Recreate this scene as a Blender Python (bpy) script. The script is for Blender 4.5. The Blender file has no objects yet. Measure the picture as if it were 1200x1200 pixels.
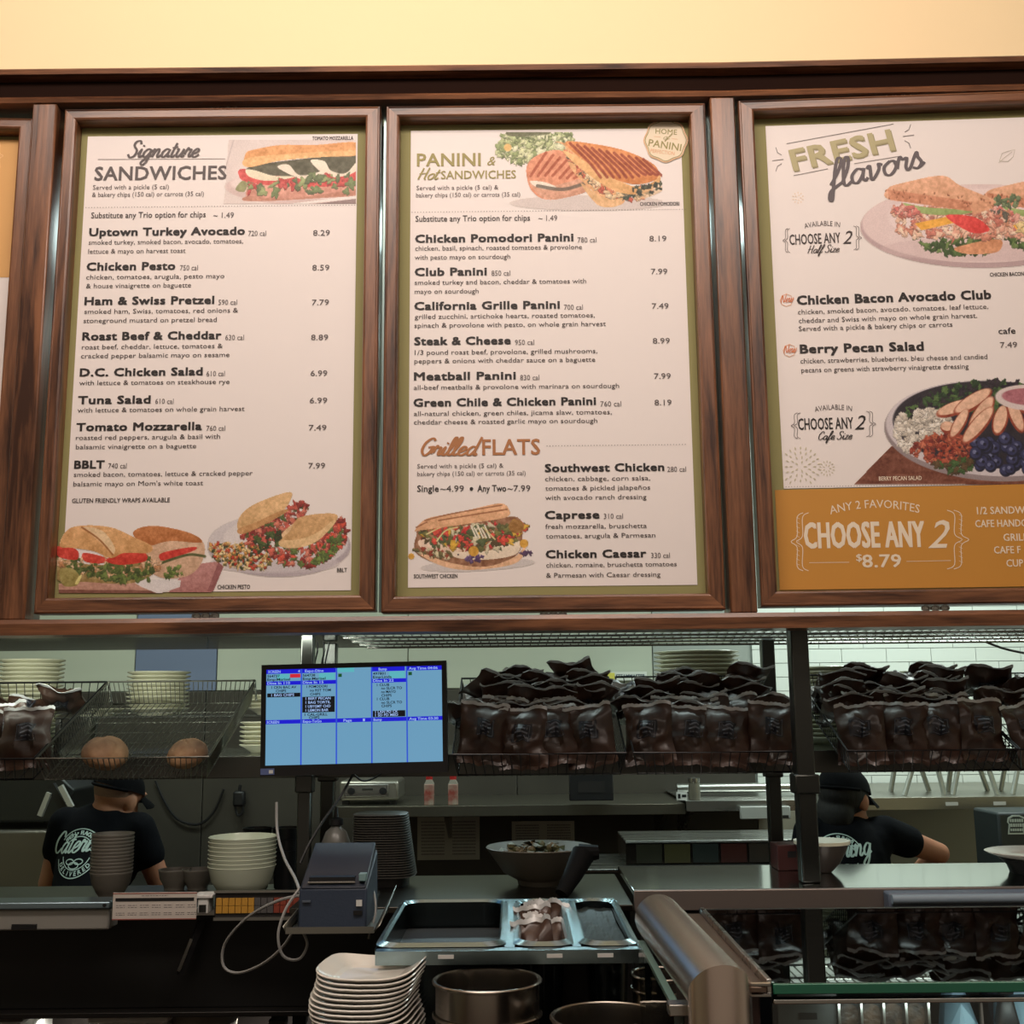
import bpy, bmesh, math, random
import numpy as np
from mathutils import Vector, Matrix, Euler
from mathutils.bvhtree import BVHTree

# ------------------------------------------------------------------ camera, world, lights, exposure
PI = math.pi
R = math.radians
scene = bpy.context.scene
FPX = 1341.0; CXP = 603.0; EYE = 1.7
CAMROT = Matrix.Rotation(R(99.8), 3, 'X') @ Matrix.Rotation(R(-0.55), 3, 'Z')
cam = bpy.data.cameras.new('camera'); camo = bpy.data.objects.new('camera', cam)
scene.collection.objects.link(camo); scene.camera = camo
camo.location = (0, 0, EYE); camo.rotation_euler = CAMROT.to_euler()
cam.sensor_fit = 'HORIZONTAL'; cam.sensor_width = 36; cam.lens = FPX / 1200 * 36
cam.shift_x = (600 - CXP) / 1200; cam.clip_start = .05

scene.view_settings.view_transform = 'Standard'; scene.view_settings.look = 'None'
scene.view_settings.gamma = 1; scene.view_settings.use_curve_mapping = False
scene.view_settings.exposure = 0.0
w = bpy.data.worlds.new('world'); scene.world = w; w.use_nodes = True
w.node_tree.nodes['Background'].inputs[0].default_value = (1.0, .80, .60, 1)
w.node_tree.nodes['Background'].inputs[1].default_value = .20

def area(name, loc, target, size, size_y, power, color):
    l = bpy.data.lights.new(name, 'AREA'); l.shape = 'RECTANGLE'; l.size = size; l.size_y = size_y
    l.energy = power; l.color = color
    o = bpy.data.objects.new(name, l); scene.collection.objects.link(o); o.location = loc
    o.rotation_euler = (Vector(target) - Vector(loc)).to_track_quat('-Z', 'Y').to_euler()
    return o
area('dining_light', (-.2, .9, 4.05), (0, 2.7, 2.7), 3.2, .5, 67, (1.0, .86, .765))
area('dining_light', (0, -1.2, 4.05), (0, 0.2, 0), 3.5, .8, 22, (1.0, .87, .775))
area('ledge_fill', (.02, 3.09, 1.556), (.02, 2.35, 1.28),   .6, .03, 1.3, (.66, .95, 1.0))  # added cool fill, hidden under the middle shelf, brightens the steam wells
area('plate_fill', (-1.15, 2.885, 1.8985), (-1.15, 3.5, 1.75), 1.3, .012, 4.5, (.95, 1, .86))  # unseen fill added behind the shelf lip to brighten the left plates
area('case_fill', (.85, 1.318, 1.3685), (.85, 1.40, 1.30), 1.0, .006, .3, (.9, 1, .97))  # added fill behind the support strip, makes the case contents visible
area('under_counter_fill', (-1.0, 3.0, .955), (-1.0, 2.98, .5), 1.4, .03, 3.5, (1, .95, .85))  # low fill added to lift the pans under the left counter
area('kitchen_light', (1.9, 4.9, 3.28), (1.9, 4.9, 0), 1.2, .5, 52, (.86, 1.0, .93))
area('kitchen_light', (-1.6, 4.6, 3.28), (-1.6, 4.6, 0), 1.6, .4, 34, (.88, 1.0, .90))
area('kitchen_light', (.2, 3.6, 3.28), (.2, 3.6, 0), 2.4, .3, 22, (.80, 1.0, .98))

# ------------------------------------------------------------------ helpers
def at(px, py, Y):
    """the world point at depth Y that stands at this place of the photograph"""
    d = CAMROT @ Vector(((px - CXP) / FPX, -(py - 600) / FPX, -1))
    return Vector((0, 0, EYE)) + d * (Y / d.y)
def zat(py, Y, px=600): return at(px, py, Y).z
def xat(px, Y, py=900): return at(px, py, Y).x

def lin(c):
    c = c / 255.0
    return c / 12.92 if c <= .04045 else ((c + .055) / 1.055) ** 2.4
def col(r, g, b): return (lin(r), lin(g), lin(b), 1)

MATS = {}
def mat(name, rgb, rough=.5, metal=0.0, var=None, scale=8, stretch=(1, 1, 1), bump=0.0, bscale=60, emit=0, coat=0, spec=None, rvar=0):
    if name in MATS: return MATS[name]
    m = bpy.data.materials.new(name); m.use_nodes = True; nt = m.node_tree; p = nt.nodes['Principled BSDF']
    p.inputs['Base Color'].default_value = col(*rgb); p.inputs['Roughness'].default_value = rough
    p.inputs['Metallic'].default_value = metal; p.inputs['Coat Weight'].default_value = coat
    if coat: p.inputs['Coat Roughness'].default_value = .18
    if spec is not None: p.inputs['Specular IOR Level'].default_value = spec
    if emit:
        p.inputs['Emission Color'].default_value = col(*rgb); p.inputs['Emission Strength'].default_value = emit
        p.inputs['Base Color'].default_value = (.01, .01, .01, 1)
    if var or bump or rvar:
        tc = nt.nodes.new('ShaderNodeTexCoord'); mp = nt.nodes.new('ShaderNodeMapping')
        nt.links.new(tc.outputs['Object'], mp.inputs[0]); mp.inputs['Scale'].default_value = stretch
    if var:
        n = nt.nodes.new('ShaderNodeTexNoise'); n.inputs['Scale'].default_value = scale; n.inputs['Detail'].default_value = 6
        nt.links.new(mp.outputs[0], n.inputs['Vector'])
        r = nt.nodes.new('ShaderNodeValToRGB'); r.color_ramp.elements[0].position = .34; r.color_ramp.elements[1].position = .68
        r.color_ramp.elements[0].color = col(*var); r.color_ramp.elements[1].color = col(*rgb)
        nt.links.new(n.outputs['Fac'], r.inputs[0]); nt.links.new(r.outputs[0], p.inputs['Base Color'])
    if rvar:
        n3 = nt.nodes.new('ShaderNodeTexNoise'); n3.inputs['Scale'].default_value = scale; nt.links.new(mp.outputs[0], n3.inputs['Vector'])
        mr = nt.nodes.new('ShaderNodeMapRange'); mr.inputs['To Min'].default_value = max(.02, rough - rvar); mr.inputs['To Max'].default_value = rough + rvar
        nt.links.new(n3.outputs['Fac'], mr.inputs['Value']); nt.links.new(mr.outputs[0], p.inputs['Roughness'])
    if bump:
        n2 = nt.nodes.new('ShaderNodeTexNoise'); n2.inputs['Scale'].default_value = bscale; n2.inputs['Detail'].default_value = 4
        nt.links.new(mp.outputs[0], n2.inputs['Vector'])
        b = nt.nodes.new('ShaderNodeBump'); b.inputs['Strength'].default_value = bump; b.inputs['Distance'].default_value = .004
        nt.links.new(n2.outputs['Fac'], b.inputs['Height']); nt.links.new(b.outputs[0], p.inputs['Normal'])
    MATS[name] = m
    return m

def wood_mat(name, dark, light, axis='Z'):
    """stained oak: long stretched grain with cathedral bands and a satin varnish"""
    m = bpy.data.materials.new(name); m.use_nodes = True; nt = m.node_tree; p = nt.nodes['Principled BSDF']
    tc = nt.nodes.new('ShaderNodeTexCoord'); mp = nt.nodes.new('ShaderNodeMapping'); nt.links.new(tc.outputs['Object'], mp.inputs[0])
    mp.inputs['Scale'].default_value = (1, 1, .07) if axis == 'Z' else (.07, 1, 1)
    n = nt.nodes.new('ShaderNodeTexNoise'); n.inputs['Scale'].default_value = 26; n.inputs['Detail'].default_value = 8; n.inputs['Distortion'].default_value = 1.2
    nt.links.new(mp.outputs[0], n.inputs['Vector'])
    f = nt.nodes.new('ShaderNodeTexNoise'); f.inputs['Scale'].default_value = 210; f.inputs['Detail'].default_value = 3
    nt.links.new(mp.outputs[0], f.inputs['Vector'])
    mx = nt.nodes.new('ShaderNodeMath'); mx.operation = 'MULTIPLY_ADD'; mx.inputs[1].default_value = .35
    nt.links.new(f.outputs['Fac'], mx.inputs[0]); nt.links.new(n.outputs['Fac'], mx.inputs[2])
    r = nt.nodes.new('ShaderNodeValToRGB'); r.color_ramp.elements[0].position = .50; r.color_ramp.elements[1].position = .86
    r.color_ramp.elements[0].color = col(*dark); r.color_ramp.elements[1].color = col(*light)
    nt.links.new(mx.outputs[0], r.inputs[0]); nt.links.new(r.outputs[0], p.inputs['Base Color'])
    b = nt.nodes.new('ShaderNodeBump'); b.inputs['Strength'].default_value = .25; b.inputs['Distance'].default_value = .002
    nt.links.new(mx.outputs[0], b.inputs['Height']); nt.links.new(b.outputs[0], p.inputs['Normal'])
    p.inputs['Roughness'].default_value = .34; p.inputs['Coat Weight'].default_value = .25; p.inputs['Coat Roughness'].default_value = .25
    return m

def glass_mat(name, tint, ior=1.5, spec_ior=1.5):
    m = bpy.data.materials.new(name); m.use_nodes = True; nt = m.node_tree
    for n in list(nt.nodes):
        if n.type != 'OUTPUT_MATERIAL': nt.nodes.remove(n)
    out = nt.nodes['Material Output']
    t = nt.nodes.new('ShaderNodeBsdfTransparent'); t.inputs[0].default_value = tint
    g = nt.nodes.new('ShaderNodeBsdfGlossy'); g.inputs['Roughness'].default_value = .015
    fr = nt.nodes.new('ShaderNodeFresnel'); fr.inputs[0].default_value = spec_ior
    mx = nt.nodes.new('ShaderNodeMixShader')
    nt.links.new(fr.outputs[0], mx.inputs[0]); nt.links.new(t.outputs[0], mx.inputs[1]); nt.links.new(g.outputs[0], mx.inputs[2])
    nt.links.new(mx.outputs[0], out.inputs[0])
    return m

class MB:
    def __init__(s): s.v = []; s.f = []
    def add(s, vs, fs, M=None):
        k = len(s.v)
        s.v += [tuple(M @ Vector(p)) if M is not None else tuple(p) for p in vs]
        s.f += [tuple(i + k for i in f) for f in fs]; return s
    def box(s, x0, x1, y0, y1, z0, z1, M=None):
        vs = [(x, y, z) for z in (z0, z1) for y in (y0, y1) for x in (x0, x1)]
        return s.add(vs, [(0, 2, 3, 1), (4, 5, 7, 6), (0, 1, 5, 4), (2, 6, 7, 3), (0, 4, 6, 2), (1, 3, 7, 5)], M)
    def tube(s, pts, r, n=8, closed=False, M=None, cap=True):
        pts = [Vector(p) for p in pts]; m = len(pts); rs = r if isinstance(r, (list, tuple)) else [r] * m
        up = Vector((0, 0, 1)); vs = []; prev = None
        for i, p in enumerate(pts):
            a = pts[i - 1] if (i > 0 or closed) else p
            b = pts[(i + 1) % m] if (i < m - 1 or closed) else p
            t = (b - a).normalized()
            if prev is None:
                u = t.cross(up)
                if u.length < .05: u = t.cross(Vector((1, 0, 0)))
            else: u = prev - t * prev.dot(t)
            u.normalize(); prev = u; w_ = t.cross(u)
            for j in range(n):
                a_ = 2 * PI * (j + .5) / n
                vs.append(p + (u * math.cos(a_) + w_ * math.sin(a_)) * rs[i])
        fs = []
        for i in range(m if closed else m - 1):
            for j in range(n):
                a0 = i * n + j; a1 = i * n + (j + 1) % n; b0 = ((i + 1) % m) * n + j; b1 = ((i + 1) % m) * n + (j + 1) % n
                fs.append((a0, a1, b1, b0))
        if not closed and cap:
            fs.append(tuple(range(n))[::-1]); fs.append(tuple(range((m - 1) * n, m * n)))
        return s.add(vs, fs, M)
    def lathe(s, prof, n=32, M=None, sx=1, sy=1, power=None):
        vs = []; fs = []
        for r, z in prof:
            for j in range(n):
                a = 2 * PI * j / n; c, q = math.cos(a), math.sin(a)
                if power:   # superellipse, for squarish plates
                    c = math.copysign(abs(c) ** power, c); q = math.copysign(abs(q) ** power, q)
                vs.append((r * c * sx, r * q * sy, z))
        for i in range(len(prof) - 1):
            for j in range(n):
                fs.append((i * n + j, i * n + (j + 1) % n, (i + 1) * n + (j + 1) % n, (i + 1) * n + j))
        if prof[0][0] > 1e-6: fs.append(tuple(range(n))[::-1])
        if prof[-1][0] > 1e-6: fs.append(tuple(range((len(prof) - 1) * n, len(prof) * n)))
        return s.add(vs, fs, M)
    def prism(s, poly, d0, d1, plane='XZ', M=None):
        n = len(poly)
        def P(a, b, d): return (a, d, b) if plane == 'XZ' else ((a, b, d) if plane == 'XY' else (d, a, b))
        vs = [P(a, b, d0) for a, b in poly] + [P(a, b, d1) for a, b in poly]
        fs = [tuple(range(n)), tuple(range(n, 2 * n))[::-1]] + [(i, i + n, (i + 1) % n + n, (i + 1) % n) for i in range(n)]
        return s.add(vs, fs, M)
    def mesh(s, name, m, smooth=True, ang=35):
        me = bpy.data.meshes.new(name); me.from_pydata(s.v, [], s.f)
        bm = bmesh.new(); bm.from_mesh(me); bmesh.ops.recalc_face_normals(bm, faces=bm.faces); bm.to_mesh(me); bm.free()
        me.materials.append(m)
        if smooth:
            me.polygons.foreach_set('use_smooth', [True] * len(me.polygons)); me.set_sharp_from_angle(angle=R(ang))
        me.update(); return me
    def build(s, name, m, parent=None, bevel=0, smooth=True, ang=35, flat=False):
        o = link(name, s.mesh(name, m, smooth and not flat, ang), parent)
        if bevel:
            b = o.modifiers.new('bevel', 'BEVEL'); b.width = bevel; b.segments = 2; b.limit_method = 'ANGLE'; b.angle_limit = R(40)
        return o
def link(name, me, parent=None):
    o = bpy.data.objects.new(name, me); scene.collection.objects.link(o)
    if parent is not None: o.parent = parent
    return o
def tag(o, label=None, cat=None, group=None, kind=None):
    if label: o['label'] = label
    if cat: o['category'] = cat
    if group: o['group'] = group
    if kind: o['kind'] = kind
    return o
def thing(name, label, cat, loc=(0, 0, 0), rot=(0, 0, 0), group=None):
    o = link(name, None); o.location = loc; o.rotation_euler = rot; o.empty_display_size = .05
    return tag(o, label, cat, group)
ORD = 'first second third fourth fifth sixth seventh eighth ninth tenth eleventh twelfth thirteenth fourteenth fifteenth sixteenth seventeenth eighteenth nineteenth twentieth twenty-first twenty-second twenty-third twenty-fourth twenty-fifth twenty-sixth twenty-seventh twenty-eighth twenty-ninth thirtieth'.split()
def copy_tree(o, parent=None):
    c = o.copy(); scene.collection.objects.link(c); c.parent = parent
    for ch in [x for x in kids.get(o.name, [])]: copy_tree(ch, c)
    return c
kids = {}
def index_kids(o):
    kids[o.name] = list(o.children)
    for c in o.children: index_kids(c)
def struct(o): o['kind'] = 'structure'; return o
def Mx(loc=(0, 0, 0), rot=(0, 0, 0), sc=(1, 1, 1)):
    return Matrix.LocRotScale(Vector(loc), Euler(rot), Vector(sc))
def crom(P, k=6, closed=False):
    P = [Vector(p) for p in P]; n = len(P); out = []
    for i in range(n if closed else n - 1):
        if closed: a, b, c, d = P[i - 1], P[i], P[(i + 1) % n], P[(i + 2) % n]
        else: a, b, c, d = P[max(i - 1, 0)], P[i], P[i + 1], P[min(i + 2, n - 1)]
        for j in range(k):
            t = j / k
            out.append(.5 * ((2 * b) + (c - a) * t + (2 * a - 5 * b + 4 * c - d) * t * t + (3 * b - a - 3 * c + d) * t ** 3))
    if not closed: out.append(P[-1])
    return out

# ------------------------------------------------------------------ materials
CREAM = mat('cream_wall_paint', (251, 228, 184), .8, bump=.06, bscale=300)
WOODV = wood_mat('stained_oak_upright', (58, 32, 20), (140, 92, 62), 'Z')
WOODH = wood_mat('stained_oak_level', (58, 32, 20), (140, 92, 62), 'X')
PAPER = mat('menu_paper', (240, 231, 228), .65, bump=.03, bscale=500)
OLIVE = mat('olive_mat_board', (148, 142, 92), .7)
GOLD = mat('gold_ink', (200, 140, 55), .6)
INK = mat('black_ink', (38, 32, 32), .6); INKG = mat('grey_ink', (96, 88, 88), .6); INKM = mat('charcoal_ink', (62, 52, 52), .6)
INKO = mat('olive_ink', (158, 148, 92), .6); INKB = mat('copper_ink', (176, 116, 70), .6); INKW = mat('cream_ink', (238, 222, 200), .6)
INKT = mat('orange_ink', (222, 160, 110), .6); INKP = mat('plum_grey_ink', (100, 92, 96), .6)
STEEL = mat('brushed_steel', (172, 172, 168), .28, 1, rvar=.08, scale=5, stretch=(.2, 6, 6))
STEELD = mat('dull_dark_steel', (92, 92, 88), .38, 1, rvar=.08, scale=4)
SHELFS = mat('polished_shelf_steel', (190, 194, 192), .10, 1, rvar=.03, scale=3)
POSTM = mat('post_steel', (78, 80, 78), .35, 1)
RAILM = mat('satin_rail_steel', (232, 216, 206), .27, 1, bump=.12, bscale=3, stretch=(1, 1, 1))
BLACK = mat('black_enamel', (20, 20, 22), .45); DARK = mat('dark_laminate', (30, 27, 26), .5)
WIRE = mat('black_wire', (30, 30, 32), .35, .4); CHROME = mat('grey_chrome_wire', (150, 150, 145), .25, 1)
CHINA = mat('cream_china', (226, 224, 200), .2, coat=.4); CHINAW = mat('white_china', (225, 222, 214), .18, coat=.5)
DBOWL = mat('grey_melamine', (90, 86, 78), .5)
BAGM = mat('kraft_chip_bag', (74, 48, 35), .45, .0, var=(40, 25, 18), scale=14, coat=.3)
FOIL = mat('foil_seam', (205, 206, 206), .3, .1)
LABELM = mat('bag_label_black', (28, 30, 40), .4); LABELT = mat('bag_label_print', (110, 112, 122), .5)
SKIN = mat('skin', (176, 122, 92), .55, var=(160, 104, 78), scale=10)
SHIRT = mat('black_cotton', (13, 14, 18), .95, bump=.3, bscale=40, spec=.1); HAIR = mat('dark_hair', (14, 11, 10), .7, bump=.5, bscale=120, stretch=(1, 1, .1))
HAIRS = mat('cropped_grey_hair', (124, 96, 78), .8, bump=.4, bscale=300)
WHITEP = mat('white_plastic', (214, 214, 210), .45); CABLEM = mat('pale_cable', (150, 150, 148), .5); REDP = mat('red_plastic', (170, 34, 34), .45)

# ------------------------------------------------------------------ the room
WT = mat('kitchen_wall_board', (186, 190, 172), .75, var=(176, 182, 166), scale=1.2)
WD = mat('kitchen_wall_steel', (74, 70, 62), .5, .3, var=(62, 58, 52), scale=2)
TILE = mat('white_tile', (222, 228, 222), .3, coat=.3); GROUT = mat('grout', (176, 182, 176), .9)
FLOORM = mat('quarry_tile_floor', (96, 66, 52), .6, var=(80, 54, 44), scale=6)
struct(MB().box(-4, 4, -2.5, 6.2, -.05, 0).build('floor', FLOORM))
struct(MB().box(-4, 4, -2.5, 2.74, 4.2, 4.25).build('ceiling', mat('ceiling_paint', (225, 215, 200), .9)))
struct(MB().box(-4, 4, 2.84, 6.2, 3.36, 3.41).build('ceiling', mat('kitchen_ceiling_tile', (190, 192, 184), .9)))
struct(MB().box(-4.1, -4, -2.5, 6.2, 0, 4.25).build('wall_left', WT))
struct(MB().box(4, 4.1, -2.5, 6.2, 0, 4.25).build('wall_right', TILE))
wall_back = struct(MB().box(-4, 4, 6.0, 6.1, 0, 3.36).build('wall_back', GROUT))
# painted boards, one tinted as a blue reflection, up to the tiled stretch
YB = 5.97
def wallpiece(x0, x1, z0, z1, m, y0=YB, y1=6.0): return MB().box(x0, x1, y0, y1, z0, z1).build('wall_panel', m, wall_back, bevel=.003)
XS = [-4, -1.98, -1.57, -.58, .72, 1.16, 1.30]
ztop = zat(806, YB)
BLUE_REFL = mat('blue_reflection_panel', (112, 124, 150), .5)  # blue monitor reflection on steel, put into the panel colour
for a, b, m in ((-4, xat(158, YB, 780), WT), (xat(158, YB, 780), xat(254, YB, 780), BLUE_REFL), (xat(254, YB, 780), xat(478, YB, 780), WT),
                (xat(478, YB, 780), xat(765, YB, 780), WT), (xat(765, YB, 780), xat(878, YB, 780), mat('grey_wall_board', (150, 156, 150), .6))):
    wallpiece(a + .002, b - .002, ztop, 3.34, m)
xt = xat(880, YB, 780)
for a, b in ((-4, -1.6), (-1.6, 0), (0, xt)): wallpiece(a + .002, b - .002, .02, ztop - .004, WD)
TB = xat(1010, YB, 980); zt0 = zat(948, YB)
wallpiece(xt + .002, 3.99, .02, zt0, mat('warm_grey_panel', (150, 144, 126), .6))
th = .0715; tw = .232
tile_me = MB().box(-tw / 2 + .0015, tw / 2 - .0015, 0, .022, .0015, th - .0015).mesh('tile', TILE)
half_me = MB().box(-tw / 4 + .0015, tw / 4 - .0015, 0, .022, .0015, th - .0015).mesh('tile', TILE)
for r in range(12):
    z = zt0 + .005 + r * th
    x = xt + .01 + tw / 2
    if r % 2:
        o = link('tile', half_me, wall_back); o.location = (xt + .01 + tw / 4, 5.978, z); x += tw / 2
    while x + tw / 2 < 3.98:
        if (z < 2.3) and x < 3.2:
            o = link('tile', tile_me, wall_back); o.location = (x, 5.978, z)
        x += tw
zz = zt0 + .005 + 12 * th
st = MB()
z = zz
while z < 3.3:
    x = xt + .01 + tw / 2
    while x + tw / 2 < 3.98: st.box(x - tw / 2 + .0015, x + tw / 2 - .0015, 5.978, 6, z + .0015, z + th - .0015); x += tw
    z += th
st.build('tile_field', TILE, wall_back)['kind'] = 'stuff'

# soffit wall above the menu case and the kitchen side of it
struct(MB().box(-4, 4, 2.74, 2.84, 3.235, 4.25).build('wall_front', CREAM))
struct(MB().box(-4, -2.02, 2.74, 2.84, 0, 3.235).build('wall_front', CREAM))
struct(MB().box(2.02, 4, 2.74, 2.84, 0, 3.235).build('wall_front', CREAM))

# ------------------------------------------------------------------ the stained oak menu case
case = thing('menu_case', 'dark stained oak case framing the hanging menu boards under the cream wall', 'menu case', (0, 2.7, 1.87))
def cbox(name, x0, x1, y0, y1, z0, z1, m, parent=case, bevel=.004):
    P = parent.location if parent else Vector()
    o = MB().box(x0 - P.x, x1 - P.x, y0 - P.y, y1 - P.y, z0 - P.z, z1 - P.z).build(name, m, parent, bevel=bevel); return o
XJ = .53; TH = R(-2.8)   # the right-hand run of the case swings a little towards the room
def swing(p, th=None): # rotate about the joint line
    v = Vector((p[0] - XJ, p[1] - 2.7)); c, s_ = math.cos(TH if th is None else th), math.sin(TH if th is None else th)
    return (XJ + v.x * c - v.y * s_, 2.7 + v.x * s_ + v.y * c)
def run(name, prof, m):  # profile (y,z) swept along x, bent at the joint
    xs = [-2.0, XJ, 2.0]; vs = []; n = len(prof)
    for x in xs:
        for y, z in prof:
            q = (x, y) if x <= XJ else swing((x, y), R(-1.3))
            vs.append((q[0], q[1] - 2.7, z - 1.87 ))
    fs = [tuple(range(n)), tuple(range(2 * n, 3 * n))[::-1]]
    for i in range(2):
        for j in range(n): fs.append((i * n + j, (i + 1) * n + j, (i + 1) * n + (j + 1) % n, i * n + (j + 1) % n))
    return MB().add(vs, fs).build(name, m, case, ang=20)
run('crown_molding', [(2.74, 3.292), (2.632, 3.292), (2.629, 3.288), (2.632, 3.277), (2.645, 3.273), (2.74, 3.273)], WOODH)
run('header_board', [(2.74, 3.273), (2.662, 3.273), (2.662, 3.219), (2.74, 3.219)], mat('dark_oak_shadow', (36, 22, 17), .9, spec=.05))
run('header_lip', [(2.74, 3.221), (2.642, 3.221), (2.638, 3.215), (2.642, 3.206), (2.74, 3.206)], WOODH)
run('bottom_rail', [(2.74, 1.915), (2.64, 1.915), (2.636, 1.905), (2.64, 1.879), (2.74, 1.879)], WOODH)
for xa, xb, sw in ((-1.196, -1.135, 0), (.498, .560, 0)):
    cbox('stile', xa, xb, 2.645, 2.735, 1.915, 3.206, WOODV)
for xa, xb in ((-1.99, -1.93), (1.85, 1.91)):
    q = xa if xa < 0 else swing((xa, 2.7))[0]; yy = 2.7 if xa < 0 else swing((xa, 2.7))[1]
    cbox('stile', q, q + .06, yy - .05, yy + .03, 1.915, 3.19, WOODV)
# added thin steel strips imitating teal kitchen light in the slots beside the boards
tr = mat('slot_light_steel', (150, 170, 168), .3, 1)
for x in (-.3195, .4935): cbox('slot_light_strip', x - .003, x + .003, 2.70, 2.712, 1.93, 3.19, tr, bevel=0)
bk = mat('slot_backing', (26, 34, 34), .6)
for xa, xb in ((-1.133, .498),): cbox('backing_strip', xa, xb, 2.745, 2.752, 3.10, 3.19, bk, bevel=0)

# ------------------------------------------------------------------ lettering: filled type and a pen-stroke script hand
class Board:
    def __init__(s, origin, ang, parent):
        s.o = Vector(origin); s.ang = ang; s.U = Vector((math.cos(ang), math.sin(ang), 0)); s.V = Vector((0, 0, 1)); s.N = s.U.cross(s.V); s.parent = parent
        s.groups = {}
        s.M = Matrix(((s.U.x, s.N.x * -1, 0, s.o.x), (s.U.y, s.N.y * -1, 0, s.o.y), (0, 0, 1, s.o.z), (0, 0, 0, 1)))
    def uv(s, px, py):
        d = CAMROT @ Vector(((px - CXP) / FPX, -(py - 600) / FPX, -1)); e = Vector((0, 0, EYE))
        t = (s.o - e).dot(s.N) / d.dot(s.N); p = e + d * t - s.o
        return Vector((p.dot(s.U), p.z))
    def grp(s, name, m):
        key = (name, m.name)
        if key not in s.groups: s.groups[key] = (MB(), m)
        return s.groups[key][0]
    def put(s, name, m, pts2, faces, lift):
        s.grp(name, m).add([(u, -lift, v) for u, v in pts2], faces)
    def poly(s, name, m, pxs, lift=.0012, uv=False):
        P = [p if uv else s.uv(*p) for p in pxs]
        s.put(name, m, P, [tuple(range(len(P)))], lift)
    def stroke(s, name, m, pts, w=.0008, lift=.0014, uv=False, nib=None):
        P = [Vector(p) if uv else s.uv(*p) for p in pts]; n = len(P)
        if n < 2: return
        L = []; Rr = []
        for i, p in enumerate(P):
            t = (P[min(i + 1, n - 1)] - P[max(i - 1, 0)])
            if t.length < 1e-9: t = Vector((1, 0))
            t.normalize(); nn = Vector((-t.y, t.x))
            ww = w if nib is None else w * (nib + (1 - nib) * abs(t.y)) 
            L.append(p + nn * ww / 2); Rr.append(p - nn * ww / 2)
        s.nst = getattr(s, 'nst', 0) + 1; l0 = lift + (s.nst % 7) * 3e-5
        for i in range(n - 1): s.put(name, m, [L[i], L[i + 1], Rr[i + 1], Rr[i]], [(0, 1, 2, 3)], l0 + i * 1.2e-5)
    def dots(s, name, m, p0, p1, n, r=.0011):
        a = s.uv(*p0); b = s.uv(*p1)
        for i in range(n):
            c = a.lerp(b, i / (n - 1)); s.put(name, m, [c + Vector((math.cos(k * PI / 3), math.sin(k * PI / 3))) * r for k in range(6)], [tuple(range(6))], .0014)
    def finish(s):
        for (name, _k), (mb, m) in s.groups.items():
            o = mb.build(name, m, s.parent, smooth=False)
            if len(mb.f) > 1: o['kind'] = 'stuff' 
QUEUE = []
def glyph_mesh_flush():
    dg = bpy.context.evaluated_depsgraph_get(); dg.update()
    cache = {}
    for (o, job) in QUEUE:
        me = bpy.data.meshes.new_from_object(o.evaluated_get(dg))
        job([v.co.copy() for v in me.vertices], [tuple(p.vertices) for p in me.polygons])
        bpy.data.meshes.remove(me)
    for (o, job) in QUEUE:
        c = o.data; bpy.data.objects.remove(o); bpy.data.curves.remove(c)
    QUEUE.clear()
CAPH = .729
def raw_text(s, bold, shear, spacing, job):
    c = bpy.data.curves.new('t', 'FONT'); c.body = s; c.size = 1; c.resolution_u = 2; c.offset = bold; c.shear = shear; c.space_character = spacing; c.fill_mode = 'FRONT'
    o = bpy.data.objects.new('t', c); scene.collection.objects.link(o); QUEUE.append((o, job))
def text(B, grp, m, s, x0, x1, yb, cap, bold=0.0, shear=0.0, y1=None, spacing=1.0, arc=None, lift=.0013):
    """type s so that it spans photo columns x0..x1 on baseline yb; arc bends it upward by that many pixels"""
    a = B.uv(x0, yb); b = B.uv(x1, yb if y1 is None else y1)
    if y1 is None: b = Vector((b.x, a.y))
    w_ = (b - a).length; dr = (b - a).normalized(); up = Vector((-dr.y, dr.x)); h = (B.uv(x0, yb - cap) - a).length
    ar = 0 if arc is None else (B.uv(x0, yb - arc) - a).length
    def job(vs, fs):
        if not vs: return
        xa = min(v.x for v in vs); xb = max(v.x for v in vs); P = []
        for v in vs:
            t = (v.x - xa) / (xb - xa); yy = v.y / CAPH * h
            bow = ar * (1 - (2 * t - 1) ** 2); sl = -ar * 4 * (2 * t - 1) / w_ if ar else 0
            P.append(a + dr * (t * w_ - sl * yy * .6) + up * (yy + bow))
        if not bold: B.put(grp, m, P, fs, lift); return
        bb = bold * h * .85
        for q, (dx, dy) in enumerate(((-1, -.7), (1, -.7), (-1, .7), (1, .7), (0, 0))):
            B.put(grp, m, [p + dr * (dx * bb) + up * (dy * bb) for p in P], fs, lift + q * 4e-5)
    raw_text(s, 0, shear, spacing * (1 + bold * 1.0), job)

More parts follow.
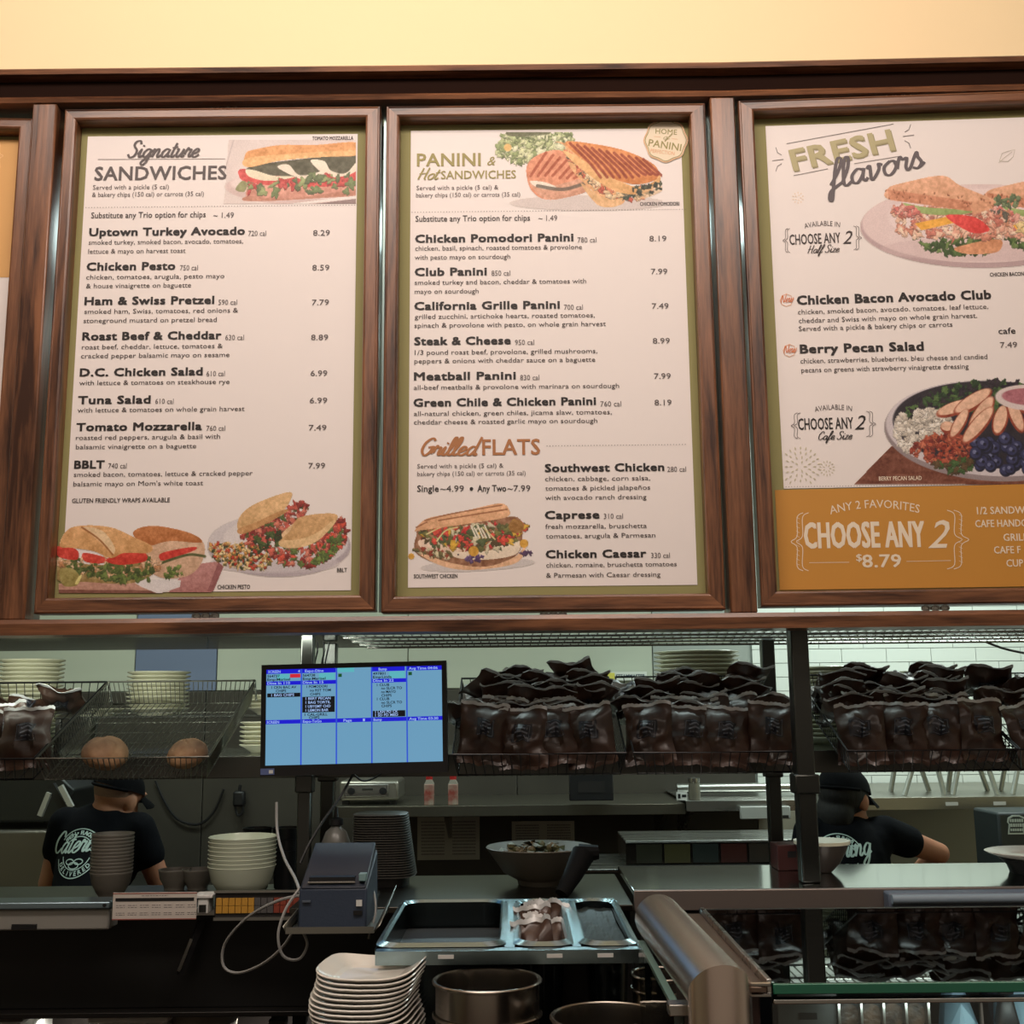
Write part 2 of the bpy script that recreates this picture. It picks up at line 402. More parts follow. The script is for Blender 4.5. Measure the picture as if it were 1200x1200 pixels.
A_BOWL = [(.78, .85), (.45, 1), (.12, .6), (.15, .12), (.42, .02), (.72, .5), (.82, .95)]
GL = {
 'a': (.98, [A_BOWL, [(.82, .95), (.72, .3), (.85, .02), (1.0, .2)]]),
 'c': (.75, [[(.7, .8), (.45, 1), (.12, .65), (.12, .2), (.4, 0), (.8, .3)]]),
 'd': (1.0, [A_BOWL, [(.98, 2.1), (.75, .3), (.88, 0), (1.02, .2)]]),
 'e': (.78, [[(.0, .3), (.5, .55), (.65, .85), (.4, 1), (.12, .6), (.15, .12), (.45, 0), (.82, .3)]]),
 'f': (.62, [[(.0, .3), (.45, 1.1), (.72, 1.9), (.55, 2.15), (.35, 1.5), (.15, .2), (.0, -.8), (-.15, -.7), (-.05, -.2), (.3, .1), (.65, .3)]]),
 'g': (.98, [A_BOWL, [(.82, .95), (.68, -.5), (.38, -.95), (.12, -.7), (.4, -.25), (1.0, .25)]]),
 'h': (.98, [[(0, .2), (.4, 1.3), (.42, 2.0), (.25, 1.8), (.12, 0)], [(.15, .1), (.35, .8), (.62, 1), (.72, .7), (.65, .15), (.8, 0), (1, .2)]]),
 'i': (.5, [[(0, .3), (.22, .98), (.14, .2), (.28, 0), (.52, .2)], [(.3, 1.32), (.34, 1.46)]]),
 'l': (.5, [[(0, .2), (.4, 1.2), (.5, 1.95), (.35, 2.05), (.2, 1.5), (.12, .3), (.27, 0), (.55, .2)]]),
 'n': (1.02, [[(0, .6), (.18, 1), (.12, 0)], [(.14, .1), (.35, .78), (.6, 1), (.7, .7), (.64, .15), (.8, 0), (1.04, .25)]]),
 'o': (.85, [[(.5, 1), (.14, .65), (.18, .12), (.48, 0), (.8, .45), (.72, .9), (.5, 1)], [(.7, .9), (.92, .8)]]),
 'r': (.78, [[(0, .3), (.2, 1.1), (.36, .88), (.6, .92), (.5, .3), (.6, .02), (.82, .25)]]),
 's': (.75, [[(0, .2), (.38, 1.15), (.45, .8), (.62, .35), (.4, 0), (.1, .12)], [(.5, .05), (.8, .3)]]),
 't': (.58, [[(.38, 1.7), (.18, .3), (.32, 0), (.6, .25)], [(.02, 1.12), (.62, 1.22)]]),
 'u': (.98, [[(.02, .85), (.2, .98), (.12, .3), (.3, 0), (.6, .35), (.78, .98)], [(.78, .98), (.7, .2), (.82, 0), (1.0, .2)]]),
 'v': (.85, [[(0, .85), (.18, 1), (.2, .1), (.34, 0), (.68, .6), (.68, 1), (.9, .85)]]),
 'w': (1.1, [[(0, .85), (.16, 1), (.16, .1), (.35, .02), (.58, .9), (.58, .1), (.8, .02), (1.02, .6), (1.0, 1)]]),
 'z': (.75, [[(.1, .92), (.62, .98), (.1, .04), (.75, .12)]]),
 'S': (1.1, [[(1.05, 1.6), (.85, 2.0), (.45, 1.9), (.38, 1.4), (.82, .8), (.72, .15), (.3, 0), (0, .35)]]),
 'G': (1.2, [[(1.05, 1.7), (.75, 2.0), (.25, 1.5), (.12, .6), (.5, 0), (.9, .4), (1, .95)], [(.6, .92), (1.15, .98), (1.02, .2)]]),
 'C': (1.05, [[(1.0, 1.5), (.92, 1.95), (.6, 2.0), (.15, 1.3), (.15, .4), (.5, 0), (1.05, .45)]]),
 'H': (1.2, [[(.32, 2), (.12, 0)], [(1.05, 2.05), (.88, .2), (1.1, 0)], [(0, .95), (1.1, 1.1)]]),
 'N': (1.15, [[(.1, 0), (.3, 1.9), (.8, .05), (1.15, 2)]]),
 ' ': (.5, []),
}
def script(put, s, slant=.28):
    """pen strokes of s in units of the x-height; put receives each stroke as a point list; returns the width"""
    x = 0
    for ch in s:
        adv, strokes = GL[ch]
        for st_ in strokes:
            put([(x + p.x + slant * p.y, p.y) for p in crom([(a, b, 0) for a, b in st_], 5)])
        x += adv
    return x
def script_text(B, grp, m, s, p0, p1, xh, w_, slant=.28, lift=.0016):
    a = B.uv(*p0); b = B.uv(*p1); dr = (b - a).normalized(); up = Vector((-dr.y, dr.x)); h = (B.uv(p0[0], p0[1] - xh) - a).length
    tot = script(lambda st_: None, s); k = (b - a).length / tot
    script(lambda st_: B.stroke(grp, m, [a + dr * (x * k) + up * (y * h) for x, y in st_], w_, lift, True, .5), s, slant)
def brace(B, grp, m, x0, x1, y0, y1, left, w_=.0012):
    xm = (x0 + x1) / 2; ym = (y0 + y1) / 2
    if left: pts = [(x1, y0), (xm, y0 + (y1 - y0) * .08), (xm, ym - (y1 - y0) * .1), (x0, ym), (xm, ym + (y1 - y0) * .1), (xm, y1 - (y1 - y0) * .08), (x1, y1)]
    else: pts = [(x0, y0), (xm, y0 + (y1 - y0) * .08), (xm, ym - (y1 - y0) * .1), (x1, ym), (xm, ym + (y1 - y0) * .1), (xm, y1 - (y1 - y0) * .08), (x0, y1)]
    P = [(p.x, p.y) for p in crom([(a, b, 0) for a, b in pts], 5)]
    B.stroke(grp, m, P, w_); d = (x1 - x0) * .45 * (1 if left else -1)
    B.stroke(grp, m, [(x + d, y) for x, y in P], w_)

# ------------------------------------------------------------------ printed food pictures, painted cell by cell on the poster
class Art:
    def __init__(s, x0, y0, x1, y1, seed=1, bg=None):
        s.x0, s.y0 = x0, y0; s.w = int(x1 - x0); s.h = int(y1 - y0); s.k = 1.0
        ys, xs = np.mgrid[0:s.h, 0:s.w]; s.X = xs + x0 + .5; s.Y = ys + y0 + .5
        s.C = np.zeros((s.h, s.w, 3)); s.A = np.zeros((s.h, s.w)); s.rng = np.random.default_rng(seed)
        s.C[:] = (232, 224, 216)
        if bg: s.C[:] = bg; s.A[:] = 1
    def noise(s, sc, sy=None):
        sy = sy or sc; gw = int(s.w / sc) + 3; gh = int(s.h / sy) + 3; g = s.rng.random((gh, gw))
        fx = (s.X - s.x0) / sc; fy = (s.Y - s.y0) / sy; ix = fx.astype(int); iy = fy.astype(int); tx = fx - ix; ty = fy - iy
        tx = tx * tx * (3 - 2 * tx); ty = ty * ty * (3 - 2 * ty)
        return (g[iy, ix] * (1 - tx) + g[iy, ix + 1] * tx) * (1 - ty) + (g[iy + 1, ix] * (1 - tx) + g[iy + 1, ix + 1] * tx) * ty
    def mpoly(s, pts, smooth=True, soft=.5):
        if smooth: pts = [(p.x, p.y) for p in crom([(a, b, 0) for a, b in pts], 5, True)]
        acc = np.zeros_like(s.A)
        for dx, dy in ((-.25, -.25), (.25, -.25), (-.25, .25), (.25, .25)):
            X = s.X + dx; Y = s.Y + dy; ins = np.zeros(X.shape, bool); n = len(pts)
            for i in range(n):
                xa, ya = pts[i]; xb, yb = pts[(i + 1) % n]
                if ya == yb: continue
                c = ((ya > Y) != (yb > Y)) & (X < (xb - xa) * (Y - ya) / (yb - ya) + xa); ins ^= c
            acc += ins
        return acc / 4
    def mell(s, cx, cy, rx, ry, rot=0):
        c, q = math.cos(R(rot)), math.sin(R(rot)); dx = s.X - cx; dy = s.Y - cy
        d = np.sqrt(((dx * c + dy * q) / rx) ** 2 + ((-dx * q + dy * c) / ry) ** 2)
        return np.clip((1 - d) * min(rx, ry) + .5, 0, 1)
    def fill(s, m, c, amp=14, sc=4, top=0, sy=None, a=1):
        c = np.array(c, float)[None, None]; n = (s.noise(sc, sy) - .5) * 2 * amp
        col_ = np.repeat(np.repeat(c, s.h, 0), s.w, 1) + n[..., None]
        if top:
            ys = s.Y[m > .3]
            if len(ys):
                t = np.clip((s.Y - ys.min()) / max(ys.max() - ys.min(), 1), 0, 1); col_ = col_ + (top * (1 - 2 * t))[..., None]
        m = (m * a)[..., None]; s.C = s.C * (1 - m) + col_ * m; s.A = np.maximum(s.A, m[..., 0])
    def poly(s, pts, c, amp=14, sc=4, top=0, smooth=True, sy=None, a=1): s.fill(s.mpoly(pts, smooth), c, amp, sc, top, sy, a)
    def ell(s, cx, cy, rx, ry, c, rot=0, amp=10, sc=4, top=0, a=1): s.fill(s.mell(cx, cy, rx, ry, rot), c, amp, sc, top, None, a)
    def blobs(s, pts, n, cols, r0, r1, smooth=True, el=.35):
        n = int(n * 1.5)
        m = s.mpoly(pts, smooth); ys, xs = np.where(m > .5)
        if not len(ys): return
        for i in range(n):
            j = s.rng.integers(len(ys)); x = xs[j] + s.x0; y = ys[j] + s.y0; r = s.rng.uniform(r0, r1) * .85; c = np.array(cols[s.rng.integers(len(cols))], float)
            e = r * s.rng.uniform(el, 1); rot = s.rng.uniform(0, PI); k0 = s.rng.integers(2, 5); ph = s.rng.uniform(0, 6)
            ix0 = max(int(x - s.x0 - r * 1.6) - 1, 0); ix1 = min(int(x - s.x0 + r * 1.6) + 2, s.w); iy0 = max(int(y - s.y0 - r * 1.6) - 1, 0); iy1 = min(int(y - s.y0 + r * 1.6) + 3, s.h)
            W = (slice(iy0, iy1), slice(ix0, ix1)); ca, sa = math.cos(rot), math.sin(rot)
            def mk(oy, sc__):
                dx = s.X[W] - x; dy = s.Y[W] - y - oy; u = (dx * ca + dy * sa) / r; v = (-dx * sa + dy * ca) / e; th = np.arctan2(v, u)
                return np.clip((1 - np.hypot(u, v) / (sc__ * (1 + .28 * np.sin(k0 * th + ph) + .12 * np.sin(7 * th + ph)))) * e + .5, 0, 1)[..., None]
            for oy, sc__, cc in ((.9, 1, c * .66), (0, 1, c), (-.3 * e, .45, np.minimum(c * 1.12 + 8, 250))):
                m2 = mk(oy, sc__) * (1 if sc__ == 1 else .55); s.C[W] = s.C[W] * (1 - m2) + cc * m2; s.A[W] = np.maximum(s.A[W], m2[..., 0])
    def line(s, pts, c, wd=1.2, a=1):
        pts = [(p.x, p.y) for p in crom([(q, b, 0) for q, b in pts], 6)]; m = np.zeros_like(s.A)
        for (xa, ya), (xb, yb) in zip(pts, pts[1:]):
            vx, vy = xb - xa, yb - ya; L = vx * vx + vy * vy + 1e-9; t = np.clip(((s.X - xa) * vx + (s.Y - ya) * vy) / L, 0, 1)
            d = np.hypot(s.X - xa - t * vx, s.Y - ya - t * vy); m = np.maximum(m, np.clip(wd / 2 - d + .5, 0, 1))
        s.fill(m, c, 4, 3, 0, None, a)
    def grain(s, amp=8): s.C += (s.rng.random((s.h, s.w, 1)) - .5) * 2 * amp + (((s.noise(7) - .5) * 18 + (s.noise(2.5) - .5) * 26) * np.clip((s.C.max(2) - s.C.min(2) - 16) / 60, 0, 1))[..., None]
    def build(s, B, name, lift=.0008):
        Cc = np.clip(s.C, 0, 255) / 255; L = np.where(Cc <= .04045, Cc / 12.92, ((Cc + .055) / 1.055) ** 2.4)
        idx = -np.ones((s.h + 1, s.w + 1), int); vs = []; fs = []; cs = []
        # the picture plane is affine enough to sample at the corners and interpolate
        cor = [B.uv(s.x0, s.y0), B.uv(s.x0 + s.w, s.y0), B.uv(s.x0, s.y0 + s.h), B.uv(s.x0 + s.w, s.y0 + s.h)]
        def pt(i, j):
            if idx[i, j] < 0:
                idx[i, j] = len(vs); p = B.uv(s.x0 + j, s.y0 + i); vs.append((p.x, -lift, p.y))
            return idx[i, j]
        for i in range(s.h):
            for j in range(s.w):
                if s.A[i, j] > .3:
                    fs.append((pt(i, j), pt(i + 1, j), pt(i + 1, j + 1), pt(i, j + 1))); cs.append(L[i, j])
        me = bpy.data.meshes.new(name); me.from_pydata(vs, [], fs)
        at_ = me.color_attributes.new('print', 'FLOAT_COLOR', 'CORNER')
        arr = np.ones((len(fs), 4, 4)); arr[:, :, :3] = np.array(cs)[:, None, :]; at_.data.foreach_set('color', arr.ravel())
        me.materials.append(PRINTM); o = link(name, me, B.parent); return o
PRINTM = bpy.data.materials.new('printed_picture'); PRINTM.use_nodes = True
_n = PRINTM.node_tree; _a = _n.nodes.new('ShaderNodeVertexColor'); _a.layer_name = 'print'
_n.links.new(_a.outputs[0], _n.nodes['Principled BSDF'].inputs['Base Color']); _n.nodes['Principled BSDF'].inputs['Roughness'].default_value = .6

# ------------------------------------------------------------------ the menu boards
def frame_rails(parent, w_, h, wl, wr, wb, wt, d):
    """four mitred oak rails round an opening, w_ x h outer"""
    def rail(p, m, wd):
        prof = [(0, .001), (.0025, -.004), (.005, -.0045), (.007, -.003), (wd - .006, -.003), (wd - .002, -.001), (wd, .004), (wd, d), (0, d)]
        vs = []; n = len(prof)
        for k_ in range(2):
            for q, y in prof: vs.append(p(k_, q, y))
        fs = [tuple(range(n)), tuple(range(n, 2 * n))[::-1]] + [(j, n + j, n + (j + 1) % n, (j + 1) % n) for j in range(n)]
        MB().add(vs, fs).build('frame_rail', m, parent, ang=20)
    rail(lambda k_, q, y: ((q * wl / wt if k_ == 0 else w_ - q * wr / wt), y, h - q), WOODH, wt)
    rail(lambda k_, q, y: ((q * wl / wb if k_ == 0 else w_ - q * wr / wb), y, q), WOODH, wb)
    rail(lambda k_, q, y: (q, y, (q * wb / wl if k_ == 0 else h - q * wt / wl)), WOODV, wl)
    rail(lambda k_, q, y: (w_ - q, y, (q * wb / wr if k_ == 0 else h - q * wt / wr)), WOODV, wr)
def make_board(label, x0, x1, z0, z1, yfront, ang, green, white, rw=(.030, .038, .037, .030)):
    """outer frame x0..x1, z0..z1 ; returns Board whose plane is the print"""
    t = thing('menu_board', label, 'menu board', (x0, yfront, z0), (0, 0, ang)); w_ = x1 - x0; h = z1 - z0
    frame_rails(t, w_, h, *rw, .05)
    MB().box(.02, w_ - .02, .046, .052, .02, h - .02).build('backing_panel', BLACK, t)
    gx0, gx1, gz0, gz1 = green
    MB().box(.022, w_ - .022, .040, .0455, .022, h - .022).build('mat_border', OLIVE, t)
    wx0, wx1, wz0, wz1 = white
    MB().box(wx0 - x0, wx1 - x0, .0385, .0402, wz0 - z0, wz1 - z0).build('printed_sheet', PAPER, t)
    # clasps at the top and bottom of the frame
    for zc, s_ in ((h + .008, 1), (-.008, -1)):
        c = MB()
        for dx in (-.022, 0, .022):
            c.tube([(w_ / 2 + dx + .009 * math.cos(a), .01, zc + .006 * math.sin(a)) for a in [2 * PI * i / 10 for i in range(10)]], .0018, 6, True)
        c.box(w_ / 2 - .03, w_ / 2 + .03, .012, .02, zc - .004, zc + .004); c.build('clasp', STEEL, t)
    U = Vector((math.cos(ang), math.sin(ang), 0)); Nv = Vector((-math.sin(ang), math.cos(ang), 0))
    o = Vector((x0, yfront, z0)) + Nv * .0385
    h_ = link('print', None); bpy.data.objects.remove(h_)
    B = Board(o, ang, t); B.yoff = .0385
    return B
class PB(Board): pass
_old_put = Board.put
def _put(s, name, m, pts2, faces, lift): s.grp(name, m).add([(p[0], s.yoff - lift, p[1]) for p in pts2], faces)
Board.put = _put
_ob = Art.build
def _ab(s, B, name, lift=.0008): return _ob(s, B, name, lift - B.yoff)
Art.build = _ab

B1 = make_board('oak framed menu board titled Signature Sandwiches, left of the middle board', -1.120, -.3265, 1.930, 3.197, 2.66, 0, (-1.092, -.3725, 1.964, 3.165), (-1.074, -.389, 1.982, 3.144))
B2 = make_board('oak framed menu board titled Panini & Hot Sandwiches, in the middle', -.3125, .489, 1.925, 3.197, 2.66, 0, (-.2745, .4515, 1.971, 3.169), (-.254, .431, 1.987, 3.151), (.033, .039, .038, .030))
yr = 2.66
B3 = make_board('oak framed menu board titled Fresh flavors with a gold band at its foot', .570, 1.372, 1.930, 3.200, 2.655, TH, (.6215, 1.335, 1.972, 3.172), (.643, 1.319, 2.215, 3.150), (.039, .036, .036, .030))
B0 = make_board('oak framed menu board cut off by the left edge, its sheet orange on top', -2.0, -1.2075, 1.930, 3.19, 2.655, R(2.5), (-1.97, -1.2475, 1.964, 3.155), (-1.965, -1.2475, 1.977, 3.150))

def item(B, name, x0, x1, yb, cal=None, descs=(), price=None, cap=9.4, dc=5.8, y1s=0):
    text(B, 'item_names', INK, name, x0, x1, yb, cap, bold=.066, y1=(yb + y1s * (x1 - x0)) if y1s else None)
    if cal: text(B, 'calorie_counts', INKG, cal[0], cal[1], cal[2], yb, 6.4)
    for s, a, b, y in descs: text(B, 'descriptions', INKM, s, a, b, y, dc, y1=(y + y1s * (b - a)) if y1s else None)
    if price: text(B, 'prices', INKG, price[0], price[1], price[2], price[3], 6.8, bold=.004)

# board 1
script_text(B1, 'script_heading', INKG, 'Signature', (149, 184.5), (232, 184), 9.5, .0062)
B1.stroke('heading_rule', INKG, [(115, 187), (264, 186.3)], .0011)
text(B1, 'heading', INKG, 'SANDWICHES', 111, 265, 211.5, 16.5, bold=.03)
text(B1, 'descriptions', INKG, 'Served with a pickle (5 cal)', 109, 198, 222.5, 5.6)
text(B1, 'descriptions', INKG, '& bakery chips (150 cal) or carrots (35 cal)', 108, 239, 231, 5.6)
B1.dots('dotted_rule', INKG, (101, 243.5), (419, 240.5), 96)
text(B1, 'item_names', INKM, 'Substitute any Trio option for chips', 107, 241, 256, 7.2, bold=.012)
text(B1, 'prices', INKG, '~ 1.49', 250, 274, 255.6, 6.8)
for a in [
 ('Uptown Turkey Avocado', 105, 286.5, 276.7, ('720 cal', 291, 312), (('smoked turkey, smoked bacon, avocado, tomatoes,', 104, 285, 287), ('lettuce & mayo on harvest toast', 103.5, 217.5, 297.5)), ('8.29', 367, 386.6, 276.3)),
 ('Chicken Pesto', 102, 205, 317, ('750 cal', 211, 232), (('chicken, tomatoes, arugula, pesto mayo', 101, 263, 327.7), ('& house vinaigrette on baguette', 101, 224, 338)), ('8.59', 366, 386, 317)),
 ('Ham & Swiss Pretzel', 99.5, 250.5, 357.4, ('590 cal', 256, 278), (('smoked ham, Swiss, tomatoes, red onions &', 99, 279, 368), ('stoneground mustard on pretzel bread', 98, 254, 378.7)), ('7.79', 365.6, 385.5, 357.7)),
 ('Roast Beef & Cheddar', 97, 259, 398.7, ('630 cal', 264, 286), (('roast beef, cheddar, lettuce, tomatoes &', 96, 261, 409.6), ('cracked pepper balsamic mayo on sesame', 95, 269, 420)), ('8.89', 364.6, 384.6, 398.7)),
 ('D.C. Chicken Salad', 94, 237, 441, ('610 cal', 242, 263.5), (('with lettuce & tomatoes on steakhouse rye', 93, 269, 451.6),), ('6.99', 364, 383.6, 440.7)),
 ('Tuna Salad', 92, 176, 473.4, ('610 cal', 182, 203.5), (('with lettuce & tomatoes on whole grain harvest', 91, 286.6, 483.5),), ('6.99', 363, 383.5, 472.6)),
 ('Tomato Mozzarella', 90, 236, 505, ('760 cal', 242, 264), (('roasted red peppers, arugula & basil with', 89, 258, 515.7), ('balsamic vinaigrette on a baguette', 89, 230, 526.6)), ('7.49', 362, 382.6, 504.5)),
 ('BBLT', 87.5, 122, 549, ('740 cal', 127, 148.5), (('smoked bacon, tomatoes, lettuce & cracked pepper', 86.6, 296, 559), ("balsamic mayo on Mom's white toast", 86, 238, 570)), ('7.99', 361.5, 381, 549))]:
    item(B1, *a)
text(B1, 'captions', INKM, 'GLUTEN FRIENDLY WRAPS AVAILABLE', 84.6, 199, 589.5, 5.4, bold=.02)
text(B1, 'captions', INK, 'CHICKEN PESTO', 255, 293, 690.3, 5, bold=.02)
text(B1, 'captions', INK, 'BBLT', 395, 406.6, 670.5, 5, bold=.02)
text(B1, 'captions', INKM, 'TOMATO MOZZARELLA', 366, 414, 164.6, 4.6, bold=.02)
# board 2
text(B2, 'heading', INKO, 'PANINI', 489, 563, 195, 15.5, bold=.03); text(B2, 'heading', INKO, '&', 571, 581, 194, 11, shear=.3)
script_text(B2, 'script_heading', INKO, 'Hot', (489, 210.5), (513, 210.3), 6.6, .0042)
text(B2, 'heading', INKO, 'SANDWICHES', 517, 604.6, 210, 10, bold=.016)
text(B2, 'descriptions', INKG, 'Served with a pickle (5 cal) &', 488, 584, 223, 5.4)
text(B2, 'descriptions', INKG, 'bakery chips (150 cal) or carrots (35 cal)', 487.6, 609.6, 231.5, 5.4)
B2.dots('dotted_rule', INKG, (483, 249), (803, 245.5), 96)
text(B2, 'item_names', INKM, 'Substitute any Trio option for chips', 487, 621, 260, 7.2, bold=.012); text(B2, 'prices', INKG, '~ 1.49', 631, 653, 259, 6.8)
for a in [
 ('Chicken Pomodori Panini', 487, 671.6, 284.4, ('780 cal', 677, 699), (('chicken, basil, spinach, roasted tomatoes & provolone', 486.6, 682, 294), ('with pesto mayo on sourdough', 486, 598, 304.5)), ('8.19', 761, 781, 283)),
 ('Club Panini', 486.5, 570, 323.3, ('850 cal', 576, 598), (('smoked turkey and bacon, cheddar & tomatoes with', 486, 687, 334), ('mayo on sourdough', 486, 561, 344.5)), ('7.99', 763, 782, 321.5)),
 ('California Grille Panini', 486, 655.6, 363.2, ('700 cal', 661, 683), (('grilled zucchini, artichoke hearts, roasted tomatoes,', 486, 697, 374), ('spinach & provolone with pesto, on whole grain harvest', 485.6, 710, 384.3)), ('7.49', 764, 783.5, 362)),
 ('Steak & Cheese', 486, 598, 404.4, ('950 cal', 603.5, 626), (('1/3 pound roast beef, provolone, grilled mushrooms,', 486, 700, 416), ('peppers & onions with cheddar sauce on a baguette', 485.6, 697.6, 426)), ('8.99', 765, 785, 402.7)),
 ('Meatball Panini', 485.6, 604, 445.6, ('830 cal', 609.5, 632), (('all-beef meatballs & provolone with marinara on sourdough', 485, 725.5, 457),), ('7.99', 766.6, 786, 444)),
 ('Green Chile & Chicken Panini', 485, 698, 476.4, ('760 cal', 703.6, 728), (('all-natural chicken, green chiles, jicama slaw, tomatoes,', 485, 717, 487.6), ('cheddar cheese & roasted garlic mayo on sourdough', 485, 700, 497.6)), ('8.19', 767, 787, 475)),
 ('Southwest Chicken', 639, 778, 553, ('280 cal', 782, 804), (('chicken, cabbage, corn salsa,', 638.6, 762, 564), ('tomatoes & pickled jalape\u00f1os', 639, 762, 575), ('with avocado ranch dressing', 639, 757.6, 586)), None),
 ('Caprese', 639, 702, 608, ('310 cal', 707.6, 730), (('fresh mozzarella, bruschetta', 639, 758, 619.8), ('tomatoes, arugula & Parmesan', 639.6, 768, 631)), None),
 ('Chicken Caesar', 640, 757, 653.9, ('330 cal', 763, 785), (('chicken, romaine, bruschetta tomatoes', 640, 793, 665), ('& Parmesan with Caesar dressing', 640, 774, 677)), None)]:
    item(B2, *a)
script_text(B2, 'script_heading', INKB, 'Grilled', (491, 533.8), (558, 533.4), 10, .0068)
text(B2, 'flats_heading', INKB, 'FLATS', 565.6, 632.6, 533.2, 19, bold=.03)
B2.dots('dotted_rule', INKG, (641, 522.7), (803, 521), 48)
text(B2, 'descriptions', INKG, 'Served with a pickle (5 cal) &', 489, 590, 549, 5.4)
text(B2, 'descriptions', INKG, 'bakery chips (150 cal) or carrots (35 cal)', 489, 616, 558, 5.4)
text(B2, 'item_names', INK, 'Single', 489, 514, 576.5, 8, bold=.02); text(B2, 'prices', INKM, '~4.99', 516, 543.6, 576.3, 7.6)
B2.poly('item_names', INK, [(552.5 + 2.2 * math.cos(a * PI / 5), 573 + 2.2 * math.sin(a * PI / 5)) for a in range(10)])
text(B2, 'item_names', INK, 'Any Two', 559.6, 593, 576.2, 8, bold=.02); text(B2, 'prices', INKM, '~7.99', 594.6, 621.5, 576, 7.6)
text(B2, 'captions', INK, 'SOUTHWEST CHICKEN', 485, 536, 677.8, 5, bold=.02); text(B2, 'captions', INK, 'CHICKEN POMODORI', 750, 796, 241.5, 4.6, bold=.02)
# round badge at the top corner of board 2
bc = (780, 165)
def ring(cx, cy, r, n=40, wob=0): return [(cx + (r + wob * math.cos(8 * a)) * math.cos(a), cy + (r + wob * math.cos(8 * a)) * math.sin(a)) for a in [2 * PI * i / n for i in range(n)]]
B2.poly('badge', mat('badge_paper', (238, 222, 196), .65), ring(*bc, 25.5, 48, .9), .0020)
for rr, m in ((24.6, INKT), (23.2, INKO)): q = ring(*bc, rr, 48, .9); B2.stroke('badge_ring', m, q + [q[0]], .0016, .0023)
text(B2, 'badge_lettering', INKO, 'HOME', 768, 793, 157, 6.2, bold=.015, y1=158.5, lift=.0024); script_text(B2, 'badge_lettering', INKO, 'of', (776.5, 163.5), (784, 164), 3.2, .0015, lift=.0024)
text(B2, 'badge_lettering', INKO, 'PANINI', 759.5, 797.5, 171.5, 8.6, bold=.02, y1=177.5, lift=.0024)
text(B2, 'badge_lettering', INKT, 'PERFECTION', 762, 790, 179, 4.4, y1=182.5, lift=.0024)
B2.stroke('badge_lettering', INKT, [(766, 160.5), (774, 161)], .0008, .0024); B2.stroke('badge_lettering', INKT, [(787, 163), (794, 163.8)], .0008, .0024)
# board 3
FRESHM = mat('sage_ink', (184, 174, 134), .6)
text(B3, 'heading_shadow', mat('sage_shadow_ink', (162, 152, 116), .6), 'FRESH', 932, 1049.5, 201.2, 25, bold=.05, y1=176.8, lift=.0011)
text(B3, 'heading', FRESHM, 'FRESH', 930.6, 1048.2, 200, 25.5, bold=.042, y1=175.5, lift=.0015)
for p in (((921.6, 168.6), (1047, 145.5)), ((930, 206), (970, 198)), ((1001, 192), (1056, 183))): B3.stroke('heading_rule', INKG, p, .0012)
script_text(B3, 'script_heading', INKP, 'flavors', (974, 222), (1083, 195), 15.5, .0085, slant=.15)
for c, s_ in (((918, 187), -1), ((1058, 160), 1)):
    B3.stroke('sparkles', INKG, [(c[0], c[1]), (c[0] + 13 * s_, c[1] - 1 * s_ * 1.5)], .0013)
    for d in (-1, 1): B3.stroke('sparkles', INKG, [(c[0] + (2 if s_ > 0 else -2), c[1] + 5 * d), (c[0] + 7 * s_, c[1] + 8 * d), (c[0] + 9 * s_, c[1] + 14 * d)], .0013)
text(B3, 'choose_lettering', INKG, 'AVAILABLE IN', 943, 984, 268, 6, y1=266.5, arc=2.5); text(B3, 'choose_lettering', INKM, 'CHOOSE ANY', 925.5, 985, 287, 12.5, bold=.012, y1=284.5)
text(B3, 'choose_lettering', INKM, '2', 987.5, 999.5, 286, 16, shear=.35); script_text(B3, 'script_heading', INKM, 'Half Size', (946, 297), (983, 295.5), 4.4, .0022)
brace(B3, 'braces', INKG, 917.5, 923, 268, 296, True); brace(B3, 'braces', INKG, 1003, 1009.5, 265, 293, False)
text(B3, 'choose_lettering', INKG, 'AVAILABLE IN', 955, 998, 483, 6.2, y1=482, arc=2.5); text(B3, 'choose_lettering', INK, 'CHOOSE ANY', 935.6, 1000, 503.8, 14, bold=.014, y1=502.3)
text(B3, 'choose_lettering', INK, '2', 1001.5, 1015, 503.5, 17.5, shear=.35); script_text(B3, 'script_heading', INK, 'Cafe Size', (958, 515.5), (998, 514.5), 4.6, .0024)
brace(B3, 'braces', INKG, 927, 934.5, 484, 514, True); brace(B3, 'braces', INKG, 1018.5, 1026, 482, 512, False)
for cx, cy in ((921.5, 352), (925, 411)):
    q = ring(cx, cy, 7, 24, .5); B3.stroke('new_stamp', INKT, q + [q[0]], .0012); script_text(B3, 'new_stamp', mat('stamp_red_ink', (214, 120, 70), .6), 'New', (cx - 7, cy + 3.5), (cx + 8, cy + 1.5), 4.6, .0018)
sl3 = -.0235; sl3b = -.02
item(B3, 'Chicken Bacon Avocado Club', 934.5, 1161, 357, None, (('chicken, smoked bacon, avocado, tomatoes, leaf lettuce,', 935, 1158, 368.6), ('cheddar and Swiss with mayo on whole grain harvest.', 936, 1145, 378.8), ('Served with a pickle & bakery chips or carrots', 936, 1116, 388.3)), None, 10.6, 6, y1s=-.030)
item(B3, 'Berry Pecan Salad', 938, 1082, 414, None, (('chicken, strawberries, blueberries, bleu cheese and candied', 938, 1157, 426), ('pecans on greens with strawberry vinaigrette dressing', 939, 1135, 436.7)), ('7.49', 1172, 1192, 407.6), 10.4, 6, y1s=-.024)
text(B3, 'prices', INK, 'cafe', 1170, 1190, 391.5, 7.4, bold=.014)
text(B3, 'captions', INKM, 'CHICKEN BACON AVOCADO CLUB', 1160, 1240, 324.2, 4.6, bold=.02, y1=322)
a0 = B3.uv(907.5, 574.5); a1 = B3.uv(912.3, 689); xr = a0.x + .713
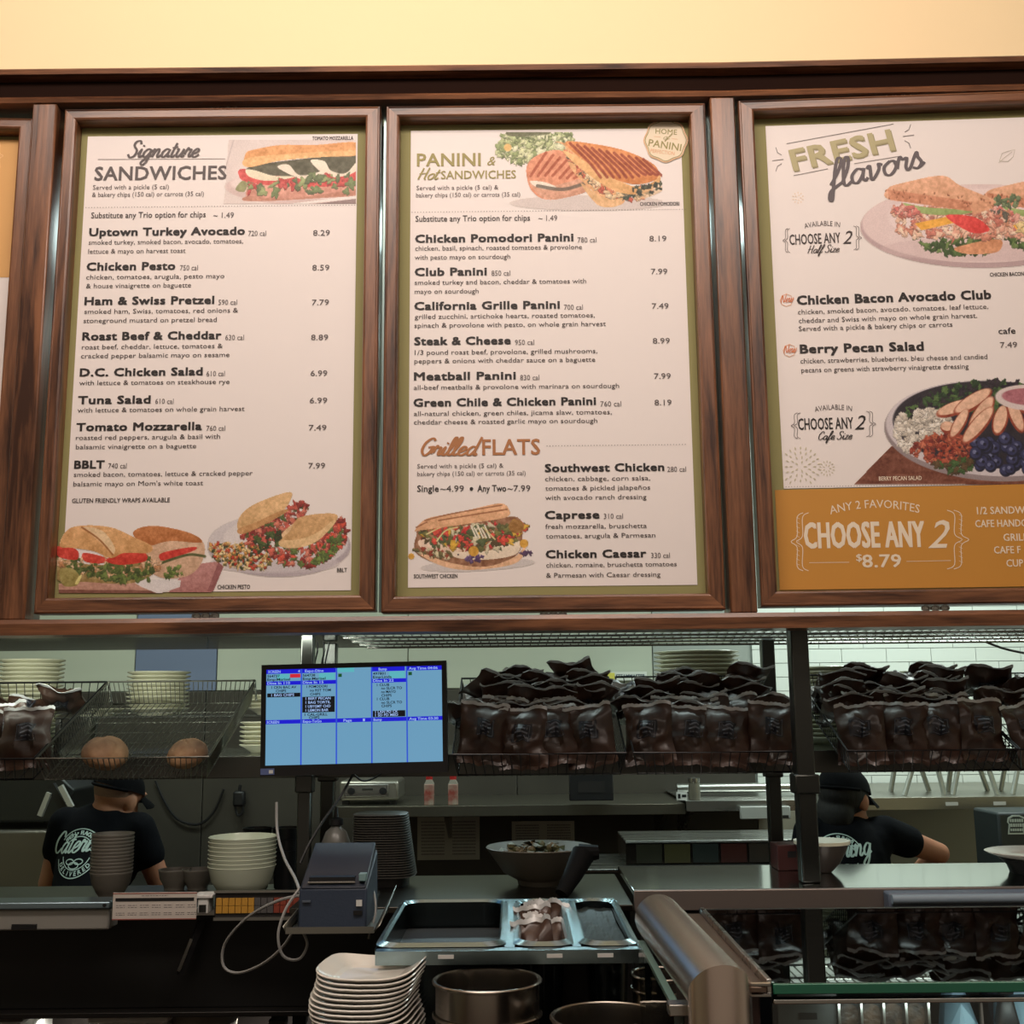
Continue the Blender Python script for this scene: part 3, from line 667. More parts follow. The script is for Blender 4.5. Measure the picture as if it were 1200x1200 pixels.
B3.put('gold_band', GOLD, [(.0515, a0.y), (.765, a0.y + .004), (.765, .042), (.0515, .042)], [(0, 1, 2, 3)], .0010)
B3.dots('dotted_rule', INKG, (921, 570.5), (1199, 567), 84, .0009)
text(B3, 'band_lettering', INKW, 'ANY 2 FAVORITES', 973, 1077, 603, 10, y1=601.5, arc=7, lift=.0016)
text(B3, 'band_lettering', INKW, 'CHOOSE ANY', 943.5, 1083.5, 642.3, 31, bold=.036, y1=640.5, lift=.0016); text(B3, 'band_lettering', INKW, '2', 1088, 1114, 642.3, 34, bold=.01, shear=.35, lift=.0016)
text(B3, 'band_lettering', INKW, '$', 1003.5, 1010, 657.5, 8.5, bold=.02, lift=.0016); text(B3, 'band_lettering', INKW, '8.79', 1011, 1056, 665, 15.5, bold=.03, lift=.0016)
for p in (((948, 659.5), (995, 659)), ((1062, 658), (1114, 657))): B3.stroke('band_lettering', INKW, p, .0012, .0016)
brace(B3, 'band_braces', INKW, 927, 941, 601, 669, True, .0018); brace(B3, 'band_braces', INKW, 1117.5, 1135, 598, 667, False, .0018)
for k_ in range(11):
    y = 606 + k_ * 5.4
    B3.stroke('band_braces', INKW, [(933, y), (937, y + 2.4)], .0008, .0016); B3.stroke('band_braces', INKW, [(1123.5, y - 3), (1128, y - .6)], .0008, .0016)
for s, x0, x1, y in (('1/2 SANDWICH', 1145, 1219, 602.7), ('CAFE HANDCRAFTED', 1143, 1238, 618), ('GRILLED', 1176, 1218, 634), ('CAFE F', 1165, 1196, 648.8), ('CUP', 1179.5, 1199, 664.2)):
    text(B3, 'band_lettering', INKW, s, x0, x1, y, 8.8, bold=.022, lift=.0016)
# pale seed-head flowers and leaves printed on board 3
FL = mat('pale_tan_ink', (206, 198, 172), .6)
def petals(cx, cy, r, n, rings):
    for k_ in range(rings):
        rr = r * (k_ + 1) / rings
        for i in range(int(n * (k_ + 1) / rings)):
            a = 2 * PI * (i + .5 * k_) / int(n * (k_ + 1) / rings); c = (cx + rr * math.cos(a), cy + rr * math.sin(a))
            if c[0] < 921 or c[1] > 568: continue
            l = r / rings * .42; wd_ = l * .42; ca, sa = math.cos(a), math.sin(a)
            B3.poly('flower_print', FL, [(c[0] - l * ca, c[1] - l * sa), (c[0] - wd_ * sa, c[1] + wd_ * ca), (c[0] + l * ca, c[1] + l * sa), (c[0] + wd_ * sa, c[1] - wd_ * ca)])
petals(938, 547, 22, 22, 4); petals(969, 549, 8, 14, 2); 
FL = mat('pale_peach_ink', (238, 212, 176), .6); petals(935, 232, 6, 10, 2)
FL = mat('leaf_grey_ink', (196, 192, 178), .6)
LF = [(1171, 189), (1174, 180), (1181, 177.5), (1189, 175.5), (1187, 184), (1181, 189.5), (1171, 189)]
B3.stroke('flower_print', FL, LF, .0012); B3.stroke('flower_print', FL, [(1170, 191), (1178, 184), (1186, 178)], .0010)
# board 0: the strip in view shows an orange head field with a scrap of a pale brace
B0.put('orange_field', mat('orange_print', (222, 170, 105), .6), [(.035, .85), (.7525, .85), (.7525, 1.2205), (.035, 1.2205)], [(0, 1, 2, 3)], .001)
brace(B0, 'band_braces', mat('peach_ink', (240, 196, 140), .6), -4, 4, 166, 200, False, .0018)

# ---- art: baguette with tomato and mozzarella
a = Art(262, 164, 417, 239, 3)
a.poly([(268, 164), (417, 164), (417, 239), (262, 239), (264, 225)], (226, 212, 208), 6, 20, 0, False); a.line([(274, 164), (252, 239)], (200, 186, 184), 1.2)
a.ell(352, 222, 88, 19, (214, 190, 186), 2, 5, 9); a.ell(352, 218, 82, 15, (232, 214, 210), 2, 5, 9); a.poly([(418, 229), (418, 233), (350, 240), (330, 240)], (238, 230, 226), 3, 6, 0, False); a.poly([(418, 233), (418, 240), (360, 240)], (150, 130, 128), 6, 5, 0, False)
a.poly([(290, 220), (300, 216), (418, 211), (418, 227), (395, 230), (330, 235), (292, 234)], (216, 158, 140), 10, 5, 12)
a.poly([(292, 230), (340, 233), (418, 222), (418, 229), (380, 232), (292, 236)], (196, 140, 120), 8, 4)
a.poly([(280, 206), (285, 198), (330, 205), (418, 194), (418, 212), (380, 219), (330, 218), (290, 214)], (214, 92, 88), 16, 5)
a.poly([(292, 196), (340, 188), (418, 182), (418, 200), (370, 208), (300, 204)], (96, 94, 76), 16, 4)
a.poly([(288, 199), (300, 200), (320, 206), (345, 207), (330, 211), (310, 212), (292, 207)], (236, 226, 200), 6, 6, 8)
a.poly([(325, 196), (338, 193), (350, 205), (366, 204), (379, 200), (374, 210), (360, 212), (345, 207)], (238, 224, 208), 5, 6, 8)
a.poly([(364, 188), (380, 189), (388, 200), (405, 203), (418, 190), (418, 200), (405, 206), (386, 208), (374, 200)], (240, 228, 210), 5, 6, 8)
a.blobs([(290, 215), (418, 205), (418, 225), (290, 226)], 26, [(120, 134, 92), (150, 160, 112), (190, 84, 80), (104, 116, 84)], 3, 8)
a.poly([(276, 222), (284, 212), (290, 216), (286, 225)], (150, 150, 108), 8, 4)
a.poly([(288, 180), (300, 175), (330, 170), (370, 170), (418, 167), (418, 182), (380, 184), (330, 188), (290, 196)], (224, 160, 104), 9, 7, 12)
a.poly([(288, 186), (330, 181), (418, 176), (418, 182), (380, 184), (330, 188), (290, 196)], (236, 186, 130), 6, 5, -4)
a.grain(5); a.build(B1, 'food_picture')
# ---- art: pesto chicken sandwich on a board, bacon sandwiches on a plate
a = Art(67, 572, 413, 695, 5)
a.ell(327, 640, 84, 36, (184, 172, 178), 0, 4, 14); a.ell(326, 636, 82, 34, (214, 206, 208), 0, 4, 14); a.ell(324, 630, 62, 23, (224, 216, 216), 0, 4, 12); a.ell(322, 660, 76, 12, (206, 196, 200), 0, 4, 14, a=.7)
a.poly([(256, 658), (262, 664), (248, 694), (198, 694), (205, 684), (222, 662)], (186, 130, 126), 8, 6, 10, False); a.poly([(256, 659), (262, 664), (250, 693), (243, 693)], (150, 92, 92), 8, 5, 0, False)
a.poly([(69, 684), (160, 676), (196, 690), (190, 696), (69, 696)], (196, 150, 132), 8, 8, 6, False, 2); a.poly([(69, 691), (190, 692), (190, 696), (69, 696)], (130, 84, 70), 6, 5, 0, False)
a.poly([(150, 678), (212, 680), (211, 688), (186, 696), (166, 688)], (228, 222, 222), 3, 6, 0, False)
# right half roll
a.poly([(158, 627), (170, 618), (200, 619), (228, 627), (240, 640), (236, 660), (222, 674), (196, 678), (178, 672), (164, 660)], (214, 176, 146), 10, 4, 8)
a.poly([(156, 626), (166, 618), (190, 617), (226, 626), (236, 636), (200, 634), (176, 640), (170, 640)], (192, 120, 68), 12, 6, 10)
a.poly([(190, 648), (226, 641), (228, 645), (196, 656), (188, 656)], (206, 58, 46), 12, 4); a.line([(184, 662), (200, 656), (222, 650), (240, 652)], (84, 90, 48), 3); a.blobs([(196, 668), (214, 664), (212, 676), (196, 678)], 12, [(92, 110, 50), (120, 140, 66)], 2, 4)
# left half
a.poly([(68, 656), (110, 662), (176, 660), (178, 674), (150, 684), (100, 682), (68, 680)], (158, 132, 80), 14, 5)
a.blobs([(68, 652), (176, 654), (176, 672), (68, 674)], 90, [(214, 170, 128), (230, 196, 160), (196, 140, 96), (224, 184, 150), (90, 104, 50)], 2, 5)
a.blobs([(84, 664), (174, 666), (168, 684), (88, 674)], 46, [(84, 100, 44), (108, 126, 62), (70, 84, 38)], 2.5, 5)
a.poly([(68, 640), (90, 644), (90, 656), (68, 652)], (210, 66, 52), 12, 5); a.poly([(98, 648), (122, 653), (120, 660), (100, 658)], (214, 72, 56), 12, 5, 6); a.poly([(124, 656), (150, 646), (170, 648), (170, 658), (140, 662)], (212, 66, 50), 12, 5, 6)
a.poly([(70, 640), (78, 622), (96, 616), (130, 618), (158, 630), (178, 640), (174, 648), (146, 648), (130, 654), (110, 646), (84, 642)], (220, 168, 112), 10, 7, 14)
a.poly([(98, 618), (120, 622), (134, 640), (132, 650), (118, 636)], (238, 206, 164), 6, 6); a.line([(96, 618), (116, 632), (132, 650)], (170, 110, 62), 2)
a.poly([(70, 668), (84, 666), (94, 676), (90, 686), (74, 686)], (160, 146, 84), 8, 5, 10); a.poly([(88, 684), (92, 676), (96, 674), (92, 684)], (226, 214, 140), 4, 4)
# bacon halves
a.blobs([(282, 628), (300, 612), (350, 590), (360, 600), (344, 626), (318, 644), (292, 640)], 120, [(168, 62, 52), (196, 92, 78), (140, 48, 42), (206, 120, 100), (84, 98, 50)], 2, 5)
a.blobs([(296, 632), (330, 624), (324, 644), (300, 644)], 24, [(52, 62, 34), (76, 92, 46)], 2, 4)
a.poly([(279, 620), (282, 604), (300, 590), (336, 577), (342, 582), (330, 600), (300, 614)], (222, 180, 128), 10, 6, 10); a.poly([(279, 620), (300, 612), (330, 598), (336, 600), (300, 620), (282, 626)], (196, 146, 94), 8, 4)
a.poly([(330, 626), (346, 612), (352, 614), (338, 632)], (226, 190, 146), 6, 4)
a.blobs([(318, 646), (340, 638), (390, 608), (407, 618), (400, 640), (372, 662), (344, 664), (322, 656)], 170, [(166, 60, 50), (198, 96, 80), (132, 46, 40), (210, 84, 64), (96, 114, 56), (208, 124, 104)], 2, 5)
a.blobs([(380, 640), (404, 622), (404, 634), (380, 658), (366, 662)], 26, [(112, 134, 62), (88, 108, 50)], 2, 4.5)
a.poly([(328, 634), (340, 622), (352, 606), (392, 602), (392, 614), (372, 632), (350, 640), (330, 640)], (208, 164, 112), 12, 4, 8); a.poly([(328, 634), (350, 632), (372, 624), (390, 610), (392, 614), (372, 634), (350, 642), (330, 641)], (228, 192, 142), 6, 4)
a.blobs([(246, 640), (262, 636), (300, 640), (318, 656), (308, 668), (280, 666), (256, 658)], 230, [(226, 190, 130), (188, 60, 40), (60, 70, 38), (210, 150, 80), (236, 214, 166), (110, 104, 54)], 1.4, 2.8)
a.grain(7); a.build(B1, 'food_picture')
# ---- art: two halves of grilled panini with salad behind
a = Art(576, 155, 776, 250, 7)
a.ell(690, 238, 92, 9, (208, 194, 192), 0, 3, 9, a=.7)
a.blobs([(580, 172), (600, 158), (660, 156), (672, 168), (650, 184), (610, 190), (590, 184)], 260, [(176, 186, 138), (206, 210, 168), (144, 158, 110), (220, 222, 190), (120, 132, 92)], 2, 6)
a.ell(595, 173, 4.5, 4.5, (226, 186, 120)); a.poly([(596, 154), (640, 154), (640, 158), (600, 160)], (118, 120, 92), 16, 3)
a.poly([(617, 196), (630, 182), (655, 176), (676, 190), (684, 206), (690, 222), (670, 230), (640, 234), (622, 222)], (222, 150, 118), 8, 6, 6)
for i in range(7): a.line([(622 + i * 8.5, 206 + (i > 3) * 3), (640 + i * 8, 179 + i * 3)], (176, 94, 66), 3.2)
a.poly([(620, 212), (645, 218), (690, 208), (692, 222), (660, 232), (636, 232)], (214, 160, 134), 10, 4); a.poly([(622, 212), (640, 214), (652, 220), (640, 222), (626, 218)], (240, 228, 214), 4, 4); a.line([(630, 218), (660, 222), (688, 214)], (96, 88, 76), 4, .8)
a.poly([(650, 166), (662, 172), (668, 196), (690, 220), (716, 240), (732, 236), (726, 214), (700, 190), (668, 170)], (222, 170, 122), 10, 5)
a.blobs([(662, 178), (676, 184), (712, 216), (748, 222), (770, 212), (770, 222), (748, 234), (722, 234), (690, 214)], 80, [(60, 72, 62), (84, 92, 74), (222, 190, 150), (190, 90, 70), (210, 130, 96), (232, 206, 170)], 2, 5)
a.poly([(660, 176), (700, 196), (740, 218), (764, 214), (772, 200), (772, 216), (748, 228), (716, 222), (676, 194)], (228, 178, 122), 8, 6, 6)
a.poly([(662, 167), (690, 168), (730, 176), (762, 190), (772, 202), (766, 212), (742, 216), (716, 208), (684, 188)], (216, 140, 84), 10, 6, 8)
for i in range(11):
    x = 668 + i * 8.6; a.line([(x, 168 + i * 1.9), (x + 22, 186 + i * 1.6 + 4), (x + 36 - i * 1.1, 208 - max(0, i - 5) * 1.5)], (146, 62, 42), 3.2, .85)
M_ = a.mpoly([(650, 166), (690, 166), (730, 174), (766, 188), (774, 202), (768, 220), (742, 236), (716, 244), (690, 222), (668, 200), (655, 180)]); mm = a.A.copy()
a.poly([(746, 226), (770, 216), (776, 224), (750, 234)], (228, 190, 150), 6, 4, a=.6); a.blobs([(742, 220), (774, 214), (774, 222), (746, 230)], 14, [(56, 62, 52), (84, 88, 70)], 2, 3.5)
a.poly([(680, 214), (700, 228), (716, 234), (730, 232), (722, 242), (700, 240)], (222, 178, 130), 8, 5)
a.grain(6); a.build(B2, 'food_picture')
# ---- art: southwest chicken flat
a = Art(476, 583, 632, 672, 9)
a.ell(560, 662, 66, 7, (206, 198, 198), -3, 3, 9, a=.8)
a.poly([(488, 628), (496, 618), (560, 612), (606, 606), (612, 630), (604, 652), (570, 666), (530, 664), (500, 656), (486, 645)], (150, 104, 74), 26, 5)
a.poly([(484, 642), (500, 650), (530, 660), (570, 664), (604, 652), (616, 638), (610, 656), (590, 664), (550, 668), (520, 664), (495, 652)], (232, 186, 148), 6, 5, 6)
a.poly([(490, 634), (510, 630), (540, 644), (534, 648), (500, 646)], (234, 206, 184), 6, 5, 8); a.poly([(528, 628), (546, 640), (570, 646), (600, 634), (610, 636), (604, 650), (570, 656), (536, 654), (528, 646), (544, 646)], (240, 222, 200), 6, 5, 6)
a.blobs([(492, 622), (540, 618), (610, 612), (612, 626), (580, 644), (540, 642), (506, 640)], 120, [(196, 52, 52), (212, 76, 60), (96, 96, 52), (120, 118, 64), (214, 170, 60), (86, 70, 40), (206, 196, 166), (84, 96, 60)], 2.5, 6.5)
a.blobs([(486, 640), (530, 648), (520, 656), (492, 648)], 22, [(150, 60, 40), (110, 100, 60), (206, 196, 160)], 2, 4)
a.ell(605, 617, 9, 8, (156, 110, 52)); a.ell(537, 650, 1, 1, (80, 60, 60)); a.blobs([(548, 652), (568, 652), (566, 658), (550, 658)], 10, [(90, 60, 110), (110, 84, 130)], 2, 3.5); a.blobs([(612, 646), (624, 646), (622, 650), (612, 650)], 5, [(84, 60, 96)], 2, 3)
for c in ((614, 637, 5), (482, 652, 3.6), (555, 646, 6)): a.ell(c[0], c[1], c[2], c[2], (214, 160, 60), amp=14)
for i in range(5): a.line([(552 + i * 4, 616 + i % 2 * 3), (558 + i * 4, 630)], (232, 224, 206), 2)
for p in (((500, 626), (520, 616)), ((512, 634), (522, 622), (536, 618)), ((566, 618), (580, 632))): a.line(p, (222, 212, 150), 1.6)
a.poly([(486, 622), (500, 608), (540, 600), (584, 590), (596, 596), (594, 606), (560, 612), (520, 618), (490, 622)], (230, 178, 136), 7, 7, 12)
for p in (((498, 610), (530, 602), (588, 592)), ((514, 610), (556, 603), (594, 597)), ((488, 618), (500, 612))): a.line(p, (150, 92, 56), 1.6, .85)
a.grain(6); a.build(B2, 'food_picture')
# ---- art: club sandwich on a wide pink-white plate
a = Art(1008, 198, 1238, 322, 11)
a.ell(1150, 266, 142, 48, (190, 164, 166), 0, 3, 20); a.ell(1150, 262, 140, 46, (228, 206, 204), 0, 3, 20); a.ell(1152, 254, 112, 33, (236, 216, 214), 0, 3, 18); a.ell(1150, 292, 118, 14, (214, 188, 188), 0, 3, 18, a=.5)
def club(dx, dy, sc_=1.0, main=True):
    T = lambda P: [(dx + (x - 1040) * sc_, dy + (y - 205) * sc_) for x, y in P]
    a.blobs(T([(1066, 274), (1140, 272), (1166, 270), (1170, 290), (1130, 298), (1080, 290)]), 40, [(86, 112, 60), (62, 84, 44), (110, 134, 76)], 3, 7)
    a.poly(T([(1120, 290), (1170, 280), (1171, 294), (1150, 298), (1128, 297)]), (214, 150, 110), 10, 5)
    a.blobs(T([(1052, 244), (1160, 250), (1176, 272), (1150, 280), (1062, 276), (1054, 262)]), 120, [(222, 164, 142), (232, 190, 166), (196, 120, 104), (206, 138, 116), (238, 206, 184)], 3, 7)
    a.poly(T([(1058, 238), (1085, 243), (1140, 247), (1120, 252), (1080, 250)]), (158, 178, 112), 6, 6, 8); a.blobs(T([(1048, 240), (1070, 244), (1080, 254), (1056, 252)]), 14, [(206, 120, 112), (228, 170, 156)], 3, 5)
    a.poly(T([(1072, 262), (1110, 254), (1124, 260), (1080, 270)]), (240, 176, 72), 6, 6, 0, False)
    a.poly(T([(1108, 253), (1140, 254), (1158, 266), (1156, 272), (1136, 272)]), (226, 74, 70), 8, 6, 6)
    a.poly(T([(1040, 221), (1060, 214), (1104, 206), (1126, 218), (1164, 234), (1162, 240), (1134, 244), (1100, 240), (1042, 234)]), (230, 176, 142), 10, 4, 6)
    a.poly(T([(1040, 222), (1136, 236), (1138, 248), (1042, 234)]), (208, 142, 110), 12, 3, 0, False); a.poly(T([(1136, 236), (1164, 233), (1164, 244), (1140, 252)]), (222, 164, 130), 10, 3, 0, False)
    a.blobs(T([(1044, 222), (1160, 234), (1150, 244), (1044, 234)]), 20, [(176, 110, 80)], .8, 1.4)
club(1156, 210, .95); a.blobs([(1165, 232), (1196, 232), (1190, 242), (1168, 240)], 12, [(96, 112, 82), (120, 136, 100)], 3, 5)
a.blobs([(1150, 250), (1180, 250), (1180, 262), (1155, 262)], 14, [(96, 94, 84), (200, 140, 110)], 3, 6)
club(1040, 205, 1.0)
a.blobs([(1196, 262), (1230, 262), (1230, 276), (1196, 276)], 14, [(232, 206, 150)], 3, 5)
a.grain(5); a.build(B3, 'food_picture')
# ---- art: berry pecan salad in a bowl on a wooden triangle
a = Art(1000, 440, 1238, 568, 13)
a.poly([(1001, 567.5), (1044, 523), (1140, 523), (1262, 560), (1262, 568)], (122, 70, 52), 14, 30, 0, False, 3)
a.ell(1166, 506, 130, 58, (150, 136, 138), 3, 3, 20); a.ell(1166, 502, 128, 56, (212, 202, 206), 3, 3, 20); a.ell(1168, 498, 122, 51, (44, 38, 46), 3, 8, 8)
a.blobs([(1062, 488), (1075, 470), (1100, 458), (1130, 450), (1170, 448), (1200, 452), (1170, 480), (1120, 480), (1090, 490)], 150, [(40, 62, 36), (60, 86, 48), (82, 110, 60), (34, 28, 40), (50, 40, 50)], 2.5, 6)
a.blobs([(1048, 500), (1062, 484), (1090, 480), (1110, 484), (1118, 500), (1090, 520), (1066, 530), (1052, 516)], 190, [(222, 212, 200), (206, 196, 184), (236, 228, 216), (190, 180, 166)], 2.5, 5)
a.blobs([(1066, 528), (1084, 514), (1110, 508), (1140, 516), (1146, 528), (1130, 540), (1112, 548), (1084, 540)], 150, [(150, 62, 46), (176, 84, 60), (122, 44, 36), (190, 104, 76)], 2, 4.5)
a.blobs([(1090, 540), (1110, 544), (1144, 534), (1140, 550), (1120, 554), (1100, 550)], 26, [(66, 96, 50), (90, 70, 44)], 3, 6)
for i in range(60):
    x = a.rng.uniform(1142, 1262); y = a.rng.uniform(512, 552); r = a.rng.uniform(6, 8.5)
    a.ell(x, y, r, r, (26, 26, 48)); a.ell(x - 1, y - 1, r * .8, r * .8, (52, 54, 92), amp=10); a.ell(x - 2, y - 2, r * .3, r * .3, (110, 114, 150)); a.ell(x + 1, y, r * .22, r * .22, (24, 24, 44))
for (x, y, l, wd, rot) in ((1118, 478, 22, 8, -20), (1140, 470, 26, 9, -32), (1110, 500, 8, 7, 0), (1124, 496, 20, 7, -60), (1150, 484, 24, 9, -55), (1146, 498, 28, 9, -50), (1172, 492, 18, 9, -75), (1190, 486, 22, 8, 68), (1208, 480, 24, 9, 40), (1230, 488, 24, 10, 20)):
    a.ell(x, y + 1, l, wd, (150, 66, 44), rot, 12); a.ell(x, y - .5, l * .93, wd * .78, (236, 192, 164), rot, 8)
a.ell(1204, 466, 38, 15, (222, 206, 204), 2, 4); a.ell(1206, 465, 32, 10, (176, 110, 120), 2, 4)
a.grain(6); a.build(B3, 'food_picture')
text(B3, 'picture_caption', INKW, 'BERRY PECAN SALAD', 1030, 1080, 563.3, 5, bold=.02, y1=562.5)

glyph_mesh_flush()
for B in (B0, B1, B2, B3): B.finish()

# ------------------------------------------------------------------ the pass: posts, shelves, counters
def wbox(name, x0, x1, y0, y1, z0, z1, m, parent=None, bevel=.002):
    P = parent.location if parent is not None else Vector()
    return MB().box(x0 - P.x, x1 - P.x, y0 - P.y, y1 - P.y, z0 - P.z, z1 - P.z).build(name, m, parent, bevel=bevel)
rack = thing('pass_rack', 'steel pass rack of square posts carrying the plate shelf and basket shelf', 'rack', (0, 3.2, 0))
XB = (xat(357, 2.95, 950), xat(942, 2.76, 900)); XA = (xat(384, 3.42, 950), xat(903, 3.42, 850))
for x, y, hw in ((XB[0], 2.95, .0165), (XB[1], 2.76, .0215), (XA[0], 3.42, .020), (XA[1], 3.42, .019)):
    wbox('post', x - hw, x + hw, y - hw, y + hw, 1.3005 if y < 2.8 else 0, 1.90, POSTM, rack, .004)
    wbox('post_collar', x - hw * 1.35, x + hw * 1.35, y - hw * 1.35, y + hw * 1.35, 1.50, 1.545, POSTM, rack, .004)
XW = XB[0] + .05
ts = wbox('top_shelf', -2.0, XW, 2.86, 3.74, 1.903, 1.915, SHELFS, rack)
wbox('shelf_lip', -2.0, 2.0, 2.852, 2.862, 1.893, 1.922, mat('lip_steel', (140, 142, 138), .35, .6), rack)
ws = MB(); x = XW + .01
while x < 2.0: ws.tube([(x, 2.86 - 3.2, 1.909), (x, 3.74 - 3.2, 1.909)], .0022, 4); x += .026
for y in (2.88, 3.05, 3.22, 3.39, 3.56, 3.73): ws.tube([(XW, y - 3.2, 1.903), (2.0, y - 3.2, 1.903)], .0042, 6)
ws.build('shelf_wires', CHROME, rack)['kind'] = 'stuff'
ms = wbox('middle_shelf', -2.0, 2.0, 3.02, 3.74, 1.575, 1.589, SHELFS, rack)
wbox('shelf_lip', -2.0, 2.0, 3.008, 3.02, 1.533, 1.589, STEELD, rack)
# raised riser shelf for the short plate stacks
riser = thing('shelf_riser', 'narrow dark steel riser shelf behind the empty bread basket', 'shelf', (-1.0, 3.58, 1.589))
RX0, RX1 = xat(60, 3.4, 838), xat(330, 3.4, 838); RZ = zat(838, 3.4, 300)
wbox('shelf_top', RX0, RX1, 3.42, 3.74, RZ - .006, RZ, STEELD, riser)
for x in (RX0 + .01, RX1 - .01):
    for y in (3.435, 3.725): wbox('leg', x - .008, x + .008, y - .008, y + .008, 1.5892, RZ - .006, STEELD, riser)

# pass counter with a polished ledge, right of the wells
PCX0 = xat(742, 2.66, 1036)
counter = thing('pass_counter', 'long polished steel pass counter on the right below the chip baskets', 'counter', (.8, 2.85, 0))
wbox('ledge', PCX0, 2.01, 2.66, 3.06, 1.288, 1.30, SHELFS, counter)
wbox('apron', PCX0, 2.01, 2.645, 2.66, 1.258, 1.302, mat('smoked_steel', (132, 122, 116), .4, .6), counter)
wbox('lower_apron', PCX0 + .02, 2.01, 2.66, 2.68, 1.215, 1.258, DARK, counter)
wbox('base', PCX0 + .05, 2.01, 2.75, 3.0, 0, 1.288, mat('counter_base_steel', (60, 60, 60), .4, .8), counter)
lamp = thing('heat_lamp_bar', 'long slate grey heat lamp housing under the right end of the pass counter', 'heat lamp', (1.2, 2.6, 1.24))
LX = xat(1042, 2.6, 1055)
wbox('housing', LX, 2.01, 2.60, 2.642, zat(1070, 2.6, 1100), zat(1046, 2.6, 1100), mat('slate_steel', (92, 102, 118), .5, 0), lamp, .004)
MB().tube([(LX + .004 - 1.2, -.006, zat(1053, 2.6, 1100) - 1.24), (.8, -.006, zat(1053, 2.6, 1100) - 1.24)], .010, 12).build('light_tube_cover', mat('pale_tube_cover', (136, 152, 166), .4, 0), lamp)

# left counter
LZ = 1.25
lc = thing('left_counter', 'dark topped prep counter with a black open front on the left', 'counter', (-1.0, 2.95, 0))
LCX1 = xat(351, 2.8, 1050)
wbox('counter_top', -2.01, LCX1, 2.80, 3.16, LZ - .014, LZ, mat('worn_counter_steel', (86, 84, 80), .3, 1), lc)
wbox('front_edge', -2.01, LCX1, 2.792, 2.80, LZ - .017, LZ + .001, STEEL, lc, .001)
wbox('cavity_shade_sheet', -2.01, xat(740, 2.84, 1100), 2.86, 2.88, 1.014, LZ - .015, mat('cavity_shade_black', (10, 10, 10), .5), lc)  # black sheet put in for the shade of the open cavity
wbox('lower_ledge', -2.01, xat(740, 2.84, 1100), 2.82, 3.14, 1.002, 1.014, mat('dark_ledge', (40, 38, 36), .4, .6), lc)
wbox('back_panel', -2.01, xat(740, 2.84, 1100), 3.15, 3.17, 0, .974, mat('taupe_panel', (70, 62, 58), .6), lc)
for x in (-1.9, -.6, 0): wbox('base_post', x, x + .04, 2.9, 2.94, 0, .974, STEELD, lc)
mc = thing('middle_counter', 'steel work ledge behind the steam wells and receipt printer', 'counter', (0, 2.9, 0))
wbox('counter_top', XB[0] + .03, PCX0 - .005, 2.62, 3.10, 1.262, 1.276, mat('ledge_steel_dim', (84, 80, 74), .3, 1), mc)
wbox('base', XB[0] + .05, PCX0 - .03, 2.9, 3.05, 0, 1.262, mat('counter_base_steel', (60, 60, 60), .4, .8), mc)

# drawer warmer at the far left and its rail
dw = thing('warming_drawer', 'pale steel warming drawer with a blue-lit rail at the left edge', 'drawer', (-1.4, 2.74, 1.2))
DX0, DX1 = -1.9, xat(129, 2.72, 1070)
wbox('drawer_front', DX0, DX1 - .004, 2.728, 2.79, zat(1091, 2.72, 60), zat(1066, 2.72, 60), mat('pale_drawer_steel', (150, 148, 142), .4, .3), dw, .004)
wbox('rail', DX0, DX1, 2.716, 2.79, zat(1066, 2.72, 60) + .001, zat(1057, 2.72, 60), mat('blue_grey_rail', (130, 150, 160), .3, .8), dw, .003)
nx = xat(27, 2.72, 1086)
wbox('name_plate', nx - .029, nx + .029, 2.7245, 2.728, zat(1090, 2.72, 27), zat(1083.5, 2.72, 27), BLACK, dw, .001)
MB().tube([(DX1 - .012 - dw.location.x, -.022, zat(1061, 2.72, 60) - 1.2), (DX1 - .012 - dw.location.x, -.027, zat(1061, 2.72, 60) - 1.2)], .004, 10).build('screw', BLACK, dw)

def plane_text(parent, name, m, s, x0, x1, zb, cap, y, bold=0, shear=0, Mx_=None):
    """type on a plane facing the room; coordinates local to parent"""
    def job(vs, fs):
        if not vs: return
        xa = min(v.x for v in vs); xb = max(v.x for v in vs); k_ = (x1 - x0) / (xb - xa)
        mb = MB().add([(x0 + (v.x - xa) * k_, y, zb + v.y / CAPH * cap) for v in vs], fs, Mx_)
        o = mb.build(name, m, parent, smooth=False); o['kind'] = 'stuff'
    raw_text(s, bold, shear, 1, job)
def scribble(parent, name, m, rows, y, seed=1, th_=.0012):
    """rows (x0, x1, z): short dashes like unreadably small print"""
    rnd = random.Random(seed); mb = MB()
    for x0, x1, z in rows:
        x = x0
        while x < x1:
            l = rnd.uniform(.003, .009); mb.box(x, min(x + l, x1), y - .0004, y, z, z + th_); x += l + .002
    o = mb.build(name, m, parent, smooth=False); o['kind'] = 'stuff'; return o

# printed order-guide card
cw0, cw1 = xat(131.5, 2.70, 1060), xat(230, 2.70, 1060); cz0, cz1 = zat(1078, 2.70, 180), zat(1046, 2.70, 180)
cd = thing('guide_card', 'white printed guide card with black bar clipped to the left counter edge', 'card', ((cw0 + cw1) / 2, 2.705, cz0))
hw = (cw1 - cw0) / 2; ch = cz1 - cz0
MB().box(-hw, hw, -.002, 0, 0, ch).build('card_sheet', mat('card_white', (196, 188, 180), .5), cd, bevel=.0006)
MB().box(-hw, hw, -.0026, -.002, 0, .0022).box(-hw, hw, -.0026, -.002, ch - .003, ch - .001).build('red_edge', mat('dull_red_print', (150, 84, 74), .5), cd)
MB().box(-hw + .006, hw - .006, -.0028, -.002, ch * .68, ch * .80).build('black_bar', BLACK, cd)
MB().box(-.02, .02, -.001, .06, ch * .4, ch * .6).build('clip', STEELD, cd)
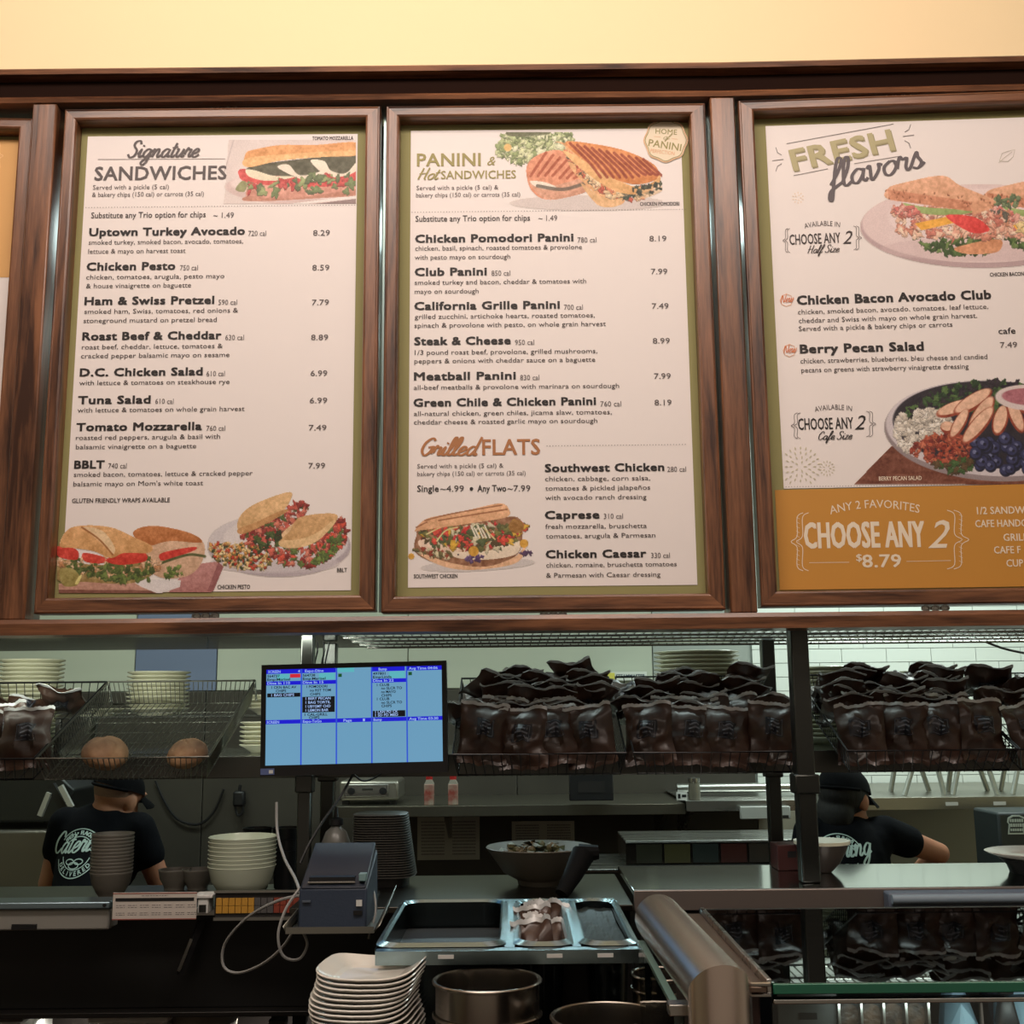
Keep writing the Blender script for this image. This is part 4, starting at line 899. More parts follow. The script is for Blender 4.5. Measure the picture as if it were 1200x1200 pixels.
rows = [(-hw + .008 + c * .027, -hw + .008 + c * .027 + .02, ch * q) for c in range(7) for q in (.52, .44, .24, .17)]
scribble(cd, 'small_print', mat('grey_print', (104, 100, 98), .6), rows + [(-.03, .03, ch * .87)], -.002, 3)
# bracket box beside card
wb = thing('counter_bracket', 'small pale plastic bracket between the guide card and the key panel', 'bracket', (xat(239, 2.75, 1060), 2.76, zat(1070, 2.75, 239)))
MB().box(-.012, .012, -.02, .03, 0, .04).box(-.022, .022, -.024, .03, .034, .042).build('bracket_body', WHITEP, wb, bevel=.002)
MB().box(-.008, .008, -.0225, -.02, .004, .020).build('bracket_label', STEELD, wb)

# key panels
kp = thing('key_panel', 'control panel of yellow and red keys under the counter edge beside the bowls', 'control panel', (xat(300, 2.74, 1066), 2.75, zat(1079, 2.74, 300)))
kx0 = xat(250, 2.74, 1060) - kp.location.x; kx1 = xat(352, 2.74, 1060) - kp.location.x
MB().box(kx0, kx1, 0, .05, 0, .060).build('panel_body', DARK, kp, bevel=.003)
MB().box(kx0, kx1, -.006, 0, 0, .007).build('lower_trim', STEEL, kp)
MB().box(kx0, kx1, -.006, 0, .061, .066).build('upper_trim', STEEL, kp)
YK = mat('yellow_key', (190, 140, 52), .5); RK = mat('red_key', (136, 60, 44), .5); GK = mat('grey_key', (84, 82, 82), .5)
kxa = kx0 + .004; kww = (kx1 - kx0 - .008) / 13
for i in range(13):
    for j in range(2):
        m = YK if i < 6 else (GK if i < 9 else RK)
        MB().box(kxa + i * kww + .0008, kxa + (i + 1) * kww - .0008, -.004, 0, .016 + j * .017, .032 + j * .017).build('key', m, kp)

# black diagonal strut with a bright edge
sx0, sx1 = at(231, 1085, 2.80), at(207, 1140, 2.78)
strut = thing('drawer_strut', 'black diagonal strut with a bright steel strip below the guide card', 'strut', tuple(sx1))
d = sx0 - sx1
MB().tube([(0, .03, -.012), (d.x * 1.05, d.y + .03, d.z * 1.05)], .010, 4).build('strut_arm', BLACK, strut)
MB().tube([(0, .018, 0), (d.x * .72, .018, d.z * .72)], .005, 4).build('bright_strip', STEEL, strut)

# things under the left counter
sb = thing('lidded_pan', 'white lidded storage pan under the left counter', 'pan', (xat(165, 2.95, 1180), 2.97, .62))
zt_ = zat(1180, 2.95, 165) - .62
MB().box(-.085, .085, -.09, .12, 0, zt_ - .02).build('pan_body', WHITEP, sb, bevel=.01)
MB().box(-.10, .09, -.10, .13, zt_ - .018, zt_).build('lid', WHITEP, sb, bevel=.004)
sb2 = thing('lidded_pan', 'dim corner of a pale pan at the lower left edge of the picture', 'pan', (xat(4, 2.95, 1190), 2.97, .60))
MB().box(-.07, .07, -.09, .12, 0, zat(1188, 2.95, 4) - .6).build('pan_body', WHITEP, sb2, bevel=.01); MB().box(-.08, .08, -.10, .13, zat(1188, 2.95, 4) - .6, zat(1183, 2.95, 4) - .6).build('lid', DBOWL, sb2, bevel=.004)
us = thing('under_shelf', 'low shelf inside the left counter holding the pale pans', 'shelf', (-1.0, 2.98, .6))
wbox('shelf_board', -1.98, -.1, 2.84, 3.14, .58, .598, STEELD, us)
for i in range(3):
    bwl = thing('grey_tub', ['grey rounded tub lowest in the pile under the key panel', 'grey rounded tub in the middle of the pile under the key panel', 'grey rounded tub leaning on top of the pile under the key panel'][i], 'tub', (xat(237, 2.97, 1190), 2.98, .60 + .13 * i), group='tubs piled under the left counter')
    zz_ = (zat(1168, 2.9, 237) - .60 - .26) if i == 2 else .125
    MB().lathe([(.05, 0), (.075, .01), (.088, zz_ - .01), (.094, zz_ - .008), (.094, zz_), (.084, zz_), (.070, .02), (0, .012)], 28).build('tub_body', mat('dim_grey_plastic', (134, 128, 118), .5), bwl)

# ------------------------------------------------------------------ plates and bowls
def plate_mesh(r, m, h=.022, name='plate', power=None):
    prof = [(0, 0), (r * .58, 0), (r * .60, .003), (r * .86, h * .72), (r * .99, h * .93), (r, h), (r * .985, h + .0015), (r * .84, h * .86), (r * .58, .006), (0, .005)]
    return MB().lathe(prof, 40, power=power).mesh(name, m, ang=60)
PL19 = {r: plate_mesh(r, CHINA) for r in (.095, .100, .125, .120)}
def stack(px0, px1, Y, zb, ztop_, pitch, label, group, topl=None):
    cx = (xat(px0, Y, 800) + xat(px1, Y, 800)) / 2; r = min(PL19, key=lambda q: abs(q - (xat(px1, Y, 800) - xat(px0, Y, 800)) / 2)); sc_ = ((xat(px1, Y, 800) - xat(px0, Y, 800)) / 2) / r
    n = max(1, int((ztop_ - .0235 - zb) / pitch) + 1); rnd = random.Random(int(px0))
    for i in range(n):
        o = link('plate', PL19[r]); o.location = (cx + rnd.uniform(-.001, .001), Y + rnd.uniform(-.001, .001), zb + i * pitch + .0005); o.scale = (sc_, sc_, 1)
        tag(o, (topl if (topl and i == n - 1) else ORD[n - 1 - i] + ' plate from the top, ' + group), 'plate', group)
    return n
stack(-1, 73, 3.50, 1.589, 1.872, .0125, 'cream round plate in the tall stack at the left edge', 'tall plate stack at the left edge', 'topmost cream plate of the tall stack at the left edge')
stack(150, 222, 3.56, RZ, zat(786, 3.56, 186), .0122, 'cream round plate in the short stack behind the bread basket', 'short plate stack behind the bread basket', 'topmost cream plate of the short stack behind the bread basket')
stack(290, 352, 3.56, RZ, zat(814, 3.56, 300), .0122, 'cream plate in the little stack half behind the monitor', 'little plate stack beside the monitor')
stack(283, 345, 3.24, 1.589, 1.589 + .085, .0122, 'cream plate in the low stack under the riser beside the monitor', 'low plate stack under the riser')
stack(767, 867, 3.52, 1.589, 1.874, .0128, 'cream dinner plate in the stack behind the middle chip baskets', 'plate stack behind the middle chip baskets', 'topmost dinner plate behind the middle chip baskets')
stack(926, 1022, 3.50, 1.589, zat(781, 3.5, 975), .0128, 'cream dinner plate in the stack beside the right post', 'plate stack beside the right post', 'topmost dinner plate of the stack beside the right post')
stack(1050, 1122, 3.56, 1.589, zat(784, 3.5, 1085), .0128, 'cream plate in the stack behind the right chip basket', 'plate stack behind the right chip basket')
o = tag(link('plate', PL19[.100]), 'single cream plate lying left of the short stack', 'plate'); o.location = (xat(128, 3.55, 822) - .035, 3.55, RZ + .0005)

def bowl_mesh(r, h, m, t=.003, foot=.4):
    prof = [(0, 0), (r * foot, 0), (r * foot, .004), (r * .66, h * .2), (r * .88, h * .55), (r * .97, h * .93), (r * 1.0, h), (r * .985, h + .001), (r * .95, h * .93), (r * .85, h * .55), (r * .62, h * .24), (0, .008)]
    return MB().lathe(prof, 40).mesh('bowl', m, ang=60)
BM = mat('pale_green_china', (196, 204, 184), .2, coat=.4)
bmw = bowl_mesh(.0835, .078, BM); bx = xat(283, 2.92, 1000)
nb = 8; 
for i in range(nb):
    o = link('soup_bowl', bmw); o.location = (bx, 2.93, LZ + .0005 + i * .0098); o.scale = (1 if i > 0 else 1, 1, 1)
    tag(o, {0: 'pale green soup bowl at the bottom of the stack beside the key panel', nb - 1: 'topmost pale green soup bowl beside the key panel'}.get(i, ORD[nb - 1 - i] + ' pale green soup bowl from the top beside the key panel'), 'bowl', 'soup bowls stacked on the left counter')
dbm = bowl_mesh(.052, .062, DBOWL, foot=.55); dx = xat(130, 2.95, 1000)
nd = 12
for i in range(nd):
    o = link('ramekin', dbm); o.location = (dx, 2.96, LZ + .0005 + i * .0083)
    tag(o, {0: 'dark grey ramekin at the foot of the stack before the left worker', nd - 1: 'topmost dark grey ramekin before the left worker'}.get(i, ORD[nd - 1 - i] + ' dark grey ramekin from the top before the left worker'), 'ramekin', 'ramekins stacked on the left counter')
sm = bowl_mesh(.042, .05, DBOWL, foot=.6)
for i, (px, Y, lab) in enumerate(((205, 3.08, 'small dim grey cup right of the ramekin stack'), (232, 3.08, 'second small dim cup right of the ramekin stack'))):
    o = link('small_cup', sm); o.location = (xat(px, Y, 1020), Y, LZ + .0005); tag(o, lab, 'cup')
cupm = MB().lathe([(.026, 0), (.030, .003), (.037, .095), (.039, .098), (.035, .098), (.027, .006), (0, .006)], 24).mesh('black_cup', BLACK)
for i in range(3):
    for j, (px, lab) in enumerate(((299, 'black tumbler in the stack behind the soup bowls'), (334, 'black tumbler in the stack left of the printer'))):
        o = link('black_tumbler', cupm); o.location = (xat(px, 3.05, 1000), 3.07, LZ + .0005 + i * .028); tag(o, ('lowest ', 'middle ', 'topmost ')[i] + lab, 'cup', 'black tumblers ' + ('behind the bowls' if j == 0 else 'left of the printer'))

# ------------------------------------------------------------------ wire baskets, bread, chip bags
TILT = R(22)
def basket(name, label, x0, x1, wm, nlong, y0=2.85, z0=1.545, depth=.485, hw_=.058, step=.021, group=None, rear=.062):
    w_ = x1 - x0
    t = thing(name, label, 'basket', (x0, y0, z0), (TILT, 0, 0), group)
    sp = .012  # walls splay outwards
    r1 = MB().tube([(-sp, -sp, hw_), (w_ + sp, -sp, hw_), (w_ + sp, depth + sp, rear), (-sp, depth + sp, rear)], .0030, 6, True)
    r1.build('top_rim', wm, t)
    MB().tube([(0, 0, 0), (w_, 0, 0), (w_, depth, 0), (0, depth, 0)], .0024, 6, True).build('base_rim', wm, t)
    fw = MB(); n = max(2, int(w_ / (w_ / nlong)))
    for i in range(1, nlong): fw.tube([(w_ * i / nlong, 0, 0), (w_ * i / nlong, depth, 0)], .0011, 4)
    for j in range(1, 7): fw.tube([(0, depth * j / 7, 0), (w_, depth * j / 7, 0)], .0015, 4)
    fw.build('floor_wires', wm, t)['kind'] = 'stuff'
    sw = MB(); nn = int(w_ / step)
    for i in range(nn + 1):
        x = w_ * i / nn; xs_ = x + sp * (2 * i / nn - 1)
        sw.tube([(xs_, -sp, hw_), (x, 0, -.004)], .0013, 4); sw.tube([(xs_, depth + sp, rear), (x, depth, 0)], .0013, 4)
    nn = int(depth / step)
    for i in range(nn + 1):
        y = depth * i / nn; ys_ = y + sp * (2 * i / nn - 1); hh = hw_ + (rear - hw_) * i / nn
        sw.tube([(-sp, ys_, hh), (0, y, 0)], .0012, 4); sw.tube([(w_ + sp, ys_, hh), (w_, y, 0)], .0012, 4)
    sw.build('side_wires', wm, t)['kind'] = 'stuff'
    return t
BKS = {}
BKS['L'] = (xat(52, 2.84, 900), xat(241, 2.84, 900)); BKS['M1'] = (xat(537, 2.84, 900), xat(727, 2.84, 900)); BKS['M2'] = (xat(748, 2.84, 900), xat(934, 2.84, 900) - .012)
BKS['R'] = (xat(995, 2.84, 900) + .004, xat(1184, 2.84, 900)); BKS['RR'] = (BKS['R'][1] + .03, BKS['R'][1] + .44); BKS['LL'] = (BKS['L'][0] - .45, BKS['L'][0] - .03)
breadb = basket('bread_basket', 'grey wire basket holding two round bread rolls on the left', *BKS['L'], mat('grey_basket_wire', (120, 120, 112), .3, .9), 26, step=.0125)
MB().tube([(-.012, .497, .062), (-.012, .50, .0), ], .003, 6).tube([(BKS['L'][1] - BKS['L'][0] + .012, .497, .062), (BKS['L'][1] - BKS['L'][0] + .012, .50, .0)], .003, 6).build('rear_hook', CHROME, breadb)
basket('chip_basket', 'black wire basket full of chip bags just right of the monitor', *BKS['M1'], WIRE, 12)
basket('chip_basket', 'black wire basket full of chip bags left of the right post', *BKS['M2'], WIRE, 12)
basket('chip_basket', 'black wire basket full of chip bags above the right worker', *BKS['R'], WIRE, 12)
basket('chip_basket', 'black wire basket of chip bags at the right edge', *BKS['RR'], WIRE, 12)
basket('chip_basket', 'black wire basket of chip bags at the left edge', *BKS['LL'], WIRE, 12)
BT = Matrix.Rotation(TILT, 4, 'X')
def inb(bx0, x, y, z): return Vector((bx0, 2.85, 1.545)) + (BT @ Vector((x, y, z)))
# bread rolls
CR = mat('bread_crust', (170, 132, 96), .65, var=(98, 66, 44), scale=9, bump=.4, bscale=40)
for i, (px, lab, rr) in enumerate(((124, 'round crusty bread roll in the left of the wire basket', .056), (220, 'round crusty bread roll in the right of the wire basket', .050))):
    bm = bmesh.new(); bmesh.ops.create_icosphere(bm, subdivisions=5, radius=1)
    from mathutils import noise as _nz
    for v in bm.verts:
        d = v.co.copy(); k_ = 1 + .05 * _nz.noise(d * 1.7 + Vector((i * 5, 0, 0))) + .015 * _nz.noise(d * 7)
        sc_ = -.10 * math.exp(-((d.x * .8 + d.y * .3 - .1 + .15 * math.sin(d.y * 5)) / .10) ** 2) * max(0, d.z)   # the baker's slash
        lip = .035 * math.exp(-((abs(d.x * .8 + d.y * .3 - .1) - .2) / .10) ** 2) * max(0, d.z)
        v.co = d * (k_ + sc_ + lip); v.co.z *= .76 if v.co.z > 0 else .62
        v.co *= rr
    me = bpy.data.meshes.new('bread_roll'); bm.to_mesh(me); bm.free(); me.materials.append(CR); me.polygons.foreach_set('use_smooth', [True] * len(me.polygons))
    o = link('bread_roll', me); p = inb(BKS['L'][0], xat(px, 2.9, 895) - BKS['L'][0], .062 , rr * .62 + .001); o.location = p; o.rotation_euler = (TILT, 0, .5 - i)
    tag(o, lab, 'bread')

# a chip bag: crumpled pillow pouch, foil seams at both ends, printed black label
from mathutils import noise as NZ
def bag_proto(seed, W=.062, H=.165, T=.026):
    rnd = random.Random(seed); sd = Vector((seed * 3.1, seed * 1.7, 0))
    nu, nv = 12, 16
    def surf(u, v, side):
        x = u * W * (1 - .06 * math.sin(PI * v)); z = v * H
        th_ = T * (max(0, 1 - abs(u) ** 2.6) ** .7) * (math.sin(PI * min(max((v - .06) / .88, 0), 1)) ** .55)
        q = NZ.noise(Vector((u * 2.2, v * 3.2, side * 3)) + sd) * .015 + NZ.noise(Vector((u * 6, v * 7, side)) + sd) * .008
        y = side * th_ + q * (.25 + th_ / T) + .008 * math.sin(u * 3 + seed) * (abs(v - .5) * 2) ** 3
        x += NZ.noise(Vector((u * 2, v * 2.6, 5)) + sd) * .008; z += NZ.noise(Vector((u * 2.5, v * 2, 9)) + sd) * .010
        return Vector((x, y, z))
    root = link('chip_bag', None)
    mb = MB(); vs = []; fs = []
    for side in (-1, 1):
        b0 = len(vs)
        for j in range(nv + 1):
            for i in range(nu + 1): vs.append(surf(2 * i / nu - 1, j / nv, side))
        for j in range(nv):
            for i in range(nu):
                a_ = b0 + j * (nu + 1) + i; fs.append((a_, a_ + 1, a_ + nu + 2, a_ + nu + 1))
    mb.add(vs, fs); me = mb.mesh('pouch', BAGM, ang=50)
    link('pouch', me, root)
    for v, dz in ((0.0, -1), (1.0, 1)):
        sm_ = MB(); a_ = []; b_ = []
        for i in range(nu * 2 + 1):
            u = i / nu - 1; p = (surf(u, v, -1) + surf(u, v, 1)) / 2; a_.append(p); zg = .002 if i % 2 else 0
            b_.append(p + Vector((0, .003 * math.sin(u * 5 + seed), dz * (.009 + zg))))
        n = len(a_); sm_.add([p + Vector((0, -.0012, 0)) for p in a_] + [p + Vector((0, -.0008, 0)) for p in b_] + [p + Vector((0, .0012, 0)) for p in a_] + [p + Vector((0, .0004, 0)) for p in b_],
              [(i, i + 1, n + i + 1, n + i) for i in range(n - 1)] + [(2 * n + i, 2 * n + i + 1, 3 * n + i + 1, 3 * n + i) for i in range(n - 1)] + [(n + i, n + i + 1, 3 * n + i + 1, 3 * n + i) for i in range(n - 1)])
        sm_.build('seam', FOIL if v else BAGM, root)
    def patch(u0, u1, v0, v1, off, n, m, name):
        q = MB(); P = [surf(u0 + (u1 - u0) * i / n, v0 + (v1 - v0) * j / n, -1) + Vector((0, -off, 0)) for j in range(n + 1) for i in range(n + 1)]
        q.add(P, [(j * (n + 1) + i, j * (n + 1) + i + 1, (j + 1) * (n + 1) + i + 1, (j + 1) * (n + 1) + i) for j in range(n) for i in range(n)]); return q.build(name, m, root)
    lb = patch(-.42, .42, .42, .74, .0012, 6, LABELM, 'label')
    q = MB()
    for (u0, u1, v0, v1) in ((-.36, .36, .44, .447), (-.36, .36, .713, .72), (-.37, -.355, .44, .72), (.355, .37, .44, .72), (-.26, .26, .65, .68), (-.28, .28, .575, .605), (-.2, .22, .50, .525)):
        n = 8; P = [surf(u0 + (u1 - u0) * i / n, vv, -1) + Vector((0, -.0022, 0)) for vv in (v0, v1) for i in range(n + 1)]
        q.add(P, [(i, i + 1, n + 2 + i, n + 1 + i) for i in range(n)])
    o = q.build('label_print', LABELT, lb); o['kind'] = 'stuff'
    return root
protos = [bag_proto(s_) for s_ in (1, 2, 3, 4)]
for p in protos: index_kids(p)
used = set()
def put_bag(k_, M, label, group):
    p = protos[k_]
    if k_ in used: p = copy_tree(p)
    else: used.add(k_)
    p.matrix_world = M; tag(p, label, 'chip bag', group); return p
def fill_basket(key, desc, seed, rows, cols=4, hi=1.0, xr=None, yskip=0):
    x0, x1 = BKS[key]; w_ = x1 - x0; rnd = random.Random(seed)
    pw = w_ / cols
    for r in range(rows):
        f = r / max(rows - 1, 1); n = cols if r % 2 == 0 else cols - 1
        for c in range(n):
            x = pw * (c + .5 + (0 if r % 2 == 0 else .5)) + rnd.uniform(-.018, .018)
            if xr and not (xr[0] <= x / w_ <= xr[1]): continue
            if r == 0: pitch = R(-14 + rnd.uniform(-5, 7)); y = .045 + rnd.uniform(-.006, .008); z = .006 + rnd.uniform(-.006, .008)
            elif r == 1: pitch = R(-22); y = .095; z = .016
            else:
                flat = r < rows - 1 or c % 2
                pitch = R(68 + rnd.uniform(-14, 12)) if flat else R(-48 + rnd.uniform(-12, 12))
                y = (.19 + .23 * f) if flat else .31; z = (.018 + (.038 if flat else .006) * f + rnd.uniform(-.010, .014)) * hi
            M = Matrix.Translation(inb(x0, x, y, z)) @ Matrix.Rotation(rnd.uniform(-.3, .3) if r > 1 else rnd.uniform(-.35, .35), 4, 'Z') @ Matrix.Rotation(pitch, 4, 'X') @ Matrix.Rotation(rnd.uniform(-.30, .30) if r > 1 else rnd.uniform(-.14, .14), 4, 'Y') @ Matrix.Diagonal((1.0, .95, .83, 1))
            if r == 0: lab = ['leftmost', 'second from left', 'third from left', 'rightmost', 'fifth'][c if n > 1 else 0] + ' upright chip bag in front, basket ' + desc
            else: lab = ('low' if r < 2 else 'low' if r < 4 else 'mid' if r < rows - 1 else 'topmost') + ' heaped chip bag, ' + ('left end', 'left of centre', 'right of centre', 'right end')[min(c * 4 // n, 3)] + (', second row' if r == 1 else '') + ', basket ' + desc
            put_bag(rnd.randrange(4), M, lab, 'chip bags in the basket ' + desc)
fill_basket('M1', 'beside the monitor', 5, 9, hi=1.0)
fill_basket('M2', 'left of the right post', 8, 9, hi=.75)
fill_basket('R', 'above the right worker', 12, 9, hi=.95)
fill_basket('RR', 'at the right edge', 15, 6, xr=(0, .45))
fill_basket('LL', 'at the left edge', 21, 3, xr=(.3, 1), hi=.15)

# ------------------------------------------------------------------ the order monitor
mon = thing('order_monitor', 'black flat monitor showing blue kitchen order columns', 'monitor')
YM = 2.88
tl, tr_, bl, br = at(309.5, 777.5, YM), at(528.5, 776, YM), at(302.5, 912, YM), at(519.5, 902.5, YM)
ux = ((tr_ - tl) + (br - bl)); mwid = ux.length / 2; ux.normalize(); uz = ((tl - bl) + (tr_ - br)); mh = uz.length / 2; uz.normalize(); uz = (uz - ux * uz.dot(ux)).normalized(); uy = uz.cross(ux)
ctr = (tl + tr_ + bl + br) / 4
mon.matrix_world = Matrix(((ux.x, uy.x, uz.x, ctr.x), (ux.y, uy.y, uz.y, ctr.y), (ux.z, uy.z, uz.z, ctr.z), (0, 0, 0, 1)))
W2, H2 = mwid / 2, mh / 2
BZ = mat('monitor_plastic', (18, 18, 20), .35)
MB().box(-W2, W2, .002, .03, -H2, H2).build('housing', BZ, mon, bevel=.004)
bz = MB(); tb, bb = .012, .026
bz.box(-W2, W2, -.004, .004, H2 - tb, H2).box(-W2, W2, -.004, .004, -H2, -H2 + bb).box(-W2, -W2 + .012, -.004, .004, -H2 + bb, H2 - tb).box(W2 - .012, W2, -.004, .004, -H2 + bb, H2 - tb)
bz.build('bezel', BZ, mon)
SCR = mat('screen_blue', (112, 166, 200), .4, emit=.85); SB = mat('screen_header', (24, 24, 214), .4, emit=.9); SK = mat('screen_black', (6, 10, 18), .4, emit=.8); SR = mat('screen_red', (214, 40, 60), .4, emit=.9)
SW = mat('screen_pale', (160, 190, 240), .4, emit=.9); SC = mat('screen_cyan', (96, 190, 200), .4, emit=.85); SL = mat('screen_line', (46, 84, 214), .4, emit=.9); SG = mat('screen_green', (20, 84, 40), .4, emit=.9)
sx0_, sx1_, sz0_, sz1_ = -W2 + .012, W2 - .012, -H2 + bb, H2 - tb; SWD = sx1_ - sx0_; SHT = sz1_ - sz0_
scr = MB().box(sx0_, sx1_, -.001, .0015, sz0_, sz1_).build('screen', SCR, mon)
def sr(name, m, u0, u1, v0, v1, y=-.0018):   # u,v from the top left of the screen
    o = MB().box(sx0_ + u0 * SWD, sx0_ + u1 * SWD, y, -.001, sz1_ - v1 * SHT, sz1_ - v0 * SHT).build(name, m, scr); return o
U5 = [0, .2, .4, .6, .8, 1]
sr('header_bar', SB, 0, .395, 0, .045); sr('header_bar', SB, .6, .79, 0, .045); sr('header_bar', SB, .8, 1, 0, .045); sr('header_bar', SC, .405, .5, .0, .045)
sr('header_bar', SB, 0, 1, .53, .572, -.0017)
for u in (.2, .4, .6, .8): sr('column_line', SL, u - .004, u + .004, 0, 1, -.0019)
sr('order_bar', SB, 0, .196, .125, .165); sr('order_bar', SB, .204, .396, .125, .165); sr('order_bar', SB, .604, .796, .125, .165)
for u0, u1, v0, v1 in ((.006, .194, .25, .292), (.206, .39, .295, .46), (.606, .79, .46, .525)): sr('selected_lines', SK, u0, u1, v0, v1)
sr('alert_patch', SR, .135, .194, .05, .09); sr('timer_patch', SG, .41, .43, .06, .095); sr('timer_patch', SG, .81, .83, .06, .095)
for u0 in (.14, .3, .7): sr('cyan_patch', SC, u0 if u0 > .2 else .06, u0 + .09 if u0 > .2 else .13, .05, .118, -.0014)
def st_(s, u0, v, m, cw=.0118):
    h_ = .028 * SHT
    plane_text(scr, 'screen_text', m, s, sx0_ + u0 * SWD, sx0_ + (u0 + cw * len(s)) * SWD, sz1_ - v * SHT, h_, -.0024, .02)
for s, u, v in (('SCREEN', .01, .036), ('4', .18, .036), ('Expo-Dine', .22, .036), ('Bump', .64, .036), ('Avg Time 04:06', .812, .036), ('SCREEN', .005, .565), ('Expo-ToGo', .21, .565), ('Page', .44, .565), ('1', .55, .565), ('Bump', .61, .565), ('Avg Time 03:30', .812, .565), ('Dine In 110', .006, .157), ('Dine In 15', .208, .157), ('Dine In 22', .608, .157)): st_(s, u, v, SW)
for s, u, v in (('564737', .006, .082), ('Emp:Marisel', .006, .118), ('564738', .208, .082), ('Emp:Marisel', .208, .118), ('497801', .608, .082), ('Emp:Linda', .608, .118),
                ('1 CKN BAC AV', .03, .202), ('CHIPS', .055, .24), ('1 POMODORI', .23, .202), ('no RST TOM', .25, .242), ('CHIPS', .25, .282), ('1 CAL-GRILL', .22, .495), ('CHIPS', .245, .527),
                ('1 CLUB', .63, .202), ('no SLCR TO', .655, .238), ('no MAYO', .655, .276), ('CHIPS', .655, .314), ('1 CLUB', .63, .35), ('no SLCR TO', .655, .388), ('CHIPS', .655, .424)): st_(s, u, v, SK)
for s, u, v in (('1 BAG CHIPS', .03, .283), ('1 BERY PECAN', .225, .327), ('1 BAG TORTIL', .225, .368), ('1 UBYGMT CHD', .225, .41), ('1 LEMON BAR', .225, .45), ('1 LAN PD CK', .62, .485), ('1 SD FD MED', .62, .518)): st_(s, u, v, SW)
MB().box(-W2 + .001, -W2 + .035, -.0055, -.004, -H2 + .004, -H2 + .019).build('sticker', mat('blue_sticker', (90, 104, 150), .4), mon)
MB().box(-W2 + .022, -W2 + .032, -.0062, -.0054, -H2 + .007, -H2 + .015).build('sticker_patch', WHITEP, mon)
MB().box(-.05, .05, .03, .055, -.05, .05).build('mount_plate', BLACK, mon, bevel=.003)

# monitor arm to the post, and cables
arm = MB().tube([(0, .05, 0), (-.03, .07, 0)], .014, 8)
arm.build('mount_arm', STEELD, mon)
def cable(name, label, pts, r=.003, m=CABLEM, cat='cable'):
    o = MB().tube(crom(pts, 8), r, 6).build(name, m); tag(o, label, cat); return o
cable('monitor_cable', 'black cable hanging in a loop under the monitor', [at(412, 905, 2.93), at(425, 915, 2.93), at(440, 911, 2.94), at(452, 902, 2.94)], .0025, BLACK)
cable('power_cable', 'black cable running down from the monitor beside the printer', [at(415, 905, 2.93), at(398, 935, 2.9), at(380, 960, 2.86), at(362, 990, 2.82), at(352, 1012, 2.8)], .0035, BLACK)
for i, (a_, b_) in enumerate(((372, 369), (379, 377), (386, 381))):
    cable('post_cable', ['first', 'second', 'third'][i] + ' black cable from the left on the post above the monitor', [at(a_, 752, 3.0), at(b_ + 3, 763, 3.0), at(b_, 778, 2.98), at(b_, 800, 2.96)], .0022, BLACK)
cable('ceiling_cable', 'black cable sagging across the tiled wall at upper right', [at(1135, 742, 3.8), at(1155, 752, 3.8), at(1180, 761, 3.8), at(1215, 768, 3.8)], .004, BLACK)

# ------------------------------------------------------------------ receipt printer on its tray
pr = thing('receipt_printer', 'dark blue grey receipt printer on a steel tray right of the bowls', 'printer', tuple(at(389, 1089, 2.30)))
PBM = mat('printer_blue', (40, 52, 70), .5, bump=.1, bscale=200); PB2 = mat('printer_dark_blue', (30, 38, 52), .45)
pw = .066; zf = .075; zb_ = .112; dp = .17
MB().prism([(0, 0), (.006, zf), (dp, zb_ + .016), (dp + .01, 0)], -pw, pw, 'YZ').build('printer_body', PBM, pr, bevel=.004)
MB().prism([(.004, zf), (.02, zf + .012), (dp - .01, zb_ + .032), (dp, zb_ + .012), (.01, zf - .004)], -pw + .003, pw - .003, 'YZ').build('printer_cover', PB2, pr, bevel=.003)
MB().box(-pw + .018, pw - .026, .012, .036, zf + .008, zf + .0195).build('paper_slot', BLACK, pr)
MB().tube([(-pw + .016, .010, zf + .010), (pw - .024, .010, zf + .010)], .0018, 6).build('tear_bar', STEEL, pr)
MB().box(pw - .017, pw - .003, .008, .030, zf + .012, zf + .026).build('feed_button', mat('pale_teal_plastic', (120, 150, 152), .4), pr, bevel=.001)
MB().box(pw - .020, pw - .009, -.0012, .003, .042, .053).build('emblem', WHITEP, pr); MB().box(-pw + .008, -pw + .024, -.0008, .003, .050, .0535).build('maker_plate', mat('plate_grey', (84, 94, 106), .4), pr)
MB().box(pw - .025, pw - .008, -.002, .003, .026, .034).build('power_switch', BLACK, pr)
ty = mat('tray_steel', (150, 150, 142), .35, .9)
tray = thing('printer_tray', 'shallow folded steel tray holding the receipt printer', 'tray', tuple(at(389, 1090, 2.28) + Vector((0, 0, -.004))))
q = MB().box(-.088, .080, 0, .24, -.002, .002); q.box(-.088, .080, -.002, 0, -.002, .010)
q.add([(.080, 0, 0), (.080, .24, 0), (.098, .24, .05), (.092, .0, .012)], [(0, 1, 2, 3)]); q.add([(-.088, 0, 0), (-.088, .24, 0), (-.072, .24, .05), (-.094, .0, .012)], [(0, 1, 2, 3)])
o = q.build('tray_sheet', ty, tray); so = o.modifiers.new('s', 'SOLIDIFY'); so.thickness = .0015
MB().box(-.03, .03, .24, .52, -.016, -.002).build('tray_arm', STEELD, tray)
